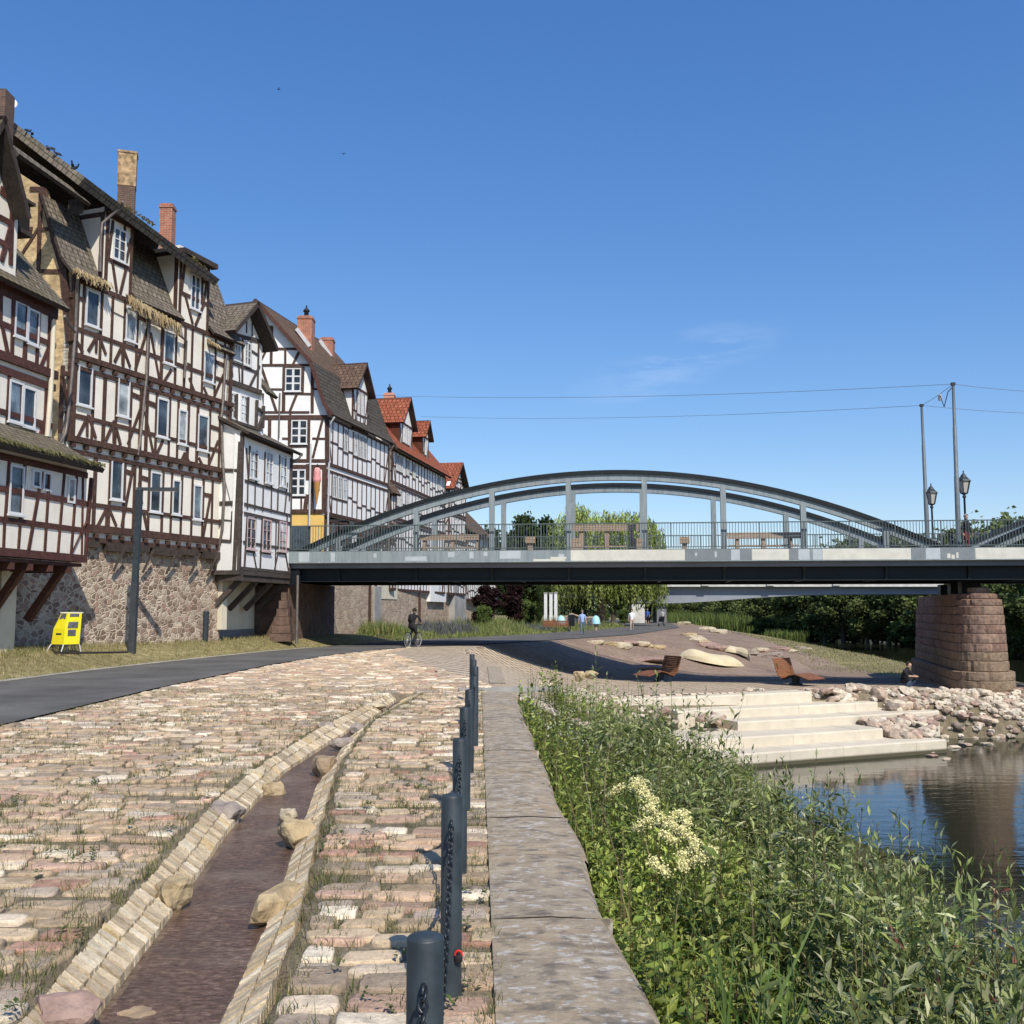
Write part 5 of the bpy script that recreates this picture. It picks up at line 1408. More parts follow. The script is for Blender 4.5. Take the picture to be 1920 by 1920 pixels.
    def zarch(s, a, b):
        t = (s-a)/(b-a); return zFT-.15+(zpk-zFT+.15)*(1-(2*t-1)**2)
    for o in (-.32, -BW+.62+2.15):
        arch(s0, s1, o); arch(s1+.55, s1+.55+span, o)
        for base in (0, span+.55):
            for s in HP:
                z = zarch(s, s0, s1)-.06
                if z < zFT+.25: continue
                mb = MB(); w = .115
                B.rect(mb, base+s-w, base+s+w, zFT-.25, z, o+.06, o+.085); B.rect(mb, base+s-w, base+s+w, zFT-.25, z, o-.15, o-.125); B.rect(mb, base+s-.02, base+s+.02, zFT-.25, z, o-.124, o+.059)
                mb.build('hanger', M['steel'], T)
    # railings
    for o, nm in ((.04, 'railing'), (-BW+.05, 'railing')):
        mb = MB()
        B.rect(mb, S_L-.2, S_END, zRT-.045, zRT, o-.03, o+.03); B.rect(mb, S_L-.2, S_END, zFT+.09, zFT+.13, o-.02, o+.02); B.rect(mb, S_L-.2, S_END, zFT+.001, zFT+.03, o-.07, o+.05)
        s = S_L
        k = 0
        while s < S_END-.1:
            w = .011 if k % 15 else .026
            B.rect(mb, s-w, s+w, zFT+.131, zRT-.046, o-.012, o+.012); s += .125; k += 1
        mb.build(nm, M['steel_green'], T)
    return T
M['paint_cream'] = simple('fascia_cream', (.58,.57,.50), .7, .1, 3, .05)
M['paint_light'] = simple('fascia_light', (.42,.46,.48), .7, .1, 3, .05)
M['paint_dark'] = simple('fascia_dark', (.19,.215,.225), .7, .1, 3, .05)
BR_T = build_bridge()

# pier with rounded cutwater
def build_pier():
    c0 = at(1838, 1200, 44.2); ax = Vector((.235, .972, 0)); sd = Vector((ax.y, -ax.x, 0))   # axis runs upstream
    T = thing('bridge_pier', 'red sandstone bridge pier with rounded cutwater and stepped cap standing on the rubble', 'pier', (c0.x, c0.y, -2))
    zt = at(1836, 1101, 43.8).z; zb = -2.6
    top_body = 2.55
    courses = []
    z = top_body
    r = random.Random(8)
    hs = [.42,.40,.36,.40,.38,.40,.42,.42]
    rad = .84
    zc = top_body-.45
    cap = [(.4,.42,zt-.26,zt),(.7,.74,zt-.5,zt-.265),(.85,.9,zt-.79,zt-.505)]
    spec = []
    zc = zt-.795
    ws = [.94,.96,.98,1.0,1.02,1.04,1.06,1.28,1.29,1.30,1.32]
    for w in ws:
        h = r.uniform(.35, .43); spec.append((w, zc-h, zc)); zc -= h+.004
    tones = [(.235,.155,.118),(.25,.168,.128),(.222,.142,.107),(.262,.18,.136)]
    def outline(w, nose_only=False, L=11.5):
        pts = []; per = []
        acc = 0
        n = 26
        def add(p):
            pts.append(p)
        if nose_only:
            for k in range(n*2): 
                t = 2*PI*k/(n*2); add(c0+sd*(w*math.cos(t))-ax*(w*1.1*math.sin(t)))
            return pts
        for k in range(n+1):
            t = PI*k/n; add(c0-sd*(w*math.cos(t))-ax*(w*1.15*math.sin(t)))
        m_ = 30
        for k in range(1, m_): add(c0+sd*w+ax*(L*k/m_))
        for k in range(n+1):
            t = PI*k/n; add(c0+ax*L+sd*(w*math.cos(t))+ax*(w*math.sin(t)))
        for k in range(1, m_): add(c0-sd*w+ax*(L*(m_-k)/m_))
        return pts
    for ci, (w, z0, z1) in enumerate(spec+[(c[1], c[2], c[3]) for c in cap]):
        no = ci >= len(spec); mb = MB(); P = outline(w, no); n = len(P); cen = sum(P, Vector((0,0,0)))/n
        # joints
        joint = [False]*n; acc = r.uniform(0, .5); Lb = r.uniform(.7, 1.3); blk = [0]*n; b = 0
        for i in range(n):
            d = (P[i]-P[i-1]).length
            if i and acc+d > Lb: joint[i] = True; acc = 0; Lb = r.uniform(.7, 1.4); b += 1
            acc += d; blk[i] = b
        cols = [tuple(x*kk for x in r.choice(tones)) for _ in range(b+1) for kk in (r.uniform(.88, 1.1),)]
        if not no and ci >= len(ws)-6: cols = [tuple(a*.6+c*.4 for a, c in zip(q, (.26,.21,.13))) for q in cols]
        lev = [(z0, -.03), (z0+.03, .004), ((z0+z1)/2, .014), (z1-.03, .004), (z1, -.03 if not no else -.10)]
        vs = []
        for zz, off in lev:
            for i in range(n):
                p = P[i]; q = (P[(i+1) % n]-P[i-1]); nn = Vector((q.y, -q.x, 0)).normalized()
                if nn.dot(p-cen) < 0: nn = -nn
                o = off+r.uniform(-.012, .012)-(.045 if joint[i] else 0)
                vs.append(Vector((p.x, p.y, zz))+nn*o)
        for l in range(len(lev)-1):
            for i in range(n):
                j = (i+1) % n; mb.idx([vs[l*n+i], vs[l*n+j], vs[(l+1)*n+j], vs[(l+1)*n+i]], [(0,1,2,3)], cols[blk[i]], 0, False)
        mb.face(vs[(len(lev)-1)*n:], cols[0])
        mb.build('stone_course', M['boulder'], T)
    # body behind the cap and bearing blocks
    mb = MB(); q0 = c0+ax*.1
    w = .92; zc0 = spec[0][2]+.003
    p = [c0-sd*w+ax*.35, c0+sd*w+ax*.35, c0+sd*w+ax*11, c0-sd*w+ax*11]
    mb.hexa([Vector((v.x, v.y, zc0)) for v in p]+[Vector((v.x, v.y, zt-.28)) for v in p]); mb.build('pier_head', M['ashlar'], T)
    for k in (1.9, 4.6, 7.4):
        mb = MB(); v = c0+ax*k; mb.box((v.x, v.y, (zt-.28+zGB)/2), (.8, .7, zGB-zt+.275), -.2); mb.build('bearing', M['steel_dark'], T)
build_pier()

# left abutment and quay wall
def abutment():
    T = thing('bridge_abutment', 'dark sandstone abutment under the left end of the bridge', 'abutment', tuple(B.W(S_L-.3, 0, -4)))
    mb = MB(); B.rect(mb, S_L-3.5, S_L-.15, -.4, zGB-.02, -BW, -.25); mb.build('wall', M['ashlar_dark'], T)
    mb = MB()
    r = random.Random(4)
    p = at(528, 1196, 45.4); z = .3
    for k in range(6):
        h = .36; w = .46-.07*k; mb.box((p.x+.1*k*.2, p.y, z+h/2), (w*2, .8-.05*k, h-.02), 0.05); z += h
    mb.build('stepped_buttress', M['ashlar_dark'], T)
    mb = MB(); B.rect(mb, S_L-2.0, S_L+.35, zFB-1.0, zFB-.3, -.5, -.14); mb.build('bearing_block', M['steel_dark'], T)
    mb = MB(); q = at(556, 1190, 45.3); mb.tube([(q.x, q.y, .2), (q.x, q.y, 3.2)], .06, 8); mb.build('downpipe', M['gutter'], T)
abutment()
# bridge road continues to the houses
mb = MB(); B.rect(mb, -30, -1.01, zFB, zFT-.2, -BW-4, -.3); o = mb.build('bridge_approach_road', M['asphalt']); tag(o, kind='structure')

def quay():
    T = thing('quay_wall', 'long sandstone quay wall below the houses beyond the bridge', 'wall', (-9, 60, 0))
    Q = Fac((-10.1, 55.4), (-1.9, 112)); mb = MB(); W = Q.w
    zt = 3.25
    Q.prism(mb, [(0, -.5), (W, -.5), (W, 2.6), (W*.45, 2.9), (W*.3, 3.0), (9, 3.1), (9, 4), (0, 4)], -.8, 0)
    # battered end
    Q.prism(mb, [(-1.7, -.5), (.01, -.5), (.01, 4), (-.2, 4)], -.8, -.02)
    mb.build('wall', M['quay'], T)
    mb = MB()
    for (px0, px1, y0, y1, m) in ((710,744,1092,1124,'plaster3'),):
        a = Q.sz(px0, y0, .0); b = Q.sz(px1, y1, 0); Q.rect(mb, a[0], b[0], b[1], a[1]+1.2, -.1, .04)
    mb.build('render_patch', M['plaster3'], T)
    mb = MB(); 
    a = Q.sz(700, 1100)[0]; b = Q.sz(712, 1100)[0]; Q.rect(mb, a, b, -.3, 3.2, -.1, .12)
    a = Q.sz(842, 1100)[0]; b = Q.sz(864, 1100)[0]; Q.rect(mb, a, b, -.3, 4.2, -.1, .5)
    mb.build('pillar', M['concrete'], T)
    mb = MB()
    for x in (690, 784):
        q = Q.sz(x, 1150); mb.tube([Q.W(q[0], 3.4, .12), Q.W(q[0], .5, .12)], .08, 7)
    mb.build('downpipe', M['timber'], T)
    wl = MB(); a = Q.sz(800, 1100)[0]; b = Q.sz(830, 1100)[0]; Q.rect(wl, a, b, 2.35, 4.5, -.1, .3)
    wl.build('overhanging_room', M['plaster2'], T)
quay()

# ------------------------------------------------------------------ things on the bridge
def planks(o, s0, s1, z0, z1, n, mb, th=.05):
    h = (z1-z0)/n
    for k in range(n): B.rect(mb, s0, s1, z0+k*h+.006, z0+(k+1)*h-.006, o-th, o+eps())
zD = zFT-.2
def bridge_bench(label, px0, px1, ytop, o, back=2, blocks=(), legs=(), ybot=None, sag=0):
    s0 = B.sz(px0, 1005, o)[0]; s1 = B.sz(px1, 1005, o)[0]; zt = B.sz((px0+px1)/2, ytop, o)[1]
    T = thing('wooden_bench', label, 'bench', tuple(B.W((s0+s1)/2, zD, o)), 0, 'wooden benches on the bridge')
    zb = zt-.26 if ybot is None else B.sz((px0+px1)/2, ybot, o)[1]
    mb = MB(); planks(o, s0, s1, zb, zt, back, mb); B.rect(mb, s0, s1, zt+.003, zt+.04, o-.45, o+.02); mb.build('backrest', M['wood_bench'], T)
    mb = MB(); B.rect(mb, s0+.1, s1-.1, zD+.42, zD+.47, o-.75, o-.1); mb.build('seat', M['wood_bench'], T)
    for x in legs:
        q = B.sz(x, 1010, o)[0]; mb = MB(); B.rect(mb, q-.09, q+.09, zD, zb+.02, o-.3, o-.06); mb.build('leg', M['wood_bench'], T)
    for x0, x1, yt in blocks:
        a, b = B.sz(x0, 1010, o)[0], B.sz(x1, 1010, o)[0]; z = B.sz(x0, yt, o)[1]; mb = MB(); planks(o+.02, a, b, zD, z, 4, mb, .5); mb.build('side_block', M['wood_bench'], T)
    return T
bridge_bench('large weathered timber bench with high back and block ends, behind the middle hanger', 1074, 1198, 985, -1.3, 3, [(1071,1088,1009),(1188,1206,1009)], [1090,1138,1185], 996)
bridge_bench('weathered timber bench with low back at the left part of the bridge', 785, 914, 1004, -1.3, 2, [], [795,848,895], 1013)
bridge_bench('brown timber bench with uneven back right of the bridge middle', 1364, 1502, 1000, -1.3, 2, [], [1383,1432,1483], 1010)
for lab, x in (('small timber stool left of the large bridge bench', 994), ('small timber stool right of the large bridge bench', 1284)):
    o = -1.3; a, b = B.sz(x-9, 1010, o)[0], B.sz(x+9, 1010, o)[0]; zt = B.sz(x, 1006, o)[1]
    T = thing('timber_stool', lab, 'stool', tuple(B.W((a+b)/2, zD, o)), 0, 'timber stools on the bridge')
    mb = MB(); planks(o, a, b, zt-.3, zt, 2, mb, .4); mb.build('seat', M['wood_bench'], T); mb = MB(); B.rect(mb, a+.1, b-.1, zD, zt-.3, o-.3, o-.08); mb.build('pedestal', M['wood_bench'], T)
def pole(label, pxt, yt, pxb, o):
    s = B.sz(pxb, 1000, o)[0]; zt = B.sz(pxt, yt, o)[1]; p = B.W(s, zD, o)
    T = thing('light_pole', label, 'pole', p, 0, 'tall wire poles on the bridge')
    top = at(pxt, yt, p.y)
    mb = MB(); mb.tube([p, p.lerp(top, .45), p.lerp(top, .452), p.lerp(top, .74), p.lerp(top, .742), top], [.115,.10,.09,.08,.07,.06], 10); mb.build('shaft', M['anthpole'], T)
    mb = MB(); mb.box(p+Vector((0,0,.15)), (.3,.3,.3)); mb.box(top, (.16,.16,.12)); mb.build('fitting', M['anthracite'], T)
    return top
M['anthpole'] = simple('pole_grey', (.13,.155,.17), .45, .15, 3, 0)
pt1 = pole('taller wire pole on the near side of the bridge over the pier', 1787, 720, 1797, -.8)
pt2 = pole('wire pole on the far side of the bridge, left of the other pole', 1728, 760, 1739, -6.6)
def lantern(label, px, yt, yb, o):
    s = B.sz(px, 1000, o)[0]; p = B.W(s, zD, o); zt = at(px, yt, p.y).z; h = zt-zD
    T = thing('street_lantern', label, 'lantern', p, 0, 'old style lanterns on the bridge')
    hl = h*.29; b = zD+h-hl
    mb = MB(); mb.lathe(p, [(.12,0),(.12,.3),(.07,.5),(.05,.55),(.045,h-hl-.15),(.08,h-hl-.12),(.08,h-hl-.06),(.04,h-hl)], 10); mb.build('post', M['anthracite'], T)
    c = Vector((p.x, p.y, b))
    g_ = MB(); g_.lathe(c, [(.15,.08),(.27,hl*.55)], 6, smooth=False); g_.build('lamp_glass', M['lampglass'], T)
    f = MB()
    for k in range(6):
        t = 2*PI*k/6; f.bar(c+Vector((.155*math.cos(t), .155*math.sin(t), .06)), c+Vector((.28*math.cos(t), .28*math.sin(t), hl*.56)), .03, .03)
    f.lathe(c, [(.05,0),(.17,.05),(.16,.08)], 6); f.build('lamp_frame', M['anthracite'], T)
    r_ = MB(); r_.lathe(c, [(.33,hl*.55),(.31,hl*.6),(.14,hl*.74),(.12,hl*.8),(.03,hl*.88),(.03,hl*.98),(.005,hl)], 6, smooth=False); r_.build('lamp_roof', M['anthracite'], T)
M['lampglass'] = simple('frosted_lamp_glass', (.50,.46,.40), .3, .1, 3, 0)
lantern('lantern on the near side of the bridge, beside the taller pole', 1811, 882, 978, -1.7)
lantern('smaller looking lantern on the far side of the bridge, beside the shorter pole', 1749, 906, 995, -6.6)
# overhead wires
def wire(label, pts, r=.011):
    mb = MB(); mb.tube(pts, r, 5); o = mb.build('overhead_wire', M['wire'], None, tuple(pts[0])); tag(o, label, 'wire', 'overhead wires'); return o
M['wire'] = simple('wire_grey', (.16,.20,.26), .6, .1, 3, 0)
def sagline(a, b, sag, n=24): return [Vector(a).lerp(Vector(b), k/n)-Vector((0,0,sag*(1-(2*k/n-1)**2))) for k in range(n+1)]
wire('upper thin wire across the sky from the taller pole towards the houses', sagline(pt1, at(700, 741, 68), .35))
wire('lower thin wire across the sky from the shorter pole towards the houses', sagline(pt2, at(790, 781, 78), .35))
wire('upper wire leaving the taller pole to the right', sagline(pt1, at(2150, 735, 44), .2)); wire('lower wire leaving the shorter pole to the right', sagline(pt2, at(2150, 775, 48), .2))
wire('cable with a small hanging bulb strung between the two poles', sagline(pt2, pt1, .05))
hm = pt2.lerp(pt1, .6); hb = thing('hanging_lamp', 'tiny pale lamp hanging on the cable between the poles', 'lamp', hm)
mb = MB(); mb.lathe(hm+Vector((0,0,-.35)), [(.05,0),(.09,.1),(.07,.25),(.03,.32)], 8); mb.build('bulb', M['lampglass'], hb)
mb = MB(); mb.tube([hm+Vector((0,0,-.05)), hm.lerp(pt1, .3)+Vector((0,0,-.75)), hm.lerp(pt1, .62)+Vector((0,0,-.2)), pt1+Vector((0,0,-.1))], .02, 5); mb.build('cord', M['anthracite'], hb)

# ------------------------------------------------------------------ second, concrete bridge in the distance
def build_far_bridge():
    T = thing('concrete_bridge', 'pale grey concrete girder bridge crossing the river behind the arch bridge', 'bridge', (20, 126, 3))
    D = 126; C = Fac((-12, D), (53, D)); mb = MB()
    z = lambda y: at(960, y, D).z
    n = 60; W = C.w; sp = C.sz(1245, 1100)[0]
    top = []; bot = []
    for k in range(n+1):
        s = W*k/n; hz = math.exp(-((s-sp)/12.0)**2); bot.append((s, z(1114)-(z(1114)-z(1131))*hz)); top.append((s, z(1100.5)))
    mb2 = MB()
    for k in range(n):
        for o0, o1 in ((-8.5, -.9),):
            p = [C.W(bot[k][0], bot[k][1], o1), C.W(bot[k+1][0], bot[k+1][1], o1), C.W(bot[k+1][0], bot[k+1][1], o0), C.W(bot[k][0], bot[k][1], o0), C.W(top[k][0], top[k][1], o1), C.W(top[k+1][0], top[k+1][1], o1), C.W(top[k+1][0], top[k+1][1], o0), C.W(top[k][0], top[k][1], o0)]
            mb2.hexa(p)
    mb2.build('girder', M['concrete_blue'], T)
    C.rect(mb, 0, W, z(1100), z(1091.5), -9.4, 0); mb.build('parapet', M['concrete_pale'], T)
    rl = MB(); 
    for s in np.arange(0, W, 1.5): C.rect(rl, s, s+.06, z(1091.5), z(1091.5)+1.0, -.3, -.24)
    C.rect(rl, 0, W, z(1091.5)+1.0, z(1091.5)+1.08, -.3, -.24); rl.build('railing', M['steel_green'], T)
    for px in (1315, 1437, 1561):
        s = C.sz(px, 1096)[0]; d = MB(); C.rect(d, s, s+.9, z(1098), z(1092.5), 0, .25); d.build('drain_spout', M['concrete_pale'], T)
    p = MB(); s = C.sz(1244, 1150)[0]; C.rect(p, s-.6, s+.6, -3, z(1129), -5, -1.5); p.build('pillar', M['concrete_dark'], T)
    p = MB(); s = C.sz(1196, 1150)[0]; C.rect(p, s-.7, s+.9, -1, z(1132), -6, -.4); p.build('pillar', M['concrete_pale'], T)
M['concrete_blue'] = simple('girder_concrete', (.25,.27,.31), .8, .1, .5, .05)
M['concrete_pale'] = simple('parapet_concrete', (.55,.54,.50), .85, .2, 1.5, .05)
build_far_bridge()
# ------------------------------------------------------------------ river
ZW = -3.4
def mat_water():
    m, nt, b = new_mat('river_water')
    b.inputs['Base Color'].default_value = (.020,.024,.014,1); b.inputs['Roughness'].default_value = .035; b.inputs['IOR'].default_value = 1.33; b.inputs['Specular IOR Level'].default_value = .62
    w1 = noise(nt, pos(nt, (.55, 1.25, 1), (0, 0, -.35)), 1.7, 4, .5); w2 = noise(nt, pos(nt, (.5, 1.6, 1), (0,0,.15)), 7.5, 3, .5)
    big = ramp(nt, noise(nt, pos(nt), .12, 3), [(.35, .25), (.65, 1)])
    ad = N(nt, 'ShaderNodeMath', op='MULTIPLY_ADD'); nt.links.new(w2, ad.inputs[0]); ad.inputs[1].default_value = .22; nt.links.new(w1, ad.inputs[2])
    mu = N(nt, 'ShaderNodeMath', op='MULTIPLY'); nt.links.new(ad.outputs[0], mu.inputs[0]); nt.links.new(big, mu.inputs[1])
    bump(nt, b, mu.outputs[0], .16, .08); return m
M['water'] = mat_water()
mb = MB()
ys = [-60, 0, 20, 40, 80, 140, 260, 500, 900]
for a, b in zip(ys[:-1], ys[1:]): mb.face([(-5, a, ZW), (400, a, ZW), (400, b, ZW), (-5, b, ZW)])
o = mb.build('river', M['water']); tag(o, kind='structure')

# ------------------------------------------------------------------ limestone seat steps
def bev_box(mb, P0, P1, back, z0, z1, bv=.05):
    """long block with rounded upper edges; P0-P1 is the front edge, back = horizontal vector to the rear."""
    P0 = Vector(P0); P1 = Vector(P1); d = (P1-P0).normalized(); bk = back.normalized()
    prof = [(0, z0), (0, z1-bv), (bv*.3, z1-bv*.3), (bv, z1), (back.length, z1), (back.length, z0)]
    n = 14; rows = []
    for k in range(n+1):
        t = k/n
        e = 0
        rows.append([Vector((P0.x+(P1.x-P0.x)*t, P0.y+(P1.y-P0.y)*t, 0))+bk*q+Vector((0,0,z)) for q, z in prof])
    # rounded ends
    for k in range(n):
        for j in range(len(prof)-1): mb.face([rows[k][j], rows[k][j+1], rows[k+1][j+1], rows[k+1][j]][::-1], None)
    mb.face(rows[0]); mb.face(rows[-1][::-1])
def build_steps():
    T = thing('seating_steps', 'pale limestone seating steps going down to the river', 'steps', (9, 39, -3))
    zt = -1.55; d = None
    ye = [1296.5, 1322, 1346, 1374, 1404]; yr = [1316, 1338, 1362, 1393, 1421]
    xr = [1522, 1645, 1760, 1653, 1771]; xl = [1150, 1270, 1382, 1250, 1230]
    dirv = Vector((math.cos(math.radians(24.5)), math.sin(math.radians(24.5)), 0)); bk = Vector((-dirv.y, dirv.x, 0))
    STEPS = []
    for k in range(5):
        p = at_z(1522, ye[k], zt)
        zb = at(1522, yr[k], p.y).z
        F = Fac((p.x, p.y), (p.x+dirv.x, p.y+dirv.y))
        def sx(px):
            r = ray(px, 1300); t = F.p0.dot(F.n)/Vector((r.x, r.y, 0)).dot(F.n); q = r*t; return (Vector((q.x, q.y, 0))-F.p0).dot(F.e)
        a, b = sx(xl[k]), sx(xr[k]); STEPS.append((F, a, b, zt))
        mb = MB(); r = random.Random(k); s = a
        # several long blocks butted end to end
        while s < b-.05:
            L = min(r.uniform(2.2, 3.4), b-s)
            if b-s-L < .8: L = b-s
            bev_box(mb, F.W(s+.004, 0), F.W(s+L-.004, 0), bk*(2.6 if k else 1.0), zb-.9, zt+r.uniform(-.004, .004), .05)
            s += L
        o = mb.build('step', M['limestone'], T)
        zt = zb
    return STEPS
STEPS = build_steps()
def mat_lime2():
    nt = M['limestone'].node_tree; b = nt.nodes['Principled BSDF']
    src = b.inputs['Base Color'].links[0].from_socket
    # waterline algae low down
    gm = N(nt, 'ShaderNodeNewGeometry'); sx = N(nt, 'ShaderNodeSeparateXYZ'); nt.links.new(gm.outputs[0], sx.inputs[0])
    mr = N(nt, 'ShaderNodeMapRange'); nt.links.new(sx.outputs[2], mr.inputs[0]); mr.inputs[1].default_value = ZW+.10; mr.inputs[2].default_value = ZW+.17; mr.inputs[3].default_value = 1; mr.inputs[4].default_value = 0
    c = mixc(nt, src, (.09,.08,.05), mr.outputs[0]); nt.links.new(c, b.inputs['Base Color'])
mat_lime2()

# ------------------------------------------------------------------ rubble on the banks
RC = [((.56,.48,.37),4),((.45,.35,.27),3),((.40,.285,.225),2),((.66,.59,.48),3.5),((.50,.43,.34),3),((.34,.28,.23),1.5)]
def build_riprap():
    r = random.Random(33); protos = []
    for k in range(26):
        mb = MB(); mb.rock((0,0,0), (1, r.uniform(.6,.95), r.uniform(.42,.75)), r, r.uniform(0, 6), pick_col(r, RC), sub=2, rough=.1)
        protos.append(mb)
    first = {}
    n = 0
    spots = []
    # right of the steps, up to and around the pier
    def lim_ok(x, y):
        for F, a, b, z in STEPS:
            q = Vector((x, y, 0))-F.p0; s = q.dot(F.e); o = q.dot(F.n)
            if a-.1 < s < b+.12 and -1.25 < o < .2: return False
        return True
    t = 0
    cand = []
    while len(cand) < 420 and t < 60000:
        t += 1
        y = r.uniform(36.5, 47.5); x = r.uniform(9, 27)
        lx = float(np.interp(y, L_Y, L_X)); dl = (np.interp(y+.3, L_Y, L_X)-np.interp(y-.3, L_Y, L_X))/.6
        out = (x-lx)/math.sqrt(1+dl*dl)
        if -.3 < out < 2.5 and x < .56*y and lim_ok(x, y):
            s = r.uniform(.2, .34) if r.random() < .75 else r.uniform(.34, .55)
            if all((x-a)**2+(y-b)**2 > (.40*(s+c))**2 for a, b, c in cand): cand.append((x, y, s))
    right = cand[:100]
    fill = []
    for k, k2, n_, w_ in ((1, 0, 16, 1.5), (2, 1, 16, 1.5), (4, 3, 56, 3.8)):
        F, a, b, z = STEPS[k]; b2 = (STEPS[k2][0].W(STEPS[k2][2], 0)-F.p0).dot(F.e); kb_ = {1: 0, 2: 1, 4: 2}[k]; bb_ = (STEPS[kb_][0].W(STEPS[kb_][2], 0)-F.p0).dot(F.e); b3_ = max(b, bb_) if k == 4 else b; w_ = (F.p0-STEPS[{1: 0, 2: 1, 4: 2}[k]][0].p0).dot(F.n)-.1
        for _ in range(n_): t_ = r.random(); q = F.W(r.uniform(b2+.3, b+(b3_-b)*t_-.1), 0, -.75-(w_-.75)*t_); fill.append((q.x, q.y, r.uniform(.24, .42), z-.02+(STEPS[k2][3]-z+.1)*t_))
    for k in range(1, 5):
        F, a, b, z = STEPS[k]
        for _ in range(9): q = F.W(a-r.uniform(.1, 2.2), 0, -r.uniform(-.1, 1.5)); fill.append((q.x, q.y, r.uniform(.2, .36), z+r.uniform(-.3, .12)))
    cand2 = []; t = 0
    while len(cand2) < 36 and t < 20000:
        t += 1
        y = r.uniform(20.9, 38.5); lx = float(np.interp(y, L_Y, L_X)); x = lx+r.uniform(-.25, 2.4)
        if lim_ok(x, y):
            s = r.uniform(.18, .38)
            if all((x-a)**2+(y-b)**2 > (.42*(s+c))**2 for a, b, c in cand2): cand2.append((x, y, s))
    for grp, lab, lst in (('rubble boulders on the bank below the pier', 'rough sandstone boulder in the rubble bank between steps and pier', right+fill), ('rubble boulders between ledge and steps', 'rough pale boulder in the rubble slope between the ledge and the steps', cand2)):
        for it in lst:
            x, y, s = it[:3]; k = r.randrange(len(protos)); z = gz(x, y) if len(it) == 3 else it[3]
            if k not in first:
                o = protos[k].build('rubble_boulder', M['boulder']); first[k] = o
            else:
                o = first[k].copy(); COL.objects.link(o)
            o.location = (x, y, max(z, ZW-.15)+s*.18); o.scale = (s, s, s*r.uniform(.8, 1.1)); o.rotation_euler = (r.uniform(-.35,.35), r.uniform(-.35,.35), r.uniform(0, 6.3))
            tag(o, lab, 'boulder', grp)
    # small stones between them
    mb = MB()
    for k in range(11000):
        y = r.uniform(36, 48); x = r.uniform(9, 27)
        if r.random() < .3: y = r.uniform(20.9, 38); x = float(np.interp(y, L_Y, L_X))+r.uniform(-.4, 2.6)
        lx = float(np.interp(y, L_Y, L_X)); dl = (np.interp(y+.3, L_Y, L_X)-np.interp(y-.3, L_Y, L_X))/.6; out = (x-lx)/math.sqrt(1+dl*dl)
        if not (-.45 < out < 2.6) or x > .57*y or not lim_ok(x, y): continue
        s = r.uniform(.12, .28); mb.rock((x, y, gz(x, y)+s*.15), (s, s*.8, s*.62), r, None, pick_col(r, RC), sub=1, rough=.1)
    o = mb.build('rubble_stones', M['boulder']); tag(o, kind='stuff')
    # rocks breaking the water surface
    for px, py, s in ((1790,1402,.35),(1812,1398,.3),(1850,1396,.32),(1745,1418,.3),(1775,1424,.25),(1745,1412,.22)):
        p = at_z(px, py, ZW); k = r.randrange(len(protos))
        o = (first[k] if k in first else first[0]).copy(); COL.objects.link(o); o.location = (p.x, p.y, ZW+.02); o.scale = (s, s*.8, s*.5); o.rotation_euler = (0, 0, r.uniform(0, 6))
        tag(o, 'dark wet stone breaking the water surface off the end of the steps', 'boulder', 'stones in the shallows')
build_riprap()

# ------------------------------------------------------------------ mound features
def rock_row(label, pts, grp, cols, s=(.5,.9), seed=1, h=.5):
    r = random.Random(seed)
    for i, (px, py) in enumerate(pts):
        p = at_g(px, py); mb = MB(); k = r.uniform(*s)*.78
        mb.rock((p.x, p.y, p.z+k*.15), (k*1.5, k*.8, k*h), r, r.uniform(-.4,.4), BC[r.choice(cols)], sub=2, rough=.12)
        o = mb.build('boulder', M['boulder'], None, (p.x, p.y, p.z)); tag(o, label, 'boulder', grp)
rock_row('sandstone block in the row half-way up the brown mound, left of the mound crest', [(1118,1207),(1142,1209),(1162,1212),(1178,1208),(1196,1210),(1214,1213),(1232,1215),(1168,1216)], 'block row on the near mound face', ['rose','cream','tan'], (.45,.75), 3)
rock_row('pale block in the slanting row on the crest of the brown mound', [(1292,1192),(1304,1197),(1313,1202),(1322,1206)], 'slanting block row on the mound', ['cream','tan'], (.5,.7), 4)
rock_row('reddish boulder behind the pale concrete waves', [(1328,1213),(1340,1214),(1344,1218)], 'boulders behind the concrete waves', ['rose'], (.6,.9), 5)
rock_row('white block on the water side edge of the mound', [(1282,1171),(1326,1181),(1348,1187)], 'white blocks on the mound edge', ['cream'], (.7,.9), 6)
rock_row('grey-pink boulder in the loose row near the far gravel bar', [(1412,1228),(1425,1222),(1440,1224),(1455,1217),(1468,1219),(1485,1222),(1500,1217),(1515,1219),(1430,1232),(1455,1230)], 'boulder row on the gravel bar', ['rose','cream','grey'], (.4,.8), 7)
rock_row('big pale slab lying on the gravel bar', [(1537,1209)], None, ['cream'], (1.0,1.1), 8)
rock_row('reddish sandstone slab at the foot of the mound beside the left lounger', [(1222,1240),(1212,1256)], 'red slabs beside the left lounger', ['rose'], (1.1,1.3), 9, .2)
M['cream_conc'] = simple('cream_concrete', (.62,.53,.34), .85, .14, 1.5, .15)
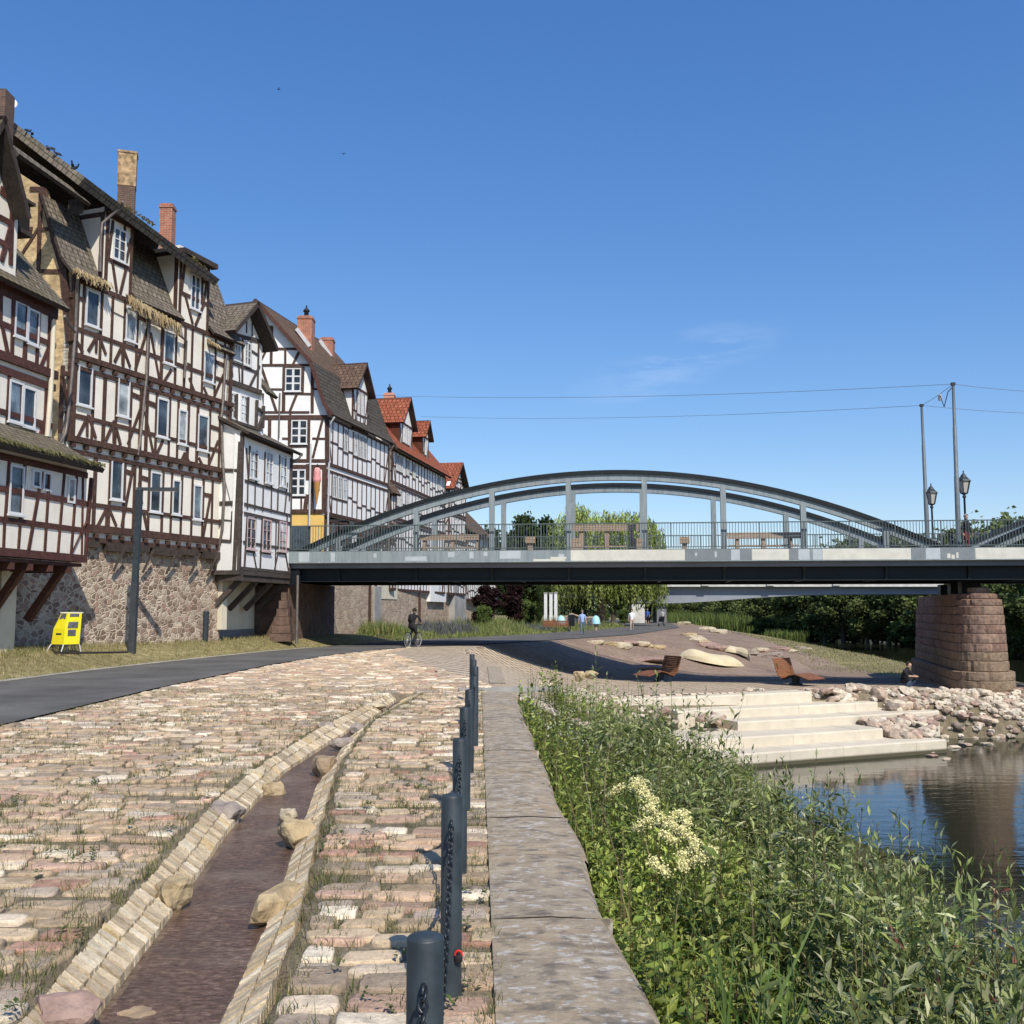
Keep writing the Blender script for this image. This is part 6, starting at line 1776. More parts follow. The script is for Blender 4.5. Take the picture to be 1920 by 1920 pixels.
def wave(label, pts, hgt, seed):
    P = [at_g(*p) for p in pts]; mb = MB(); n = 22; m_ = 8
    rows = []
    for i in range(n+1):
        t = i/n; f = t*(len(P)-1); k = min(int(f), len(P)-2); c = P[k].lerp(P[k+1], f-k)
        w = (1.5 if hgt > .4 else 1.0)*math.sin(PI*min(max(t, .03), .97))**.5; hz = hgt*math.sin(PI*t)**.7*(1+.25*math.sin(t*7+seed))
        rows.append([Vector((c.x, c.y+w*math.cos(PI*j/m_)*1.1, gz(c.x, c.y)-.15+hz*math.sin(PI*j/m_)+.05)) for j in range(m_+1)])
    for i in range(n):
        for j in range(m_): mb.face([rows[i][j], rows[i][j+1], rows[i+1][j+1], rows[i+1][j]], None, 0, None, True)
    o = mb.build('play_wave', M['cream_conc'], None, tuple(P[len(P)//2])); tag(o, label, 'play sculpture'); return o
wave('front cream concrete wave hump behind the left lounger', [(1272,1228),(1310,1236),(1350,1243),(1394,1246)], .75, 1)
wave('rear cream concrete arc curving behind the front hump', [(1345,1216),(1372,1220),(1396,1230),(1403,1238)], .6, 2)

# ------------------------------------------------------------------ wave loungers
def lounger(label, px, py, rz, lit):
    d_ = {1238: 47.8, 1492: 46.2}[px]; q_ = at(px, py, d_); p = Vector((q_.x, d_, gz(q_.x, d_)))
    T = thing('wave_lounger', label, 'lounger', (p.x, p.y, p.z), 0, 'wooden wave loungers by the bridge shadow')
    prof = [(-1.2,.38),(-1.0,.44),(-.7,.53),(-.4,.60),(-.1,.54),(.15,.42),(.36,.38),(.55,.53),(.66,.80),(.74,1.06),(.83,1.30)]
    Rz = Matrix.Rotation(rz, 3, 'Z'); w = .7
    L = lambda x, y, z: Vector((p.x, p.y, p.z))+Rz@Vector((x, y, z))
    # resample into slats
    pts = []
    for i in range(len(prof)-1):
        for k in range(3): 
            t = k/3; pts.append(Vector((prof[i][0]+(prof[i+1][0]-prof[i][0])*t, prof[i][1]+(prof[i+1][1]-prof[i][1])*t)))
    pts.append(Vector(prof[-1]))
    # arc-length sampling
    samp = []; acc = 0; nxt = .03
    for a, b in zip(pts[:-1], pts[1:]):
        d = (b-a).length
        while nxt <= acc+d: samp.append((a.lerp(b, (nxt-acc)/d), (b-a).normalized())); nxt += .098
        acc += d
    seat = MB(); back = MB()
    for q, d in samp:
        m_ = back if (q.x > .42) else seat
        a = L(q.x, -w, q.y); b = L(q.x, w, q.y); up = Rz@Vector((-d.y, 0, d.x)); m_.bar(a, b, .082, .035, up)
    seat.build('seat_slats', M['wood_orange'], T); back.build('backrest_slats', M['wood_orange'], T)
    fr = MB()
    for s in (-w*.75, w*.75):
        for a, b in zip(pts[:-1], pts[1:]): fr.bar(L(a.x, s, a.y-.05), L(b.x, s, b.y-.05), .05, .07, Rz@Vector((0,0,1)))
    fr.build('frame', M['steel_dark'], T)
    pd = MB(); pd.lathe(L(.0, 0, 0), [(.34,-.1),(.34,.1),(.2,.16),(.2,.46)], 16); pd.build('pedestal', M['anthracite'], T); T.scale = (.9, .9, .9)
lounger('left wooden wave lounger, seen from the side with its back to the right', 1238, 1262, .5, 0)
lounger('right wooden wave lounger with its orange slatted back turned to the viewer', 1492, 1281, math.radians(129), 1)
# ------------------------------------------------------------------ people
def flat(name, c, rough=.8): 
    if name not in M: M[name] = simple(name, c, rough, .12, 14, 0)
    return M[name]
SKIN = flat('skin', (.50,.30,.21)); HAIRD = flat('hair_dark', (.03,.022,.018)); HAIRG = flat('hair_grey', (.30,.28,.26))
DENIM = flat('denim', (.11,.16,.26)); LBLUE = flat('shirt_light_blue', (.30,.42,.72)); WHITE = flat('shirt_white', (.78,.78,.78)); BEIGE = flat('trousers_beige', (.48,.40,.30))
BLK = flat('cloth_black', (.018,.018,.022)); BLUE = flat('shirt_blue', (.05,.13,.42)); NAVY = flat('shorts_navy', (.025,.03,.06)); MAROON = flat('trousers_maroon', (.16,.025,.035)); GREY = flat('cloth_grey', (.30,.30,.31)); SHOE = flat('shoe', (.05,.05,.055)); SHOEW = flat('shoe_white', (.6,.6,.6))
def standing(step=.0, swing=.0, lean=0.0):
    J = {'pel': (0,0,.94,.125), 'waist': (0,-.01,1.06,.125), 'chest': (0,-.01-lean*.5,1.27,.145), 'neckb': (0,-lean,1.45,.075), 'neck': (0,-.015-lean,1.52,.052), 'head': (0,-.03-lean,1.62,.093), 'top': (0,-.02-lean,1.71,.075), 'nose': (0,-.115-lean,1.60,.018)}
    for s, k in ((-1,'l'), (1,'r')):
        J['sh'+k] = (s*.185, -lean*.9, 1.40, .062); J['el'+k] = (s*.235, -s*swing*.5+.02-lean*.5, 1.13, .043); J['wr'+k] = (s*.25, -s*swing-.06-lean*.5, .90, .030); J['ha'+k] = (s*.25, -s*swing-.08-lean*.5, .82, .034); J['fi'+k] = (s*.245, -s*swing-.09-lean*.5, .755, .016); J['th'+k] = (s*.215, -s*swing-.10-lean*.5, .815, .012)
        J['hip'+k] = (s*.09, 0, .88, .095); J['kn'+k] = (s*.095, s*step*.5-.04, .49, .062); J['an'+k] = (s*.095, s*step+.02, .09, .042); J['to'+k] = (s*.11, s*step-.15, .035, .032)
    return J
EDGES = [('pel','waist','S'),('waist','chest','S'),('chest','neckb','S'),('neckb','neck','K'),('neck','head','K'),('head','top','K'),('head','nose','K')]
for k in 'lr': EDGES += [('chest','sh'+k,'S'),('sh'+k,'el'+k,'A'),('el'+k,'wr'+k,'F'),('wr'+k,'ha'+k,'K'),('ha'+k,'fi'+k,'K'),('ha'+k,'th'+k,'K'),('pel','hip'+k,'T'),('hip'+k,'kn'+k,'T'),('kn'+k,'an'+k,'C'),('an'+k,'to'+k,'B')]
def person(label, loc, rz, J, cloth, hair=HAIRD, scale=1.0, hair_style='short', group=None):
    names = list(J); vi = {n: i for i, n in enumerate(names)}
    me = bpy.data.meshes.new('person'); me.from_pydata([J[n][:3] for n in names], [(vi[a], vi[b]) for a, b, _ in EDGES], []); me.update()
    o = bpy.data.objects.new('person', me); COL.objects.link(o)
    md = o.modifiers.new('skin', 'SKIN'); md.use_smooth_shade = True
    sv = me.skin_vertices[0].data if me.skin_vertices else None
    if sv is None:
        bpy.context.view_layer.objects.active = o
    for n in names:
        r = J[n][3]; sv[vi[n]].radius = (r, r*.86 if n in ('chest','waist','pel') else r); sv[vi[n]].use_root = (n == 'pel')
    sb = o.modifiers.new('sub', 'SUBSURF'); sb.levels = 1; sb.render_levels = 1
    dg = bpy.context.evaluated_depsgraph_get(); dg.update()
    ev = o.evaluated_get(dg); m2 = bpy.data.meshes.new_from_object(ev); o.modifiers.clear(); o.data = m2; m2.name = 'person'
    order = sorted(set(cloth.keys())); mats = []
    for k in 'SKAFTCB': mats.append(cloth.get(k, SKIN))
    m2.materials.clear()
    for m_ in mats: m2.materials.append(m_)
    E = [(Vector(J[a][:3]), Vector(J[b][:3]), 'SKAFTCB'.index(t), (J[a][3]+J[b][3])/2) for a, b, t in EDGES]
    for f in m2.polygons:
        c = f.center; best = 9; bi = 0
        for a, b, t, r in E:
            d = b-a; u = max(0, min(1, (c-a).dot(d)/d.length_squared)); q = (c-(a+d*u)).length-r*.8
            if q < best: best = q; bi = t
        f.material_index = bi; f.use_smooth = True
    # hair
    if hair_style != 'none':
        h = Vector(J['head'][:3]); t = Vector(J['top'][:3]); f = (Vector(J['nose'][:3])-h).normalized(); mb = MB()
        bm = bmesh.new(); bmesh.ops.create_icosphere(bm, subdivisions=2, radius=.108); vs = [v.co.copy() for v in bm.verts]; fs = [tuple(v.index for v in q.verts) for q in bm.faces]; bm.free()
        keep = [q for q in fs if all(not (vs[i].dot(f) > .045 and vs[i].z < .05) and vs[i].z > -.07 for i in q)]
        c = h.lerp(t, .35)-f*.012
        mb.idx([c+Vector((v.x, v.y, v.z*1.02)) for v in vs], keep, None, 0, True)
        hb = mb.build('hair', hair); hb.parent = o
    o.location = loc; o.rotation_euler = (0, 0, rz); o.scale = (scale,)*3
    tag(o, label, 'person', group); return o
SLACKS = dict(S=LBLUE, A=LBLUE, T=DENIM, C=DENIM, B=SHOE)
p = at_g(1092, 1191); person('man in light blue T-shirt and jeans walking on the path', p, .1, standing(.12, .06), SLACKS, HAIRG, .97)
p = at_g(1185, 1183.5); person('man in white shirt and beige trousers walking on the path', p, -.1, standing(.2, .1), dict(S=WHITE, A=WHITE, T=BEIGE, C=BEIGE, B=SHOE), HAIRD, 1.0)
p = at_g(1214, 1171); person('person in blue top and dark shorts farther along the path', p, 2.8, standing(.2, .1), dict(S=BLUE, A=BLUE, T=NAVY, B=SHOE), HAIRG, 1.0)
p = at_g(1243, 1172); person('distant person in dark clothes with grey top bending over a pushchair on the path', p, PI, standing(.12, .0, .12), dict(S=GREY, A=GREY, F=GREY, T=BLK, C=BLK, B=SHOE), HAIRG, .98)
def pushchair(c, rz):
    T = thing('pushchair', 'dark pushchair pushed by the distant person on the path', 'pushchair', c, rz)
    mb = MB(); mb.hexa([(-.22,-.2,.45),(.22,-.2,.45),(.22,.35,.5),(-.22,.35,.5),(-.24,-.35,.95),(.24,-.35,.95),(.22,.3,.72),(-.22,.3,.72)]); o = mb.build('seat', BLK); o.parent = T
    fr = MB()
    for s in (-.24, .24): fr.bar((s,-.55,1.0), (s,.3,.12), .03, .03); fr.bar((s,.35,.5), (s,-.3,.12), .03, .03)
    fr.bar((-.24,-.55,1.0), (.24,-.55,1.0), .03, .03); o = fr.build('frame', M['anthracite']); o.parent = T
    for x in (-.26, .26):
        for y in (-.3, .3):
            w = MB(); w.tube([(x-.02,y,.12),(x+.02,y,.12)], .12, 12); o = w.build('wheel', M['black']); o.parent = T
q = at_g(1241, 1174.5); pushchair((q.x, q.y+.3, q.z), 0)

def bicycle(label, loc, rz, frame='anthracite', steer=0):
    T = thing('bicycle', label, 'bicycle', loc, rz)
    def part(mb, n, m, par=T): 
        o = mb.build(n, m); o.parent = par; return o
    R_ = .34
    for y in (-.52, .52):
        w = MB(); w.tube([(0, y+R_*math.cos(2*PI*k/28), R_+R_*math.sin(2*PI*k/28)) for k in range(29)], .021, 7, caps=False); tyre = part(w, 'wheel', M['black'])
        s = MB()
        for k in range(14): t = 2*PI*k/14; s.bar((0, y, R_), (0, y+R_*math.cos(t), R_+R_*math.sin(t)), .005, .005)
        s.tube([(-.05,y,R_),(.05,y,R_)], .025, 8); s.tube([(0, y+(R_-.03)*math.cos(2*PI*k/28), R_+(R_-.03)*math.sin(2*PI*k/28)) for k in range(29)], .012, 5, caps=False); part(s, 'spokes', M['flashing'], tyre)
    f = MB(); bb = (0,-.08,.28); st = (0,-.22,.84); hd = (0,.36,.88)
    for a, b in ((bb, st), (bb, (0,.38,.72)), ((0,-.2,.75), (0,.36,.82))): f.tube([a, b], .02, 7)
    for s in (-.05, .05): f.tube([(s*.5,-.08,.28), (s,-.52,R_)], .011, 6); f.tube([(0,-.2,.78), (s,-.52,R_)], .011, 6); f.tube([(s*.6,.38,.68), (s,.52,R_)], .014, 6)
    f.tube([(0,.39,.68), hd, (0,.345,.98)], .018, 7); part(f, 'frame', M[frame])
    h = MB(); h.tube([(-.29,.25,1.02), (-.15,.33,1.02), (.15,.33,1.02), (.29,.25,1.02)], .014, 7); part(h, 'handlebar', M['black'])
    s = MB(); s.hexa([(-.03,.02,.88),(.03,.02,.88),(.09,-.30,.88),(-.09,-.30,.88),(-.02,.03,.92),(.02,.03,.92),(.08,-.32,.94),(-.08,-.32,.94)]); part(s, 'saddle', M['black'])
    c = MB(); c.tube([(.06,-.08,.28), (.06,-.08,.11)], .012, 5); c.tube([(-.06,-.08,.28), (-.06,-.08,.45)], .012, 5); c.box((.11,-.08,.11), (.09,.07,.02)); c.box((-.11,-.08,.45), (.09,.07,.02)); c.tube([(.045,-.08+.09*math.cos(k*PI/8), .28+.09*math.sin(k*PI/8)) for k in range(17)], .008, 5); part(c, 'pedals', M['anthracite'])
    return T
cp = at_g(774, 1214); rzc = math.radians(-22)
bicycle('dark bicycle ridden along the path under the bridge', tuple(cp), rzc)
# rider faces +Y on the bicycle, so build the pose facing -Y and turn it round
RJ = {'pel': (0,.16,.98,.13), 'waist': (0,.10,1.12,.13), 'chest': (0,-.02,1.33,.15), 'neckb': (0,-.10,1.48,.08), 'neck': (0,-.14,1.54,.055), 'head': (0,-.17,1.64,.095), 'top': (0,-.16,1.73,.08), 'nose': (0,-.27,1.63,.018)}
for s, k, dz in ((-1,'l',0), (1,'r',.3)):
    RJ.update({'sh'+k: (s*.19,-.07,1.43,.065), 'el'+k: (s*.31,-.16,1.18,.045), 'wr'+k: (s*.28,-.28,1.06,.032), 'ha'+k: (s*.27,-.32,1.045,.034), 'fi'+k: (s*.25,-.37,1.03,.018), 'th'+k: (s*.21,-.31,1.03,.013),
      'hip'+k: (s*.10,.12,.93,.10), 'kn'+k: (s*.11,-.22 if k == 'r' else -.12,.82 if k == 'r' else .60,.068), 'an'+k: (s*.11,.12,.52 if k == 'r' else .20,.045), 'to'+k: (s*.12,-.02,.47 if k == 'r' else .13,.034)})
person('cyclist in dark clothes with a backpack riding away on the path', tuple(cp), rzc+PI, RJ, dict(S=BLK, A=BLK, T=BLK, C=BLK, B=SHOE), HAIRD, 1.0)
Rm = Matrix.Rotation(rzc, 3, 'Z'); bc = Vector(cp)+Rm@Vector((0,-.13,1.30))
mb = MB(); mb.rock((0,0,0), (.20,.14,.27), random.Random(2), 0, None, sub=2, rough=.02); bp_ = mb.build('backpack', BLK); bp_.location = bc; bp_.rotation_euler = (-.25, 0, rzc); tag(bp_, 'black backpack on the back of the cyclist', 'backpack')
# person on the bridge with a bicycle
bo = -.8
s = B.sz(1812, 1000, bo)[0]; bp = B.W(s, zD, bo)
person('older person in a dark jacket and maroon trousers standing on the bridge above the pier', tuple(bp), .5, standing(.08, .03), dict(S=BLK, A=BLK, F=BLK, T=MAROON, C=MAROON, B=SHOE), HAIRG, .97)
q = B.W(s-.7, zD, bo-.35); bicycle('bicycle held by the person on the bridge', tuple(q), math.radians(82))
# crouching person on the rubble
SQ = {'pel': (0,.12,.36,.14), 'waist': (0,.07,.47,.13), 'chest': (0,-.05,.66,.15), 'neckb': (0,-.11,.81,.08), 'neck': (0,-.14,.87,.055), 'head': (0,-.17,.97,.095), 'top': (0,-.16,1.06,.08), 'nose': (.03,-.265,.95,.018)}
for s_, k in ((-1,'l'), (1,'r')):
    SQ.update({'sh'+k: (s_*.19,-.07,.77,.065), 'el'+k: (s_*.24,-.22,.55,.045), 'wr'+k: (s_*.10,-.42,.54,.032), 'ha'+k: (s_*.06,-.47,.54,.034), 'fi'+k: (s_*.03,-.52,.52,.017), 'th'+k: (s_*.03,-.45,.57,.012),
      'hip'+k: (s_*.11,.08,.34,.11), 'kn'+k: (s_*.19,-.34,.43,.075), 'an'+k: (s_*.15,-.05,.08,.046), 'to'+k: (s_*.17,-.24,.04,.036)})
p = at(1698, 1297, 42.9); p.z = gz(p.x, p.y)+.06
person('person in a black T-shirt squatting on the stones near the pier', tuple(p), .75, SQ, dict(S=BLK, A=BLK, T=BLK, C=DENIM, B=SHOEW), HAIRD, 1.06)

# ------------------------------------------------------------------ street furniture
def lamp():
    p = at_g(247, 1224); top = at(262, 914, p.y); H_ = top.z-p.z
    T = thing('street_lamp', 'slim anthracite lamp post with a flat horizontal arm beside the path', 'street lamp', p)
    mb = MB(); ln = Vector((top.x-p.x, top.y-p.y, H_))
    def seg(t0, t1, w): 
        mb.bar(p+ln*t0, p+ln*t1, w, w, (0,1,0))
    seg(-.02, .42, .205); mb.build('lower_shaft', M['lampgrey'], T)
    mb = MB(); mb.bar(p+ln*.4205, p+ln*.985, .175, .185, (0,1,0)); mb.build('upper_shaft', M['anthracite'], T)
    e = at(334, 914, p.y+.3); a = Vector((top.x-.1, top.y, top.z-.05)); b = Vector((e.x, e.y, top.z-.02))
    mb = MB(); mb.bar(a, b, .22, .09); arm = mb.build('arm', M['anthracite'], T)
    mb = MB(); mb.bar(a.lerp(b, .3)-Vector((0,0,.06)), b-Vector((.05,0,.06)), .16, .025); mb.build('light_panel', M['lampglass'], arm)
M['lampgrey'] = simple('lamp_shaft_grey', (.048,.053,.06), .55, .2, 3, .05)
lamp()
def yellow_box():
    p = at(124, 1218, 30.3); p.z = gz(p.x, p.y); T = thing('yellow_machine', 'bright yellow wheeled machine housing leaning by the stone wall', 'machine', p)
    L = lambda x, y, z: Vector((p.x+x, p.y+y, p.z+z))
    # tapered cabinet on four legs: front face towards the viewer, right side in half shade
    b = [(-.38,-.15,.27),(.10,-.42,.27),(.36,.05,.27),(-.12,.30,.27)]; m_ = [(-.33,-.15,.72),(.12,-.42,.72),(.38,.05,.72),(-.08,.30,.72)]; t = [(-.14,-.10,1.17),(.16,-.34,1.17),(.40,.05,1.17),(.10,.26,1.17)]
    mb = MB(); mb.hexa([L(*q) for q in b]+[L(*q) for q in m_]); mb.hexa([L(q[0],q[1],.7205) for q in m_]+[L(*q) for q in t]); mb.build('housing', M['yellowpaint'], T)
    mb = MB()
    for a, c in ((b[0],(-.48,-.28)),(b[1],(.08,-.55)),(b[2],(.42,.05)),(b[3],(-.15,.42))): mb.tube([L(*a), L(c[0], c[1], 0)], .018, 6)
    mb.build('leg', M['flashing'], T)
    mb = MB(); n = (Vector(m_[1])-Vector(m_[0])).normalized()
    def panel(A, Bq, Cq, Dq, off, nm, mt):
        A, Bq, Cq, Dq = map(Vector, (A, Bq, Cq, Dq)); nn = (Bq-A).cross(Dq-A).normalized()*off; q = MB()
        q.hexa([L(*(v+nn*.1)) for v in (A,Bq,Cq,Dq)]+[L(*(v+nn)) for v in (A,Bq,Cq,Dq)]); q.build(nm, mt, T)
    def lerp4(q, u, v):
        a, b_, c, d = map(Vector, q); return (a.lerp(b_, u)).lerp(d.lerp(c, u), v)
    fr = (m_[0], m_[1], t[1], t[0]); sd = (m_[1], m_[2], t[2], t[1]); sd2 = (b[1], b[2], m_[2], m_[1]); fr2 = (b[0], b[1], m_[1], m_[0])
    def sub(q, u0, u1, v0, v1): return [lerp4(q, u0, v0), lerp4(q, u1, v0), lerp4(q, u1, v1), lerp4(q, u0, v1)]
    panel(*sub(fr, .15, .85, .62, .98), .012, 'vent_panel', M['vent']); panel(*sub(sd, .15, .8, .05, .45), .012, 'control_panel', M['vent']); panel(*sub(sd, .15, .8, .78, .98), .012, 'vent_panel', M['vent'])
    panel(*sub(fr2, .3, .75, .62, .72), .01, 'name_strip', M['anthracite']); panel(*sub(sd2, .2, .7, .55, .95), .012, 'control_panel', M['vent'])
    mb = MB(); mb.bar(L(-.16,-.12,1.19), L(.44,.06,1.19), .03, .03); mb.build('handle', M['flashing'], T)
    mb = MB(); mb.tube([L(-.2,-.5,.12),L(0,-.62,.04),L(.25,-.45,.05),L(.6,-.3,.03),L(1.5,-.35,.04),L(1.9,-.2,.05)], .03, 6); o = mb.build('hose', M['black'], None, tuple(p)); tag(o, 'black hose lying on the grass beside the yellow machine', 'hose')
M['yellowpaint'] = simple('yellow_paint', (.95,.82,.03), .4, .05, 5, 0); M['vent'] = simple('vent_grey', (.14,.14,.16), .5, .5, 20, 0)
yellow_box()
p = at_g(384, 1203); T = thing('post', 'short dark post standing against the white house wall', 'post', p)
mb = MB(); mb.tube([p-Vector((0,0,.1)), p+Vector((.02,0,1.15))], .12, 10); mb.build('shaft', M['anthracite'], T); mb = MB(); mb.lathe(p+Vector((.02,0,1.15)), [(.12,0),(.1,.04),(.02,.06)], 10); mb.build('cap', M['anthracite'], T)
def park_bench():
    p = at_g(1043, 1186); T = thing('park_bench', 'red-brown park bench in the meadow beside the litter bin', 'bench', p)
    L = lambda x, y, z: Vector((p.x+x, p.y+y, p.z+z))
    mb = MB()
    for k in range(3): mb.bar(L(-.95,-.22+.14*k,.45), L(.95,-.22+.14*k,.45), .12, .04)
    mb.build('seat', M['wood_red'], T); mb = MB()
    for s in (-.5, .5):
        for k in range(3): mb.bar(L(s-.46,.2+.03*k,.58+.13*k), L(s+.46,.2+.03*k,.58+.13*k), .03, .11)
    mb.build('backrest', M['wood_red'], T)
    for s in (-.9, 0, .9):
        l = MB(); l.bar(L(s,-.22,0), L(s,-.22,.43), .05, .05); l.bar(L(s,.16,0), L(s,.27,.9), .05, .05); l.build('leg', M['anthracite'], T)
M['wood_red'] = simple('red_brown_planks', (.20,.075,.035), .6, .25, 4, .1)
park_bench()
p = at_g(1069, 1184); T = thing('litter_bin', 'dark grey litter bin on a post beside the park bench', 'bin', p)
mb = MB(); mb.bar(p, p+Vector((0,0,.5)), .08, .08, (0,1,0)); mb.build('post', M['anthracite'], T); mb = MB(); mb.box(p+Vector((.1,0,.85)), (.52,.4,.85)); mb.build('container', M['steel_dark'], T); mb = MB(); mb.box(p+Vector((.1,0,1.3)), (.56,.44,.05)); mb.build('lid', M['anthracite'], T)
# playground things under the willow
for i, (x, y0, y1) in enumerate(((1023,1113,1146),(1033,1113,1146),(1042,1112,1148))):
    p = at(x, y1, 88); t = at(x, y0, 88); T = thing('white_pillar', 'white standing pillar behind the meadow, %s of three' % ['leftmost', 'middle', 'rightmost'][i], 'pillar', (p.x, p.y, gz(p.x, p.y)), 0, 'white pillars behind the meadow')
    mb = MB(); mb.box((p.x, p.y, (t.z+gz(p.x, p.y))/2), (.27,.27,t.z-gz(p.x,p.y))); mb.build('shaft', M['white'], T); mb = MB(); mb.box((p.x, p.y, t.z+.04), (.34,.34,.1)); mb.build('cap', M['concrete'], T)
M['playblue'] = simple('pale_blue_plastic', (.38,.66,.72), .5, .1, 3, 0)
for i, (x, y) in enumerate(((1052,1147),(1117,1146))):
    p = at(x, y, 84); T = thing('play_dome', ['left pale blue play dome beneath the willow', 'right pale blue play dome beneath the willow'][i], 'play equipment', (p.x, p.y, gz(p.x, p.y)), 0, 'pale blue play domes')
    b = gz(p.x, p.y); mb = MB(); mb.lathe((p.x, p.y, b+.55), [(.36,.0),(.34,.3),(.25,.55),(.08,.68)], 12); mb.build('dome', M['playblue'], T); mb = MB(); mb.tube([(p.x,p.y,b-.1),(p.x,p.y,b+.6)], .12, 8); mb.build('spring', M['wood_bench'], T)
def climbing():
    p = at(1085, 1150, 86); T = thing('balance_beam', 'grey wooden balance log on posts between the play domes', 'play equipment', (p.x, p.y, gz(p.x, p.y)))
    b = gz(p.x, p.y); mb = MB(); mb.tube([(p.x-1.2,p.y,b+1.0),(p.x-.6,p.y,b+1.35),(p.x+.3,p.y,b+1.05),(p.x+1.6,p.y,b+1.0)], .08, 7); mb.build('log', M['wood_bench'], T)
    for s in (-1.1, .2, 1.4): l = MB(); l.tube([(p.x+s,p.y,b-.1),(p.x+s,p.y,b+1.0)], .1, 7); l.build('post', M['wood_bench'], T)
climbing()
# birds
def bird(label, px, py, d, fly=True, rz=0, k=1.0):
    p = at(px, py, d); T = thing('bird', label, 'bird', p, rz, 'swifts in the sky' if fly else 'pigeons on the tall house roof')
    mb = MB(); mb.tube([(-.2*k,0,0),(-.1*k,0,.02*k),(.05*k,0,.03*k),(.14*k,0,.05*k),(.2*k,0,.05*k)], [.012*k,.045*k,.055*k,.03*k,.006*k], 7); b = mb.build('body', M['birdgrey']); b.parent = T
    w = MB()
    if fly:
        for s in (-1, 1): w.face([(.06*k,s*.03*k,.03*k),(-.06*k,s*.03*k,.03*k),(-.16*k,s*.42*k,.12*k),(-.04*k,s*.24*k,.10*k)])
    else:
        for s in (-1, 1): w.face([(.05*k,s*.05*k,.05*k),(.03*k,s*.055*k,-.02*k),(-.2*k,s*.03*k,-.01*k),(-.08*k,s*.05*k,.06*k)])
        w.tube([(.12*k,0,.05*k),(.15*k,0,.13*k),(.19*k,0,.13*k),(.22*k,0,.12*k)], [.03*k,.035*k,.03*k,.005*k], 6)
    wg = w.build('wings', M['birdgrey']); wg.parent = T
M['birdgrey'] = simple('bird_grey', (.05,.055,.065), .8, .3, 10, 0)
bird('higher swift gliding in the blue sky', 523, 168, 45, True, .4, .4); bird('lower swift banking in the blue sky', 644, 289, 45, True, 1.4, .45)
def on_verge(px):
    lo, hi = 0.0, 1.0
    for _ in range(30):
        m = (lo+hi)/2
        if proj(VERGE[0].lerp(VERGE[1], m))[0] > px: lo = m
        else: hi = m
    return VERGE[0].lerp(VERGE[1], lo)
for i, px in enumerate((52, 60, 95, 108, 136, 142)):
    v = on_verge(px); q = proj(v+Vector((0, 0, .06))); bird('pigeon perched on the roof edge of the tall half-timbered house', q[0], q[1], v.y, False, 1.3+i*.9, .8)
p = at(17, 196, 33); T = thing('satellite_dish', 'small white satellite dish beside the chimney at the left edge', 'dish', p)
mb = MB(); mb.lathe((0,0,0), [(.02,0),(.16,.03),(.26,.09),(.25,.1),(.1,.05),(.01,.03)], 14); o = mb.build('reflector', M['white']); o.parent = T; o.rotation_euler = (math.radians(55), math.radians(50), 0)
mb = MB(); mb.bar((0,0,-.6), (-.02,.05,0), .04, .04); mb.bar((0,0,0), (.22,-.18,.05), .02, .02); o = mb.build('mount', M['anthracite']); o.parent = T
# ------------------------------------------------------------------ vegetation
NR = np.random.default_rng(5)
def leaf_cards(P, D, L, Wd, C, N_=None, fold=.25):
    """two-quad folded leaves: P base (n,3), D direction (n,3), L length, Wd half width."""
    n = len(P)
    if N_ is None: N_ = NR.normal(size=(n,3))
    D = D/np.linalg.norm(D, axis=1, keepdims=True)
    S = np.cross(D, N_); S /= (np.linalg.norm(S, axis=1, keepdims=True)+1e-9); U = np.cross(S, D)
    L = L[:, None]; Wd = Wd[:, None]
    mid = P+D*L*.45; a = mid+S*Wd+U*Wd*fold; b = mid-S*Wd+U*Wd*fold; t = P+D*L-U*L*.12
    V = np.stack([P, a, mid, b, t], 1).reshape(-1, 3)
    i = np.arange(n)[:, None]*5
    F1 = np.concatenate([i, i+1, i+4, i+2], 1); F2 = np.concatenate([i, i+2, i+4, i+3], 1)
    Fq = np.stack([F1, F2], 1).reshape(-1, 4)
    return V, Fq, np.repeat(C, 2, axis=0)
def blades(P, H, Wd, C, lean=.35):
    n = len(P); a = NR.uniform(0, 2*PI, n); S = np.stack([np.cos(a), np.sin(a), np.zeros(n)], 1)
    b2 = NR.uniform(0, 2*PI, n); ln = np.stack([np.cos(b2), np.sin(b2), np.zeros(n)], 1)*(NR.uniform(.1, 1, n)*lean*H)[:, None]
    m = P+ln*.35; m[:, 2] += H*.6; t = P+ln; t[:, 2] += H
    W2 = (Wd)[:, None]
    V = np.stack([P-S*W2, P+S*W2, m+S*W2*.75, m-S*W2*.75, t+S*W2*.12, t-S*W2*.12], 1).reshape(-1, 3)
    i = np.arange(n)[:, None]*6
    Fq = np.stack([np.concatenate([i, i+1, i+2, i+3], 1), np.concatenate([i+3, i+2, i+4, i+5], 1)], 1).reshape(-1, 4)
    return V, Fq, np.repeat(C, 2, axis=0)
def merge(parts):
    Vs, Fs, Cs = [], [], []; b = 0
    for V, Fq, C in parts: Vs.append(V); Fs.append(Fq+b); Cs.append(C); b += len(V)
    return np.concatenate(Vs), np.concatenate(Fs), np.concatenate(Cs)
def cols(base, n, var=.35):
    b = np.array(base)[NR.integers(0, len(base), n)]
    return b*NR.uniform(1-var, 1+var, (n,1))
G_HERB = [(.15,.185,.032),(.11,.15,.027),(.20,.235,.045),(.075,.11,.022),(.25,.27,.08)]
G_RED = [(.13,.165,.05),(.19,.22,.09),(.24,.26,.14),(.12,.15,.05),(.13,.16,.05),(.10,.13,.04),(.17,.2,.07),(.15,.18,.06),(.13,.165,.05),(.16,.19,.07),(.12,.15,.05),(.22,.08,.055)]
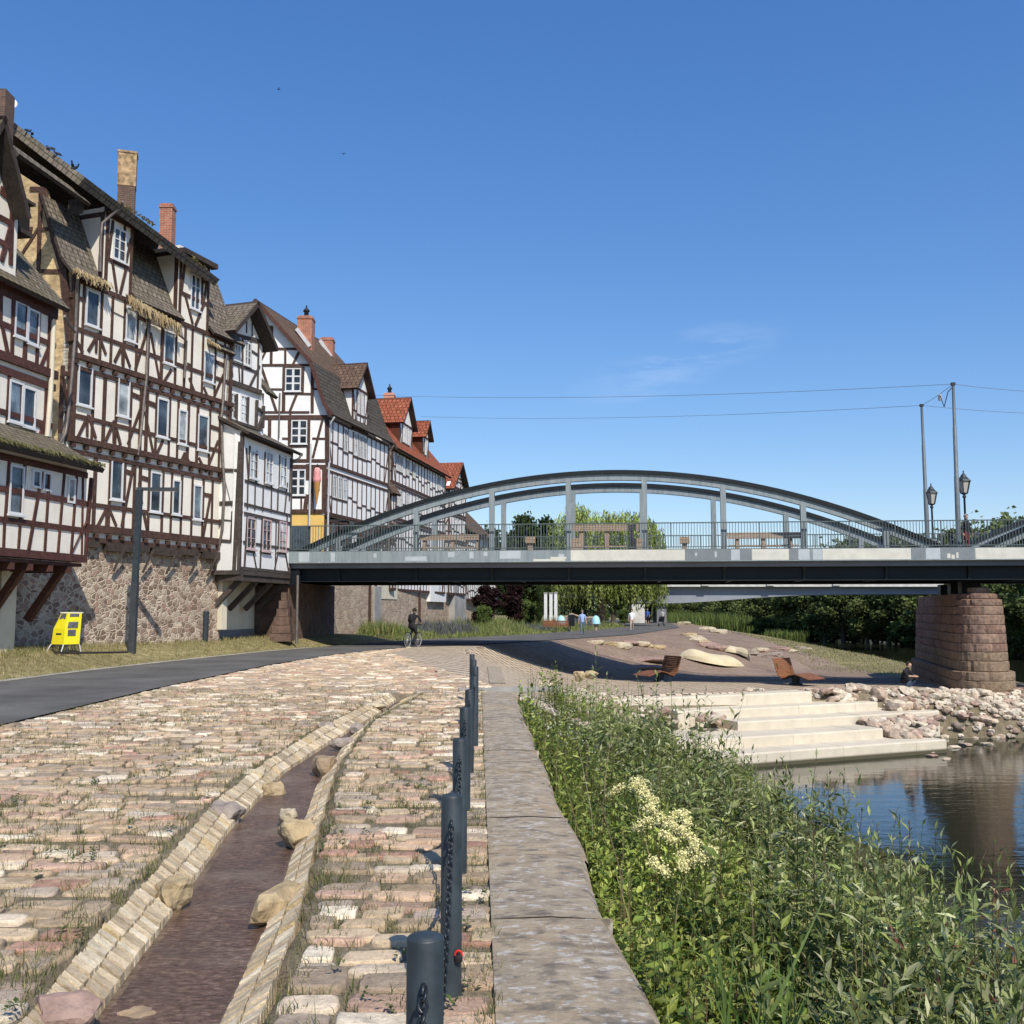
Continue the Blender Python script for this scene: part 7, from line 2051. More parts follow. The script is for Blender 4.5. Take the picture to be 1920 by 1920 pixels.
G_WIL = [(.17,.195,.055),(.13,.16,.048),(.24,.26,.10),(.31,.32,.17),(.09,.12,.034)]
G_DRY = [(.30,.25,.13),(.22,.20,.08),(.16,.17,.06),(.36,.30,.17)]
def stem_leaves(bx, by, bz, H, nl, ll, lw, base, droop=.2, start=.25, lean=.2, tone=None):
    """many stems at once -> leaves and stalks."""
    n = len(bx); la = NR.uniform(0, 2*PI, n); lm = NR.uniform(0, lean, n)*H
    tip = np.stack([bx+np.cos(la)*lm, by+np.sin(la)*lm, bz+H], 1); B0 = np.stack([bx, by, bz], 1)
    k = np.tile(np.arange(nl), n); s = np.repeat(np.arange(n), nl)
    t = start+(1-start)*(k+NR.uniform(0, .8, n*nl))/nl; t = np.minimum(t, 1)
    P = B0[s]*(1-t[:, None])+tip[s]*t[:, None]
    P[:, :2] -= ((tip-B0)[s][:, :2])*(t*(1-t)*.6)[:, None]
    a = k*2.4+NR.uniform(0, .9, n*nl)+np.repeat(NR.uniform(0, 6, n), nl)
    el = NR.uniform(.15, .95, n*nl)-droop*(1-t)+.5*(t > .9)
    D = np.stack([np.cos(a)*np.cos(el), np.sin(a)*np.cos(el), np.sin(el)], 1)
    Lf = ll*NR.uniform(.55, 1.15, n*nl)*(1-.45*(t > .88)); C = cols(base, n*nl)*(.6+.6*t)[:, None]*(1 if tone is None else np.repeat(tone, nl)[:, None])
    up = np.stack([NR.normal(0, .35, n*nl), NR.normal(0, .35, n*nl), np.ones(n*nl)], 1)
    lv = leaf_cards(P, D, Lf, Lf*lw, C, up)
    # stalks as slim blades
    a2 = NR.uniform(0, 2*PI, n); S = np.stack([np.cos(a2), np.sin(a2), 0*a2], 1)*.005
    V = np.stack([B0-S, B0+S, tip+S*.4, tip-S*.4], 1).reshape(-1, 3); i = np.arange(n)[:, None]*4
    st = (V, np.concatenate([i, i+1, i+2, i+3], 1), cols([(.10,.10,.035),(.13,.07,.04),(.09,.12,.03)], n, .2))
    return [lv, st]
def bank_pts(n, y0, y1, u0, u1, power=1.0):
    y = y0+(y1-y0)*NR.uniform(0, 1, n)**power; lx = ledge_r_ext(y); u = NR.uniform(u0, u1, n); x = lx+u; return x, y
def ledge_r_ext(y):
    return np.where(y < 20.5, np.interp(y, [a[1] for a in LEDGE], [a[2] for a in LEDGE]), np.interp(y, L_Y, L_X))
def build_bank():
    parts = []
    # nettle-like herbs next to the wall and over the whole bank
    for (n, y0, y1, u0, u1, h0, h1, nl, ll, lw, base, pw) in [
        (1500, 2.6, 9, .02, 1.6, .55, .95, 22, .09, .25, G_HERB, 1.0),
        (1500, 2.6, 10, .8, 5.6, .55, 1.05, 22, .105, .21, G_HERB, 1.0),
        (1900, 9, 17, .05, 6.0, .55, 1.1, 18, .11, .2, G_HERB, 1.0),
        (1100, 16, 27, .05, 5.2, .5, 1.0, 16, .13, .2, G_HERB, 1.0),
        (800, 3.4, 9, 1.3, 5.2, .8, 1.35, 28, .14, .13, G_WIL, 1.0), (420, 3.0, 7, .7, 4.5, .75, 1.3, 20, .15, .17, G_HERB, 1.0), (420, 3.0, 8, 1.2, 4.4, 1.2, 1.8, 36, .15, .13, G_WIL, 1.0), (150, 8, 17, .6, 3.6, 1.2, 1.9, 36, .16, .13, G_WIL, 1.0),
        (1000, 7.0, 16, 1.6, 5.9, .7, 1.25, 26, .10, .10, G_WIL, 1.0),
        (600, 12, 26, 1.0, 5.2, .7, 1.25, 22, .12, .11, G_WIL, 1.0)]:
        x, y = bank_pts(n, y0, y1, u0, u1, pw); z = g(x, y)-.05
        H = NR.uniform(h0, h1, n)
        # plants near the wall reach just above the coping
        u = x-ledge_r_ext(y); H = H*np.where(u < .5, .92, 1.0)+np.where(y > 17, .1, 0)
        cl = .5+.5*np.sin(x*2.3+1.3*np.sin(y*1.9))*np.sin(y*1.5+x*.7); H = H*(.68+.6*cl); tn = 1.38*(.8+.45*(.5+.5*np.sin(x*3.1-y*1.2+2*np.sin(x*1.1))))
        kp = NR.uniform(0, 1, n) < .45+.55*cl; x, y, z, H, tn = x[kp], y[kp], z[kp], H[kp], tn[kp]
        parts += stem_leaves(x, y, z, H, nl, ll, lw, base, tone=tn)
    n = 5200; x, y = bank_pts(n, 2.6, 26, .0, 6.3); z = g(x, y)-.03
    parts.append(blades(np.stack([x, y, z], 1), NR.uniform(.4, 1.0, n), NR.uniform(.004, .009, n), cols(G_HERB+[(.16,.19,.06),(.24,.22,.1)], n), .5))
    n = 420; x, y = bank_pts(n, 3, 20, .1, 5.5); z = g(x, y)
    parts.append(blades(np.stack([x, y, z], 1), NR.uniform(.9, 1.45, n), NR.uniform(.003, .007, n), cols([(.36,.29,.16),(.28,.2,.12),(.42,.36,.22)], n), .35))
    V, Fq, C = merge(parts)
    o = np_mesh('riverbank_undergrowth', V, Fq, M['leaf'], C); tag(o, kind='stuff')
build_bank()
def plant_from(parts, name, label, cat, loc, group=None):
    V, Fq, C = merge(parts); o = np_mesh(name, V, Fq, M['leaf'], C); o.location = loc; tag(o, label, cat, group); return o
# willow saplings: branching slim stems
def willow_parts(H, nst, ll, base=G_WIL, red=False):
    parts = []
    n = nst; a = NR.uniform(0, 2*PI, n); r = NR.uniform(0, .22, n)*H*.5
    bx, by = np.cos(a)*r*.3, np.sin(a)*r*.3
    parts += stem_leaves(bx, by, np.zeros(n), H*NR.uniform(.65, 1.0, n), int(40), ll, .13, base, .1, .12, .38)
    return parts
def willow(i, px, py, d, label, nst=7, ll=.085, red=False, grp='young willow shrubs on the riverbank'):
    t = at(px, py, d); zb = gz(t.x, t.y)-.05; H = max(.5, t.z-zb)
    plant_from(willow_parts(H, nst, ll, G_RED if red else G_WIL), 'willow_shrub', label, 'shrub', (t.x, t.y, zb), grp)
WL = [(1110,1322,17,'willow sprig standing tallest against the pale steps, on the left'),(1238,1278,16,'willow tip rising highest in front of the sett paving'),(1310,1290,15.5,'willow tips in front of the top limestone step'),(1330,1325,14.5,'bushy willow shoots before the middle of the steps'),(1180,1345,15,'dark willow shoots over the rubble left of the steps'),(1150,1350,16,'willow shoots beside the rubble next to the ledge plants'),(1290,1420,12,'leafy willow in the middle of the bank below the steps'),(1390,1400,13,'willow shoots in front of the lowest step'),(1475,1425,14,'small willow tips at the water edge before the lowest step'),(1560,1440,13.5,'willow sprig reaching above the water near the end of the lowest step'),(1530,1500,12,'willow bush at the waterline left of the blue reflection')]
for i, (x, y, d, l) in enumerate(WL): willow(i, x, y, d, l, 16, .19)
WN = [(1640,1520,8.5,'silvery willow shoot against the blue water'),(1635,1600,7.5,'pale willow shoot left of the pier reflection'),(1705,1575,6.8,'willow twig in front of the pier reflection'),(1745,1640,6.0,'willow twigs at the lower edge of the pier reflection'),(1815,1590,5.8,'reddish-tipped willow below the pier reflection'),(1910,1600,5.6,'willow twig cut by the right edge'),(1850,1650,5.0,'broad-leaved willow with red leaves at the right'),(1620,1690,5.8,'willow shrub with green leaves near the bottom centre right'),(1700,1745,4.6,'near willow with large leaves at the bottom'),(1800,1790,4.2,'nearest willow in the bottom right corner'),(1890,1780,4.0,'large-leaved willow at the right edge bottom'),(1560,1780,4.6,'willow shoots beside the reed blades at the bottom'),(1520,1640,6.5,'bushy green willow in the middle of the bank'),(1600,1640,8.0,'grey-green willow at the water edge')]
for i, (x, y, d, l) in enumerate(WN): willow(i, x, y, d, l, 22 if d < 6 else 16, .155 if d < 5.2 else .14, red=i in (4, 6, 10, 1))
# reed blades
def reeds():
    for lab, px, py, d, n in (('clump of long green reed blades at the bottom of the bank', 1400, 1700, 4.7, 16), ('smaller clump of reed blades right of the large one', 1468, 1740, 4.5, 8)):
        t = at(px, py, d); zb = gz(t.x, t.y)-.05; H = t.z-zb
        P = np.stack([NR.normal(0, .07, n), NR.normal(0, .07, n), np.zeros(n)], 1)
        V, Fq, C = blades(P, H*NR.uniform(.7, 1.05, n), NR.uniform(.009, .014, n), cols([(.13,.21,.05),(.17,.24,.07)], n, .2), .45)
        o = np_mesh('reed_clump', V, Fq, M['leaf'], C); o.location = (t.x, t.y, zb); tag(o, lab, 'reed', 'reed clumps')
reeds()
# meadowsweet
def meadowsweet():
    r = random.Random(12); FL = [(1155,1478,9.5),(1190,1466,9.2),(1205,1470,9.0),(1215,1490,8.6),(1222,1515,8.2),(1240,1535,7.9),(1205,1540,8.0),(1262,1530,7.8),(1285,1530,7.7),(1290,1560,7.4),(1255,1565,7.4),(1300,1585,7.2),(1310,1605,7.0),(1325,1598,7.0),(1280,1608,7.0),(1235,1618,6.9),(1270,1548,7.6)]
    for i, (px, py, d) in enumerate(FL):
        t = at(px, py, d); zb = gz(t.x, t.y)-.05; H = t.z-zb
        T = thing('meadowsweet', 'cream flowering meadowsweet plume in the green riverbank', 'flower', (t.x, t.y, zb), 0, 'meadowsweet plumes on the riverbank')
        mb = MB(); mb.tube([(0,0,0),(r.uniform(-.04,.04),r.uniform(-.04,.04),H*.6),(0,0,H-.03)], [.006,.005,.003], 5, (.12,.12,.04)); 
        for k in range(5):
            a = r.uniform(0, 6.3); mb.tube([(0,0,H-.14+.02*k),(.05*math.cos(a),.05*math.sin(a),H-.06)], .003, 4, (.12,.12,.04))
        o = mb.build('stem', M['leaf']); o.parent = T
        n = 330; c = NR.normal(0, 1, (n,3))*np.array([.02,.02,.016]); c += (NR.integers(0, 3, n)-1)[:, None]*np.array([.045*math.cos(i),.045*math.sin(i),.03]); c[:, 2] += H-.02
        D = NR.normal(size=(n,3)); V, Fq, C = leaf_cards(c, D, NR.uniform(.010,.017,n), NR.uniform(.006,.010,n), np.ones((n,3)))
        o = np_mesh('flower_head', V, Fq, M['flower']); o.parent = T
meadowsweet()
# small white daisies near the end of the ledge: part of the undergrowth
def daisies():
    n = 130; x, y = bank_pts(n, 13, 20, .1, 1.4); z = g(x, y)+NR.uniform(.7, .95, n); P = np.stack([x, y, z], 1)
    parts = []
    for k in range(3): parts.append(leaf_cards(P+NR.normal(0, .012, (n,3)), NR.normal(size=(n,3)), NR.uniform(.014,.026,n), NR.uniform(.008,.013,n), np.tile((.72,.72,.6), (n,1))))
    V, Fq, C = merge(parts); o = np_mesh('small_white_flowers', V, Fq, M['leaf'], C); tag(o, kind='stuff')
daisies()
# ------------------------------------------------------------------ grass and weeds between the cobbles, grass strip
def weeds():
    parts = []
    n = 36000; y = 2.8+19*NR.uniform(0, 1, n)**1.7; x = NR.uniform(-7.3, 0, n)
    dens = .5+.5*np.sin(x*1.9+y*.7)*np.sin(y*1.1-x*.6)+.25*np.sin(x*5.1+y*4.3)
    edge = np.exp(-((x-cx(CLO, y)+.13)/.12)**2)+np.exp(-((x-ledge_l(y)+.03)/.05)**2)*1.6+.7*np.exp(-((x-cx(CRO, y)-.13)/.1)**2)
    keep = ((NR.uniform(0, 1, n) < np.clip(dens*.75, 0.10, 1)) | (NR.uniform(0, 1, n) < edge)) & ~in_chan(x, y, .02) & (x < ledge_l(y)+.02) & (x > np.interp(y, PN_Y, PN_X)+.05)
    x, y = x[keep], y[keep]; n = len(x)
    # clumps of several blades each
    k = 6; X = np.repeat(x, k)+NR.normal(0, .02, n*k); Y = np.repeat(y, k)+NR.normal(0, .016, n*k); Z = np.zeros(n*k)-.005
    H = np.repeat(NR.gamma(3, .014, n), k)*NR.uniform(.6, 1.2, n*k)+.02
    parts.append(blades(np.stack([X, Y, Z], 1), np.minimum(H, .16), NR.uniform(.0013, .003, n*k), cols(G_DRY+[(.09,.11,.035),(.07,.10,.03),(.11,.12,.04)], n*k), .8))
    # broad leaved little weeds
    n = 900; y = 3+8*NR.uniform(0, 1, n)**1.3; x = NR.uniform(-5, 0, n); kp = ~in_chan(x, y, .03) & (x < ledge_l(y)) & ((np.sin(x*3+y*2)*np.sin(y*3-x)) > .25); x, y = x[kp], y[kp]; n = len(x); k = 9
    P = np.stack([np.repeat(x, k), np.repeat(y, k), np.repeat(NR.uniform(.03, .08, n), k)], 1)+NR.normal(0, .012, (n*k, 3)); a = NR.uniform(0, 6.3, n*k)
    parts.append(leaf_cards(P, np.stack([np.cos(a), np.sin(a), NR.uniform(0, .8, n*k)], 1), NR.uniform(.02, .045, n*k), NR.uniform(.006, .011, n*k), cols([(.06,.10,.03),(.08,.12,.035),(.12,.13,.05)], n*k), np.tile((0,0,1.), (n*k,1))))
    V, Fq, C = merge(parts); o = np_mesh('weeds_between_stones', V, Fq, M['grass'], C); tag(o, kind='stuff')
weeds()
def verge():
    n = 26000; y = 12+36*NR.uniform(0, 1, n); xf = np.interp(y, XF_Y, XF_X); x = xf-.15-NR.uniform(0, 1, n)**.8*5.5
    dens = .6+.4*np.sin(x*1.3+y)*np.sin(y*.8); kp = NR.uniform(0, 1, n) < dens; x, y = x[kp], y[kp]; n = len(x)
    z = g(x, y)-.01; k = 3; X = np.repeat(x, k)+NR.normal(0, .04, n*k); Y = np.repeat(y, k)+NR.normal(0, .04, n*k); Z = np.repeat(z, k)
    tall = np.repeat(1+.9*np.clip((np.interp(y, XF_Y, XF_X)-x-1.6)/1.5, 0, 1), k)
    parts = [blades(np.stack([X, Y, Z], 1), NR.uniform(.04, .13, n*k)*tall, NR.uniform(.004, .008, n*k), cols([(.40,.33,.17),(.33,.29,.13),(.22,.22,.08),(.45,.38,.22),(.15,.17,.055)], n*k), .8)]
    V, Fq, C = merge(parts); o = np_mesh('verge_grass', V, Fq, M['grass'], C); tag(o, kind='stuff')
verge()
# ------------------------------------------------------------------ meadow, reeds and shrubs beyond the bridge
def meadow():
    n = 16000; y = 57+45*NR.uniform(0, 1, n)**1.2; wl = np.interp(y, [55, 112], [-9.9, -1.7]); xr = np.interp(y, XF_Y, XF_X)-.25
    x = wl+.2+NR.uniform(0, 1, n)*(xr-wl-.4); f = (x-wl)/(xr-wl)
    kp = (xr > wl+.6); x, y, f = x[kp], y[kp], f[kp]; n = len(x)
    tall = np.clip((xr[kp]-x)/2.0, 0, 1)*(y > 60)*np.clip((112-y)/10, 0, 1)
    H = .12+NR.uniform(.3, 1.0, n)*tall*(.75+.35*np.sin(x*.9+y*.35))
    lav = (np.sin(x*.55+y*.23+1.0) > .45) & (tall > .5)
    C = cols([(.22,.26,.08),(.17,.21,.065),(.30,.30,.13),(.13,.17,.055)], n); C[lav] = cols([(.13,.14,.13),(.12,.12,.15),(.15,.17,.12)], int(lav.sum()))
    z = g(x, y)-.02
    k = 3; P = np.repeat(np.stack([x, y, z], 1), k, 0)+NR.normal(0, .07, (n*k, 3))*np.array([1,1,.1])
    V, Fq, Cc = blades(P, np.repeat(H, k)*NR.uniform(.6, 1.1, n*k), NR.uniform(.012, .03, n*k), np.repeat(C, k, 0), .5)
    o = np_mesh('meadow', V, Fq, M['grass'], Cc); tag(o, kind='stuff')
    # gravel bar grass
    n = 6000; y = NR.uniform(58, 92, n); L = np.interp(y, L_Y, L_X); x = L-NR.uniform(-1.5, 8, n)*np.clip((y-50)/12, .3, 1); z = g(x, y)
    V, Fq, Cc = blades(np.stack([x, y, z], 1), NR.uniform(.03, .13, n), NR.uniform(.015, .03, n), cols([(.24,.24,.11),(.30,.27,.16),(.18,.19,.07)], n), .7)
    o = np_mesh('gravel_bar_grass', V, Fq, M['grass'], Cc); tag(o, kind='stuff')
    # reed beds on the far river
    for n, ya, yb, k0, k1, h0, h1 in (9000, 235, 300, .150, .246, 2.4, 5.0), (2600, 178, 202, .246, .288, .7, 1.9):
        y = NR.uniform(ya, yb, n); x = y*NR.uniform(k0, k1, n); z = np.full(n, -3.5); V, Fq, Cc = blades(np.stack([x, y, z], 1), NR.uniform(h0, h1, n), NR.uniform(.05, .14, n), cols([(.12,.16,.04),(.09,.125,.03),(.16,.19,.06),(.07,.10,.03)], n), .3)
        o = np_mesh('reed_bed', V, Fq, M['leaf_far'], Cc); tag(o, kind='stuff')
meadow()
# ------------------------------------------------------------------ trees
def crown_mesh(name, clumps, n, size, base, var=.3, droop=0, seed=0):
    """leaf cards spread through ellipsoid clumps ((c),(r)); lower and inner leaves darker."""
    rng = np.random.default_rng(seed); Ps, Ds, Cs = [], [], []
    tot = sum(c[1][0]*c[1][1]*c[1][2] for c in clumps)**1.0; wts = np.array([(c[1][0]*c[1][1]*c[1][2])**.67 for c in clumps]); wts = wts/wts.sum()
    for (c, r), w in zip(clumps, wts):
        m = max(12, int(n*w)); d = rng.normal(size=(m,3)); d /= np.linalg.norm(d, axis=1, keepdims=True); rad = rng.uniform(.35, 1.0, m)**.45
        lump = 1+.16*np.sin(d[:, 0]*5+c[0])*np.sin(d[:, 2]*6+c[2])+.1*rng.normal(size=m)
        p = d*(rad*lump)[:, None]*np.array(r)+np.array(c); Ps.append(p)
        dd = d*.7+rng.normal(size=(m,3))*.7; dd[:, 2] -= droop; Ds.append(dd)
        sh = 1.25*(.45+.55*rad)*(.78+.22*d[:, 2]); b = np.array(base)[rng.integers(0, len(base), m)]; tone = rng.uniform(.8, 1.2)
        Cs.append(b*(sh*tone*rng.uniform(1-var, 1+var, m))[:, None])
    P, D, C = map(np.concatenate, (Ps, Ds, Cs)); m = len(P); L = rng.uniform(.6, 1.3, m)*size
    nrm = D+rng.normal(size=(m,3))*.8
    global NR
    V, Fq, C2 = leaf_cards(P, np.cross(D, rng.normal(size=(m,3)))+D*.3+np.array([0,0,-droop]), L, L*.36, C, nrm)
    return V, Fq, C2
def rnd_clumps(rng, H, W, zb, k, rs=(.28,.45)):
    out = []
    for i in range(k):
        t = rng.uniform(0, 1); a = rng.uniform(0, 2*PI); z = zb+(H-zb)*(.12+.78*t); wr = W*math.sin(PI*(.18+.72*t))*rng.uniform(.25, .75)
        r = W*rng.uniform(*rs); out.append(((math.cos(a)*wr, math.sin(a)*wr, z), (r, r, r*.8)))
    out.append(((0,0,zb+(H-zb)*.55), (W*.55, W*.55, (H-zb)*.4))); return out
def trunk_mb(H, r, rng, limbs=5):
    mb = MB(); mb.tube([(0,0,-.6),(rng.uniform(-.1,.1),0,H*.35),(rng.uniform(-.2,.2),rng.uniform(-.2,.2),H*.85)], [r,r*.75,r*.25], 8)
    for k in range(limbs):
        a = rng.uniform(0, 2*PI); z = H*rng.uniform(.3, .6); l = H*rng.uniform(.18, .32)
        mb.tube([(0,0,z),(math.cos(a)*l*.5,math.sin(a)*l*.5,z+l*.45),(math.cos(a)*l,math.sin(a)*l,z+l*.8)], [r*.4,r*.25,r*.08], 6)
    return mb
TREE_P = {}
def tree(kind, label, x, y, zb, H, group=None, rz=0, name='tree', wx=1.0):
    if kind not in TREE_P:
        rng = random.Random(hash(kind) % 1000 if False else sum(map(ord, kind))); base = {'a': [(.16,.19,.07),(.19,.22,.09),(.11,.14,.05)], 'b': [(.13,.16,.05),(.16,.19,.065),(.09,.12,.04)], 'c': [(.09,.12,.038),(.115,.145,.045),(.065,.085,.03)], 'd': [(.035,.055,.018),(.045,.07,.02)], 'p': [(.03,.014,.016),(.04,.018,.02),(.022,.014,.012)], 's': [(.10,.15,.04),(.13,.175,.05)]}[kind[0]]
        W = {'a': 3.6, 'b': 4.2, 'c': 3.6, 'd': 2.8, 'p': 2.3, 's': 3.4}[kind[0]]; zlow = {'a': .3, 'b': .1, 'c': -.2, 'd': .8, 'p': .2, 's': -.2}[kind[0]]
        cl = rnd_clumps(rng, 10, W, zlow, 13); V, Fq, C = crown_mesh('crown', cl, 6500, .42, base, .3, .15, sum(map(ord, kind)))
        TREE_P[kind] = [None, (V, Fq, C), trunk_mb(9, .28, rng)]
    pr = TREE_P[kind]
    T = thing(name, label, 'tree' if name != 'shrub' else 'shrub', (x, y, zb), rz, group); k = H/10; T.scale = (k*wx, k*wx, k)
    if pr[0] is None:
        V, Fq, C = pr[1]; o = np_mesh('crown', V, Fq, M['leaf_far'], C); t = pr[2].build('trunk', M['bark']); pr[0] = (o, t)
    else:
        o = pr[0][0].copy(); t = pr[0][1].copy(); COL.objects.link(o); COL.objects.link(t)
    o.parent = T; t.parent = T; return T
rt = random.Random(17)
# weeping willow
def weeping():
    c = at_g(1128, 1168); D = 104; p = at(1128, 1170, D); zb = gz(p.x, D)
    T = thing('weeping_willow', 'large weeping willow hanging over the playground behind the arch bridge', 'tree', (p.x, D, zb))
    rng = np.random.default_rng(4); mb = trunk_mb(9, .45, random.Random(3), 7); o = mb.build('trunk', M['bark']); o.parent = T
    tops = [(at(x, y, D).x-p.x, at(x, y, D).z-zb, w) for x, y, w in ((1058,960,1.6),(1076,938,1.7),(1095,945,1.7),(1130,952,2.0),(1155,955,1.7),(1170,952,1.7),(1190,958,1.6),(1215,972,1.5),(1225,995,1.2),(1047,1000,1.2),(1110,965,2),(1205,962,1.5))]
    Ps, Ds, Cs, Ls = [], [], [], []
    for i in range(1150):
        tx, tz, w = tops[rng.integers(len(tops))]; a = rng.uniform(0, 2*PI); rr = w*rng.uniform(.1, 1.15)
        x0 = tx+math.cos(a)*rr; y0 = math.sin(a)*rr*1.6; z0 = tz-rr*rr*.35-rng.uniform(0, 1.2)
        ln = min(z0-2.3-rng.uniform(-.5, 1.2), rng.uniform(3, 10)); 
        if ln < .6: continue
        m = int(ln*5.5); t = np.linspace(0, 1, m); px = x0+math.cos(a)*.5*t**.5*w*.4+rng.normal(0, .05, m); py = y0+math.sin(a)*.5*t**.5; pz = z0-ln*t
        Ps.append(np.stack([px, py, pz], 1)); d = np.stack([rng.normal(0, .45, m), rng.normal(0, .45, m), -np.ones(m)], 1); Ds.append(d)
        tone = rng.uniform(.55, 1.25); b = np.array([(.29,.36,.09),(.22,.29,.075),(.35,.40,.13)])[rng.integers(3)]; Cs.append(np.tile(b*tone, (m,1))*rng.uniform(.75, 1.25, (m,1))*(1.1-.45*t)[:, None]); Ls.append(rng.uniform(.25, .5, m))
    P, Dd, C, L = map(np.concatenate, (Ps, Ds, Cs, Ls)); V, Fq, C2 = leaf_cards(P, Dd, L, L*.16, C); o = np_mesh('crown', V, Fq, M['leaf_far'], C2); o.parent = T
weeping()
def tpx(kind, label, px, ytop, d, ybase=None, group=None, name='tree', wx=1.0, zb=None):
    p = at(px, 1150, d); b = gz(p.x, d) if zb is None else zb; H = at(px, ytop, d).z-b
    return tree(kind, label, p.x, d, b, H, group, rt.uniform(0, 6.3), name, wx)
G1 = 'dark trees behind the bridge benches'
tpx('d1', 'dark pointed tree left of the weeping willow', 985, 958, 118, group=G1, wx=.8); tpx('d2', 'lower dark tree between the pointed tree and the willow', 1025, 962, 124, group=G1, wx=.8); tpx('d1', 'low dark tree at the left of the dark group', 920, 985, 128, group=G1, wx=.8); tpx('d2', 'dark tree filling in beneath the willow crown', 1080, 985, 132, group=G1)
tpx('d2', 'dark tree seen low between the houses and the pointed tree', 955, 995, 112, group=G1, wx=.7); tpx('d1','dark tree standing behind the willow trunk',1150,1010,122,group=G1,wx=1.1); tpx('d2','dark tree behind the right edge of the willow',1215,1035,134,group=G1,wx=1.1)
G2 = 'dark purple shrubs at the end of the quay'
tpx('p1', 'left dark purple shrub at the end of the quay wall', 912, 1088, 84, group=G2, name='shrub', wx=1.35); tpx('p2', 'right dark purple shrub near the playground', 963, 1092, 86, group=G2, name='shrub', wx=1.3)
tpx('d1', 'slim dark cypress beside the white pillars', 1012, 1090, 86, name='tree', wx=.35)
GS = 'green shrubs round the playground'
for px, yt, d in ((905,1132,80),(985,1122,90),(1000,1128,88),(1170,1140,118),(1090,1138,112),(1130,1136,116)): tpx('s1', 'small green shrub near the playground and quay end', px, yt, d, group=GS, name='shrub', wx=1.2)
# riverside trees on the far bank
GF = 'trees along the far riverbank'
far = []
k = 0
for px, yt, d, kd in [(1262,1122,300,'b1'),(1300,1112,290,'c1'),(1335,1108,280,'b1'),(1375,1100,270,'c1'),(1410,1095,250,'b1'),(1330,1075,330,'b1'),(1400,1060,320,'c1'),(1450,1040,300,'b1'),
    (1440,1085,215,'c1'),(1480,1075,200,'b1'),(1520,1060,190,'c1'),(1560,1015,185,'b1'),(1600,1005,180,'a1'),(1640,1002,175,'b1'),(1690,1005,172,'a1'),(1580,1075,165,'c1'),(1625,1090,160,'b1'),(1665,1085,158,'c1'),(1700,1060,155,'b1'),(1740,1005,165,'a1'),(1780,1000,160,'b1'),
    (1820,985,150,'a1'),(1850,972,150,'b1'),(1885,970,145,'a1'),(1915,965,140,'b1'),(1960,970,135,'a1'),(1900,1060,118,'c1'),(1930,1050,112,'b1'),(1980,1030,105,'c1'),(1760,1080,140,'c1'),(1860,1090,125,'c1'),(2060,980,110,'a1'),(1545,1120,170,'c1'),(1500,1120,190,'c1')]:
    p = at(px, 1150, d); zb = -3.3
    lab = {'a1': 'bright green tree on the far bank rising above the bridge deck', 'b1': 'rounded mid green tree on the far riverbank', 'c1': 'dark low tree overhanging the far water edge'}[kd]
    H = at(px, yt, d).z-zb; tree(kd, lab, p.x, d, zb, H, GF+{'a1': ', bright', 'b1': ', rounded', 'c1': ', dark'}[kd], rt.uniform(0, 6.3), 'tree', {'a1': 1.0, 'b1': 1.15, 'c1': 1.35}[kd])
GB = 'bushes at the far waterline'
for px, d in ((1480,196),(1515,188),(1550,176),(1590,170),(1630,163),(1668,158),(1705,152),(1735,148),(1900,118),(1930,112),(1965,108),(1420,225),(1380,262),(1340,285),(1300,300),(1265,310),(1690,168),(1610,180),(1440,210)):
    p = at(px, 1150, d); tree('s1' if rt.random() < .35 else 'c1', 'bush hanging over the far waterline', p.x, d-2, -3.5, rt.uniform(4, 6.5), GB, rt.uniform(0, 6.3), 'shrub', 1.7)
# distant wood closing the valley
def wood():
    rng = np.random.default_rng(9); cl = []
    for i in range(120):
        x = rng.uniform(-60, 260); y = rng.uniform(330, 420); h = rng.uniform(8, 15); r = rng.uniform(5, 9); cl.append(((x, y, h*.45-3), (r, r, h*.6)))
    V, Fq, C = crown_mesh('wood', cl, 26000, 2.0, [(.075,.10,.045),(.06,.085,.04)], .25, 0, 3); o = np_mesh('distant_wood', V, Fq, M['leaf_far'], C); tag(o, kind='stuff')
wood()
# ------------------------------------------------------------------ light, sky, camera
SUN_EL = math.radians(47); SUN_DIR = Vector((.40, -.917, 0)).normalized()
sun_vec = Vector((SUN_DIR.x*math.cos(SUN_EL), SUN_DIR.y*math.cos(SUN_EL), math.sin(SUN_EL)))
ld = bpy.data.lights.new('sun', 'SUN'); ld.energy = 5.0; ld.angle = math.radians(.53); ld.color = (1.0, .93, .82)
lo = bpy.data.objects.new('sun', ld); COL.objects.link(lo); lo.rotation_euler = sun_vec.to_track_quat('Z', 'Y').to_euler(); lo.location = (0, -20, 40)
w = bpy.data.worlds.new('World'); scene.world = w; w.use_nodes = True; nt = w.node_tree
sky = nt.nodes.new('ShaderNodeTexSky'); sky.sky_type = 'NISHITA'; sky.sun_disc = False; sky.sun_elevation = SUN_EL; sky.sun_rotation = math.atan2(SUN_DIR.x, SUN_DIR.y)
sky.altitude = 150; sky.air_density = 1.0; sky.dust_density = .35; sky.ozone_density = 2.2
bg = nt.nodes['Background']; bg.inputs[1].default_value = .145
tc = nt.nodes.new('ShaderNodeTexCoord')
hsv = nt.nodes.new('ShaderNodeHueSaturation'); hsv.inputs['Saturation'].default_value = 1.28; hsv.inputs['Value'].default_value = 1.0
nt.links.new(sky.outputs[0], hsv.inputs['Color'])
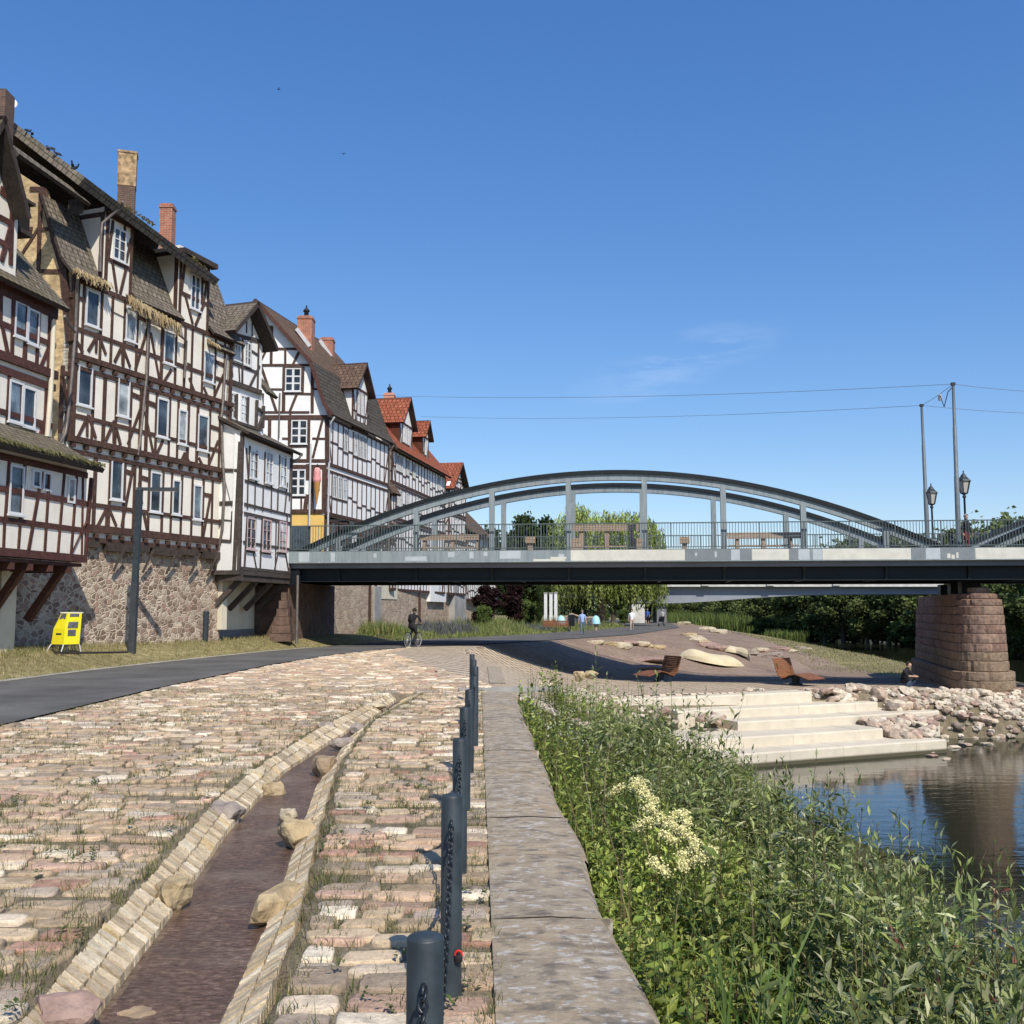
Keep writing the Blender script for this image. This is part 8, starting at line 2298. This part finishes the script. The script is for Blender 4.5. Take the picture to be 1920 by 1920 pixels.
# faint wisps of cirrus low over the river
nz = nt.nodes.new('ShaderNodeTexNoise'); nz.inputs['Scale'].default_value = 9; nz.inputs['Detail'].default_value = 6; nz.inputs['Roughness'].default_value = .6
mp = nt.nodes.new('ShaderNodeMapping'); mp.inputs['Rotation'].default_value = (0, math.radians(14), 0); mp.inputs['Scale'].default_value = (1.3, 1.3, 7)
nt.links.new(tc.outputs['Generated'], mp.inputs[0]); nt.links.new(mp.outputs[0], nz.inputs[0])
cdir = ray(1265, 680).normalized()
dist = nt.nodes.new('ShaderNodeVectorMath'); dist.operation = 'SUBTRACT'; dist.inputs[1].default_value = cdir; nt.links.new(tc.outputs['Generated'], dist.inputs[0])
m2 = nt.nodes.new('ShaderNodeMapping'); m2.vector_type = 'POINT'; m2.inputs['Rotation'].default_value = (0, math.radians(16), 0); nt.links.new(dist.outputs[0], m2.inputs[0])
m3 = nt.nodes.new('ShaderNodeVectorMath'); m3.operation = 'MULTIPLY'; m3.inputs[1].default_value = (8.5, 6, 34); nt.links.new(m2.outputs[0], m3.inputs[0])
ln = nt.nodes.new('ShaderNodeVectorMath'); ln.operation = 'LENGTH'; nt.links.new(m3.outputs[0], ln.inputs[0])
cr = ramp(nt, ln.outputs['Value'], [(.0, 1), (1.0, 0)]); cn = ramp(nt, nz.outputs[0], [(.42, 0), (.75, 1)])
mu = nt.nodes.new('ShaderNodeMath'); mu.operation = 'MULTIPLY'; nt.links.new(cr, mu.inputs[0]); nt.links.new(cn, mu.inputs[1])
mu2 = nt.nodes.new('ShaderNodeMath'); mu2.operation = 'MULTIPLY'; nt.links.new(mu.outputs[0], mu2.inputs[0]); mu2.inputs[1].default_value = .26
sp_ = nt.nodes.new('ShaderNodeSeparateColor'); nt.links.new(hsv.outputs[0], sp_.inputs[0]); cb_ = nt.nodes.new('ShaderNodeCombineColor')
for i_, (ga, kk) in enumerate(((.84, 1.12), (.82, 1.19), (.675, 1.80))):
    pw = nt.nodes.new('ShaderNodeMath'); pw.operation = 'POWER'; nt.links.new(sp_.outputs[i_], pw.inputs[0]); pw.inputs[1].default_value = ga
    ml = nt.nodes.new('ShaderNodeMath'); ml.operation = 'MULTIPLY'; nt.links.new(pw.outputs[0], ml.inputs[0]); ml.inputs[1].default_value = kk; nt.links.new(ml.outputs[0], cb_.inputs[i_])
cc = mixc(nt, cb_.outputs[0], (7.5, 8.2, 9.0), mu2.outputs[0])
nt.links.new(cc, bg.inputs[0])
cam = bpy.data.cameras.new('camera'); co = bpy.data.objects.new('camera', cam); COL.objects.link(co)
cam.sensor_width = 36; cam.sensor_height = 36; cam.lens = 36; cam.clip_start = .05; cam.clip_end = 6000
co.location = (0, 0, CAM_H); co.rotation_euler = (math.radians(90)+PITCH, 0, 0); scene.camera = co
scene.view_settings.view_transform = 'Standard'; scene.view_settings.look = 'None'; scene.view_settings.exposure = 0; scene.view_settings.gamma = 1
scene.cycles.max_bounces = 6; scene.cycles.transparent_max_bounces = 4
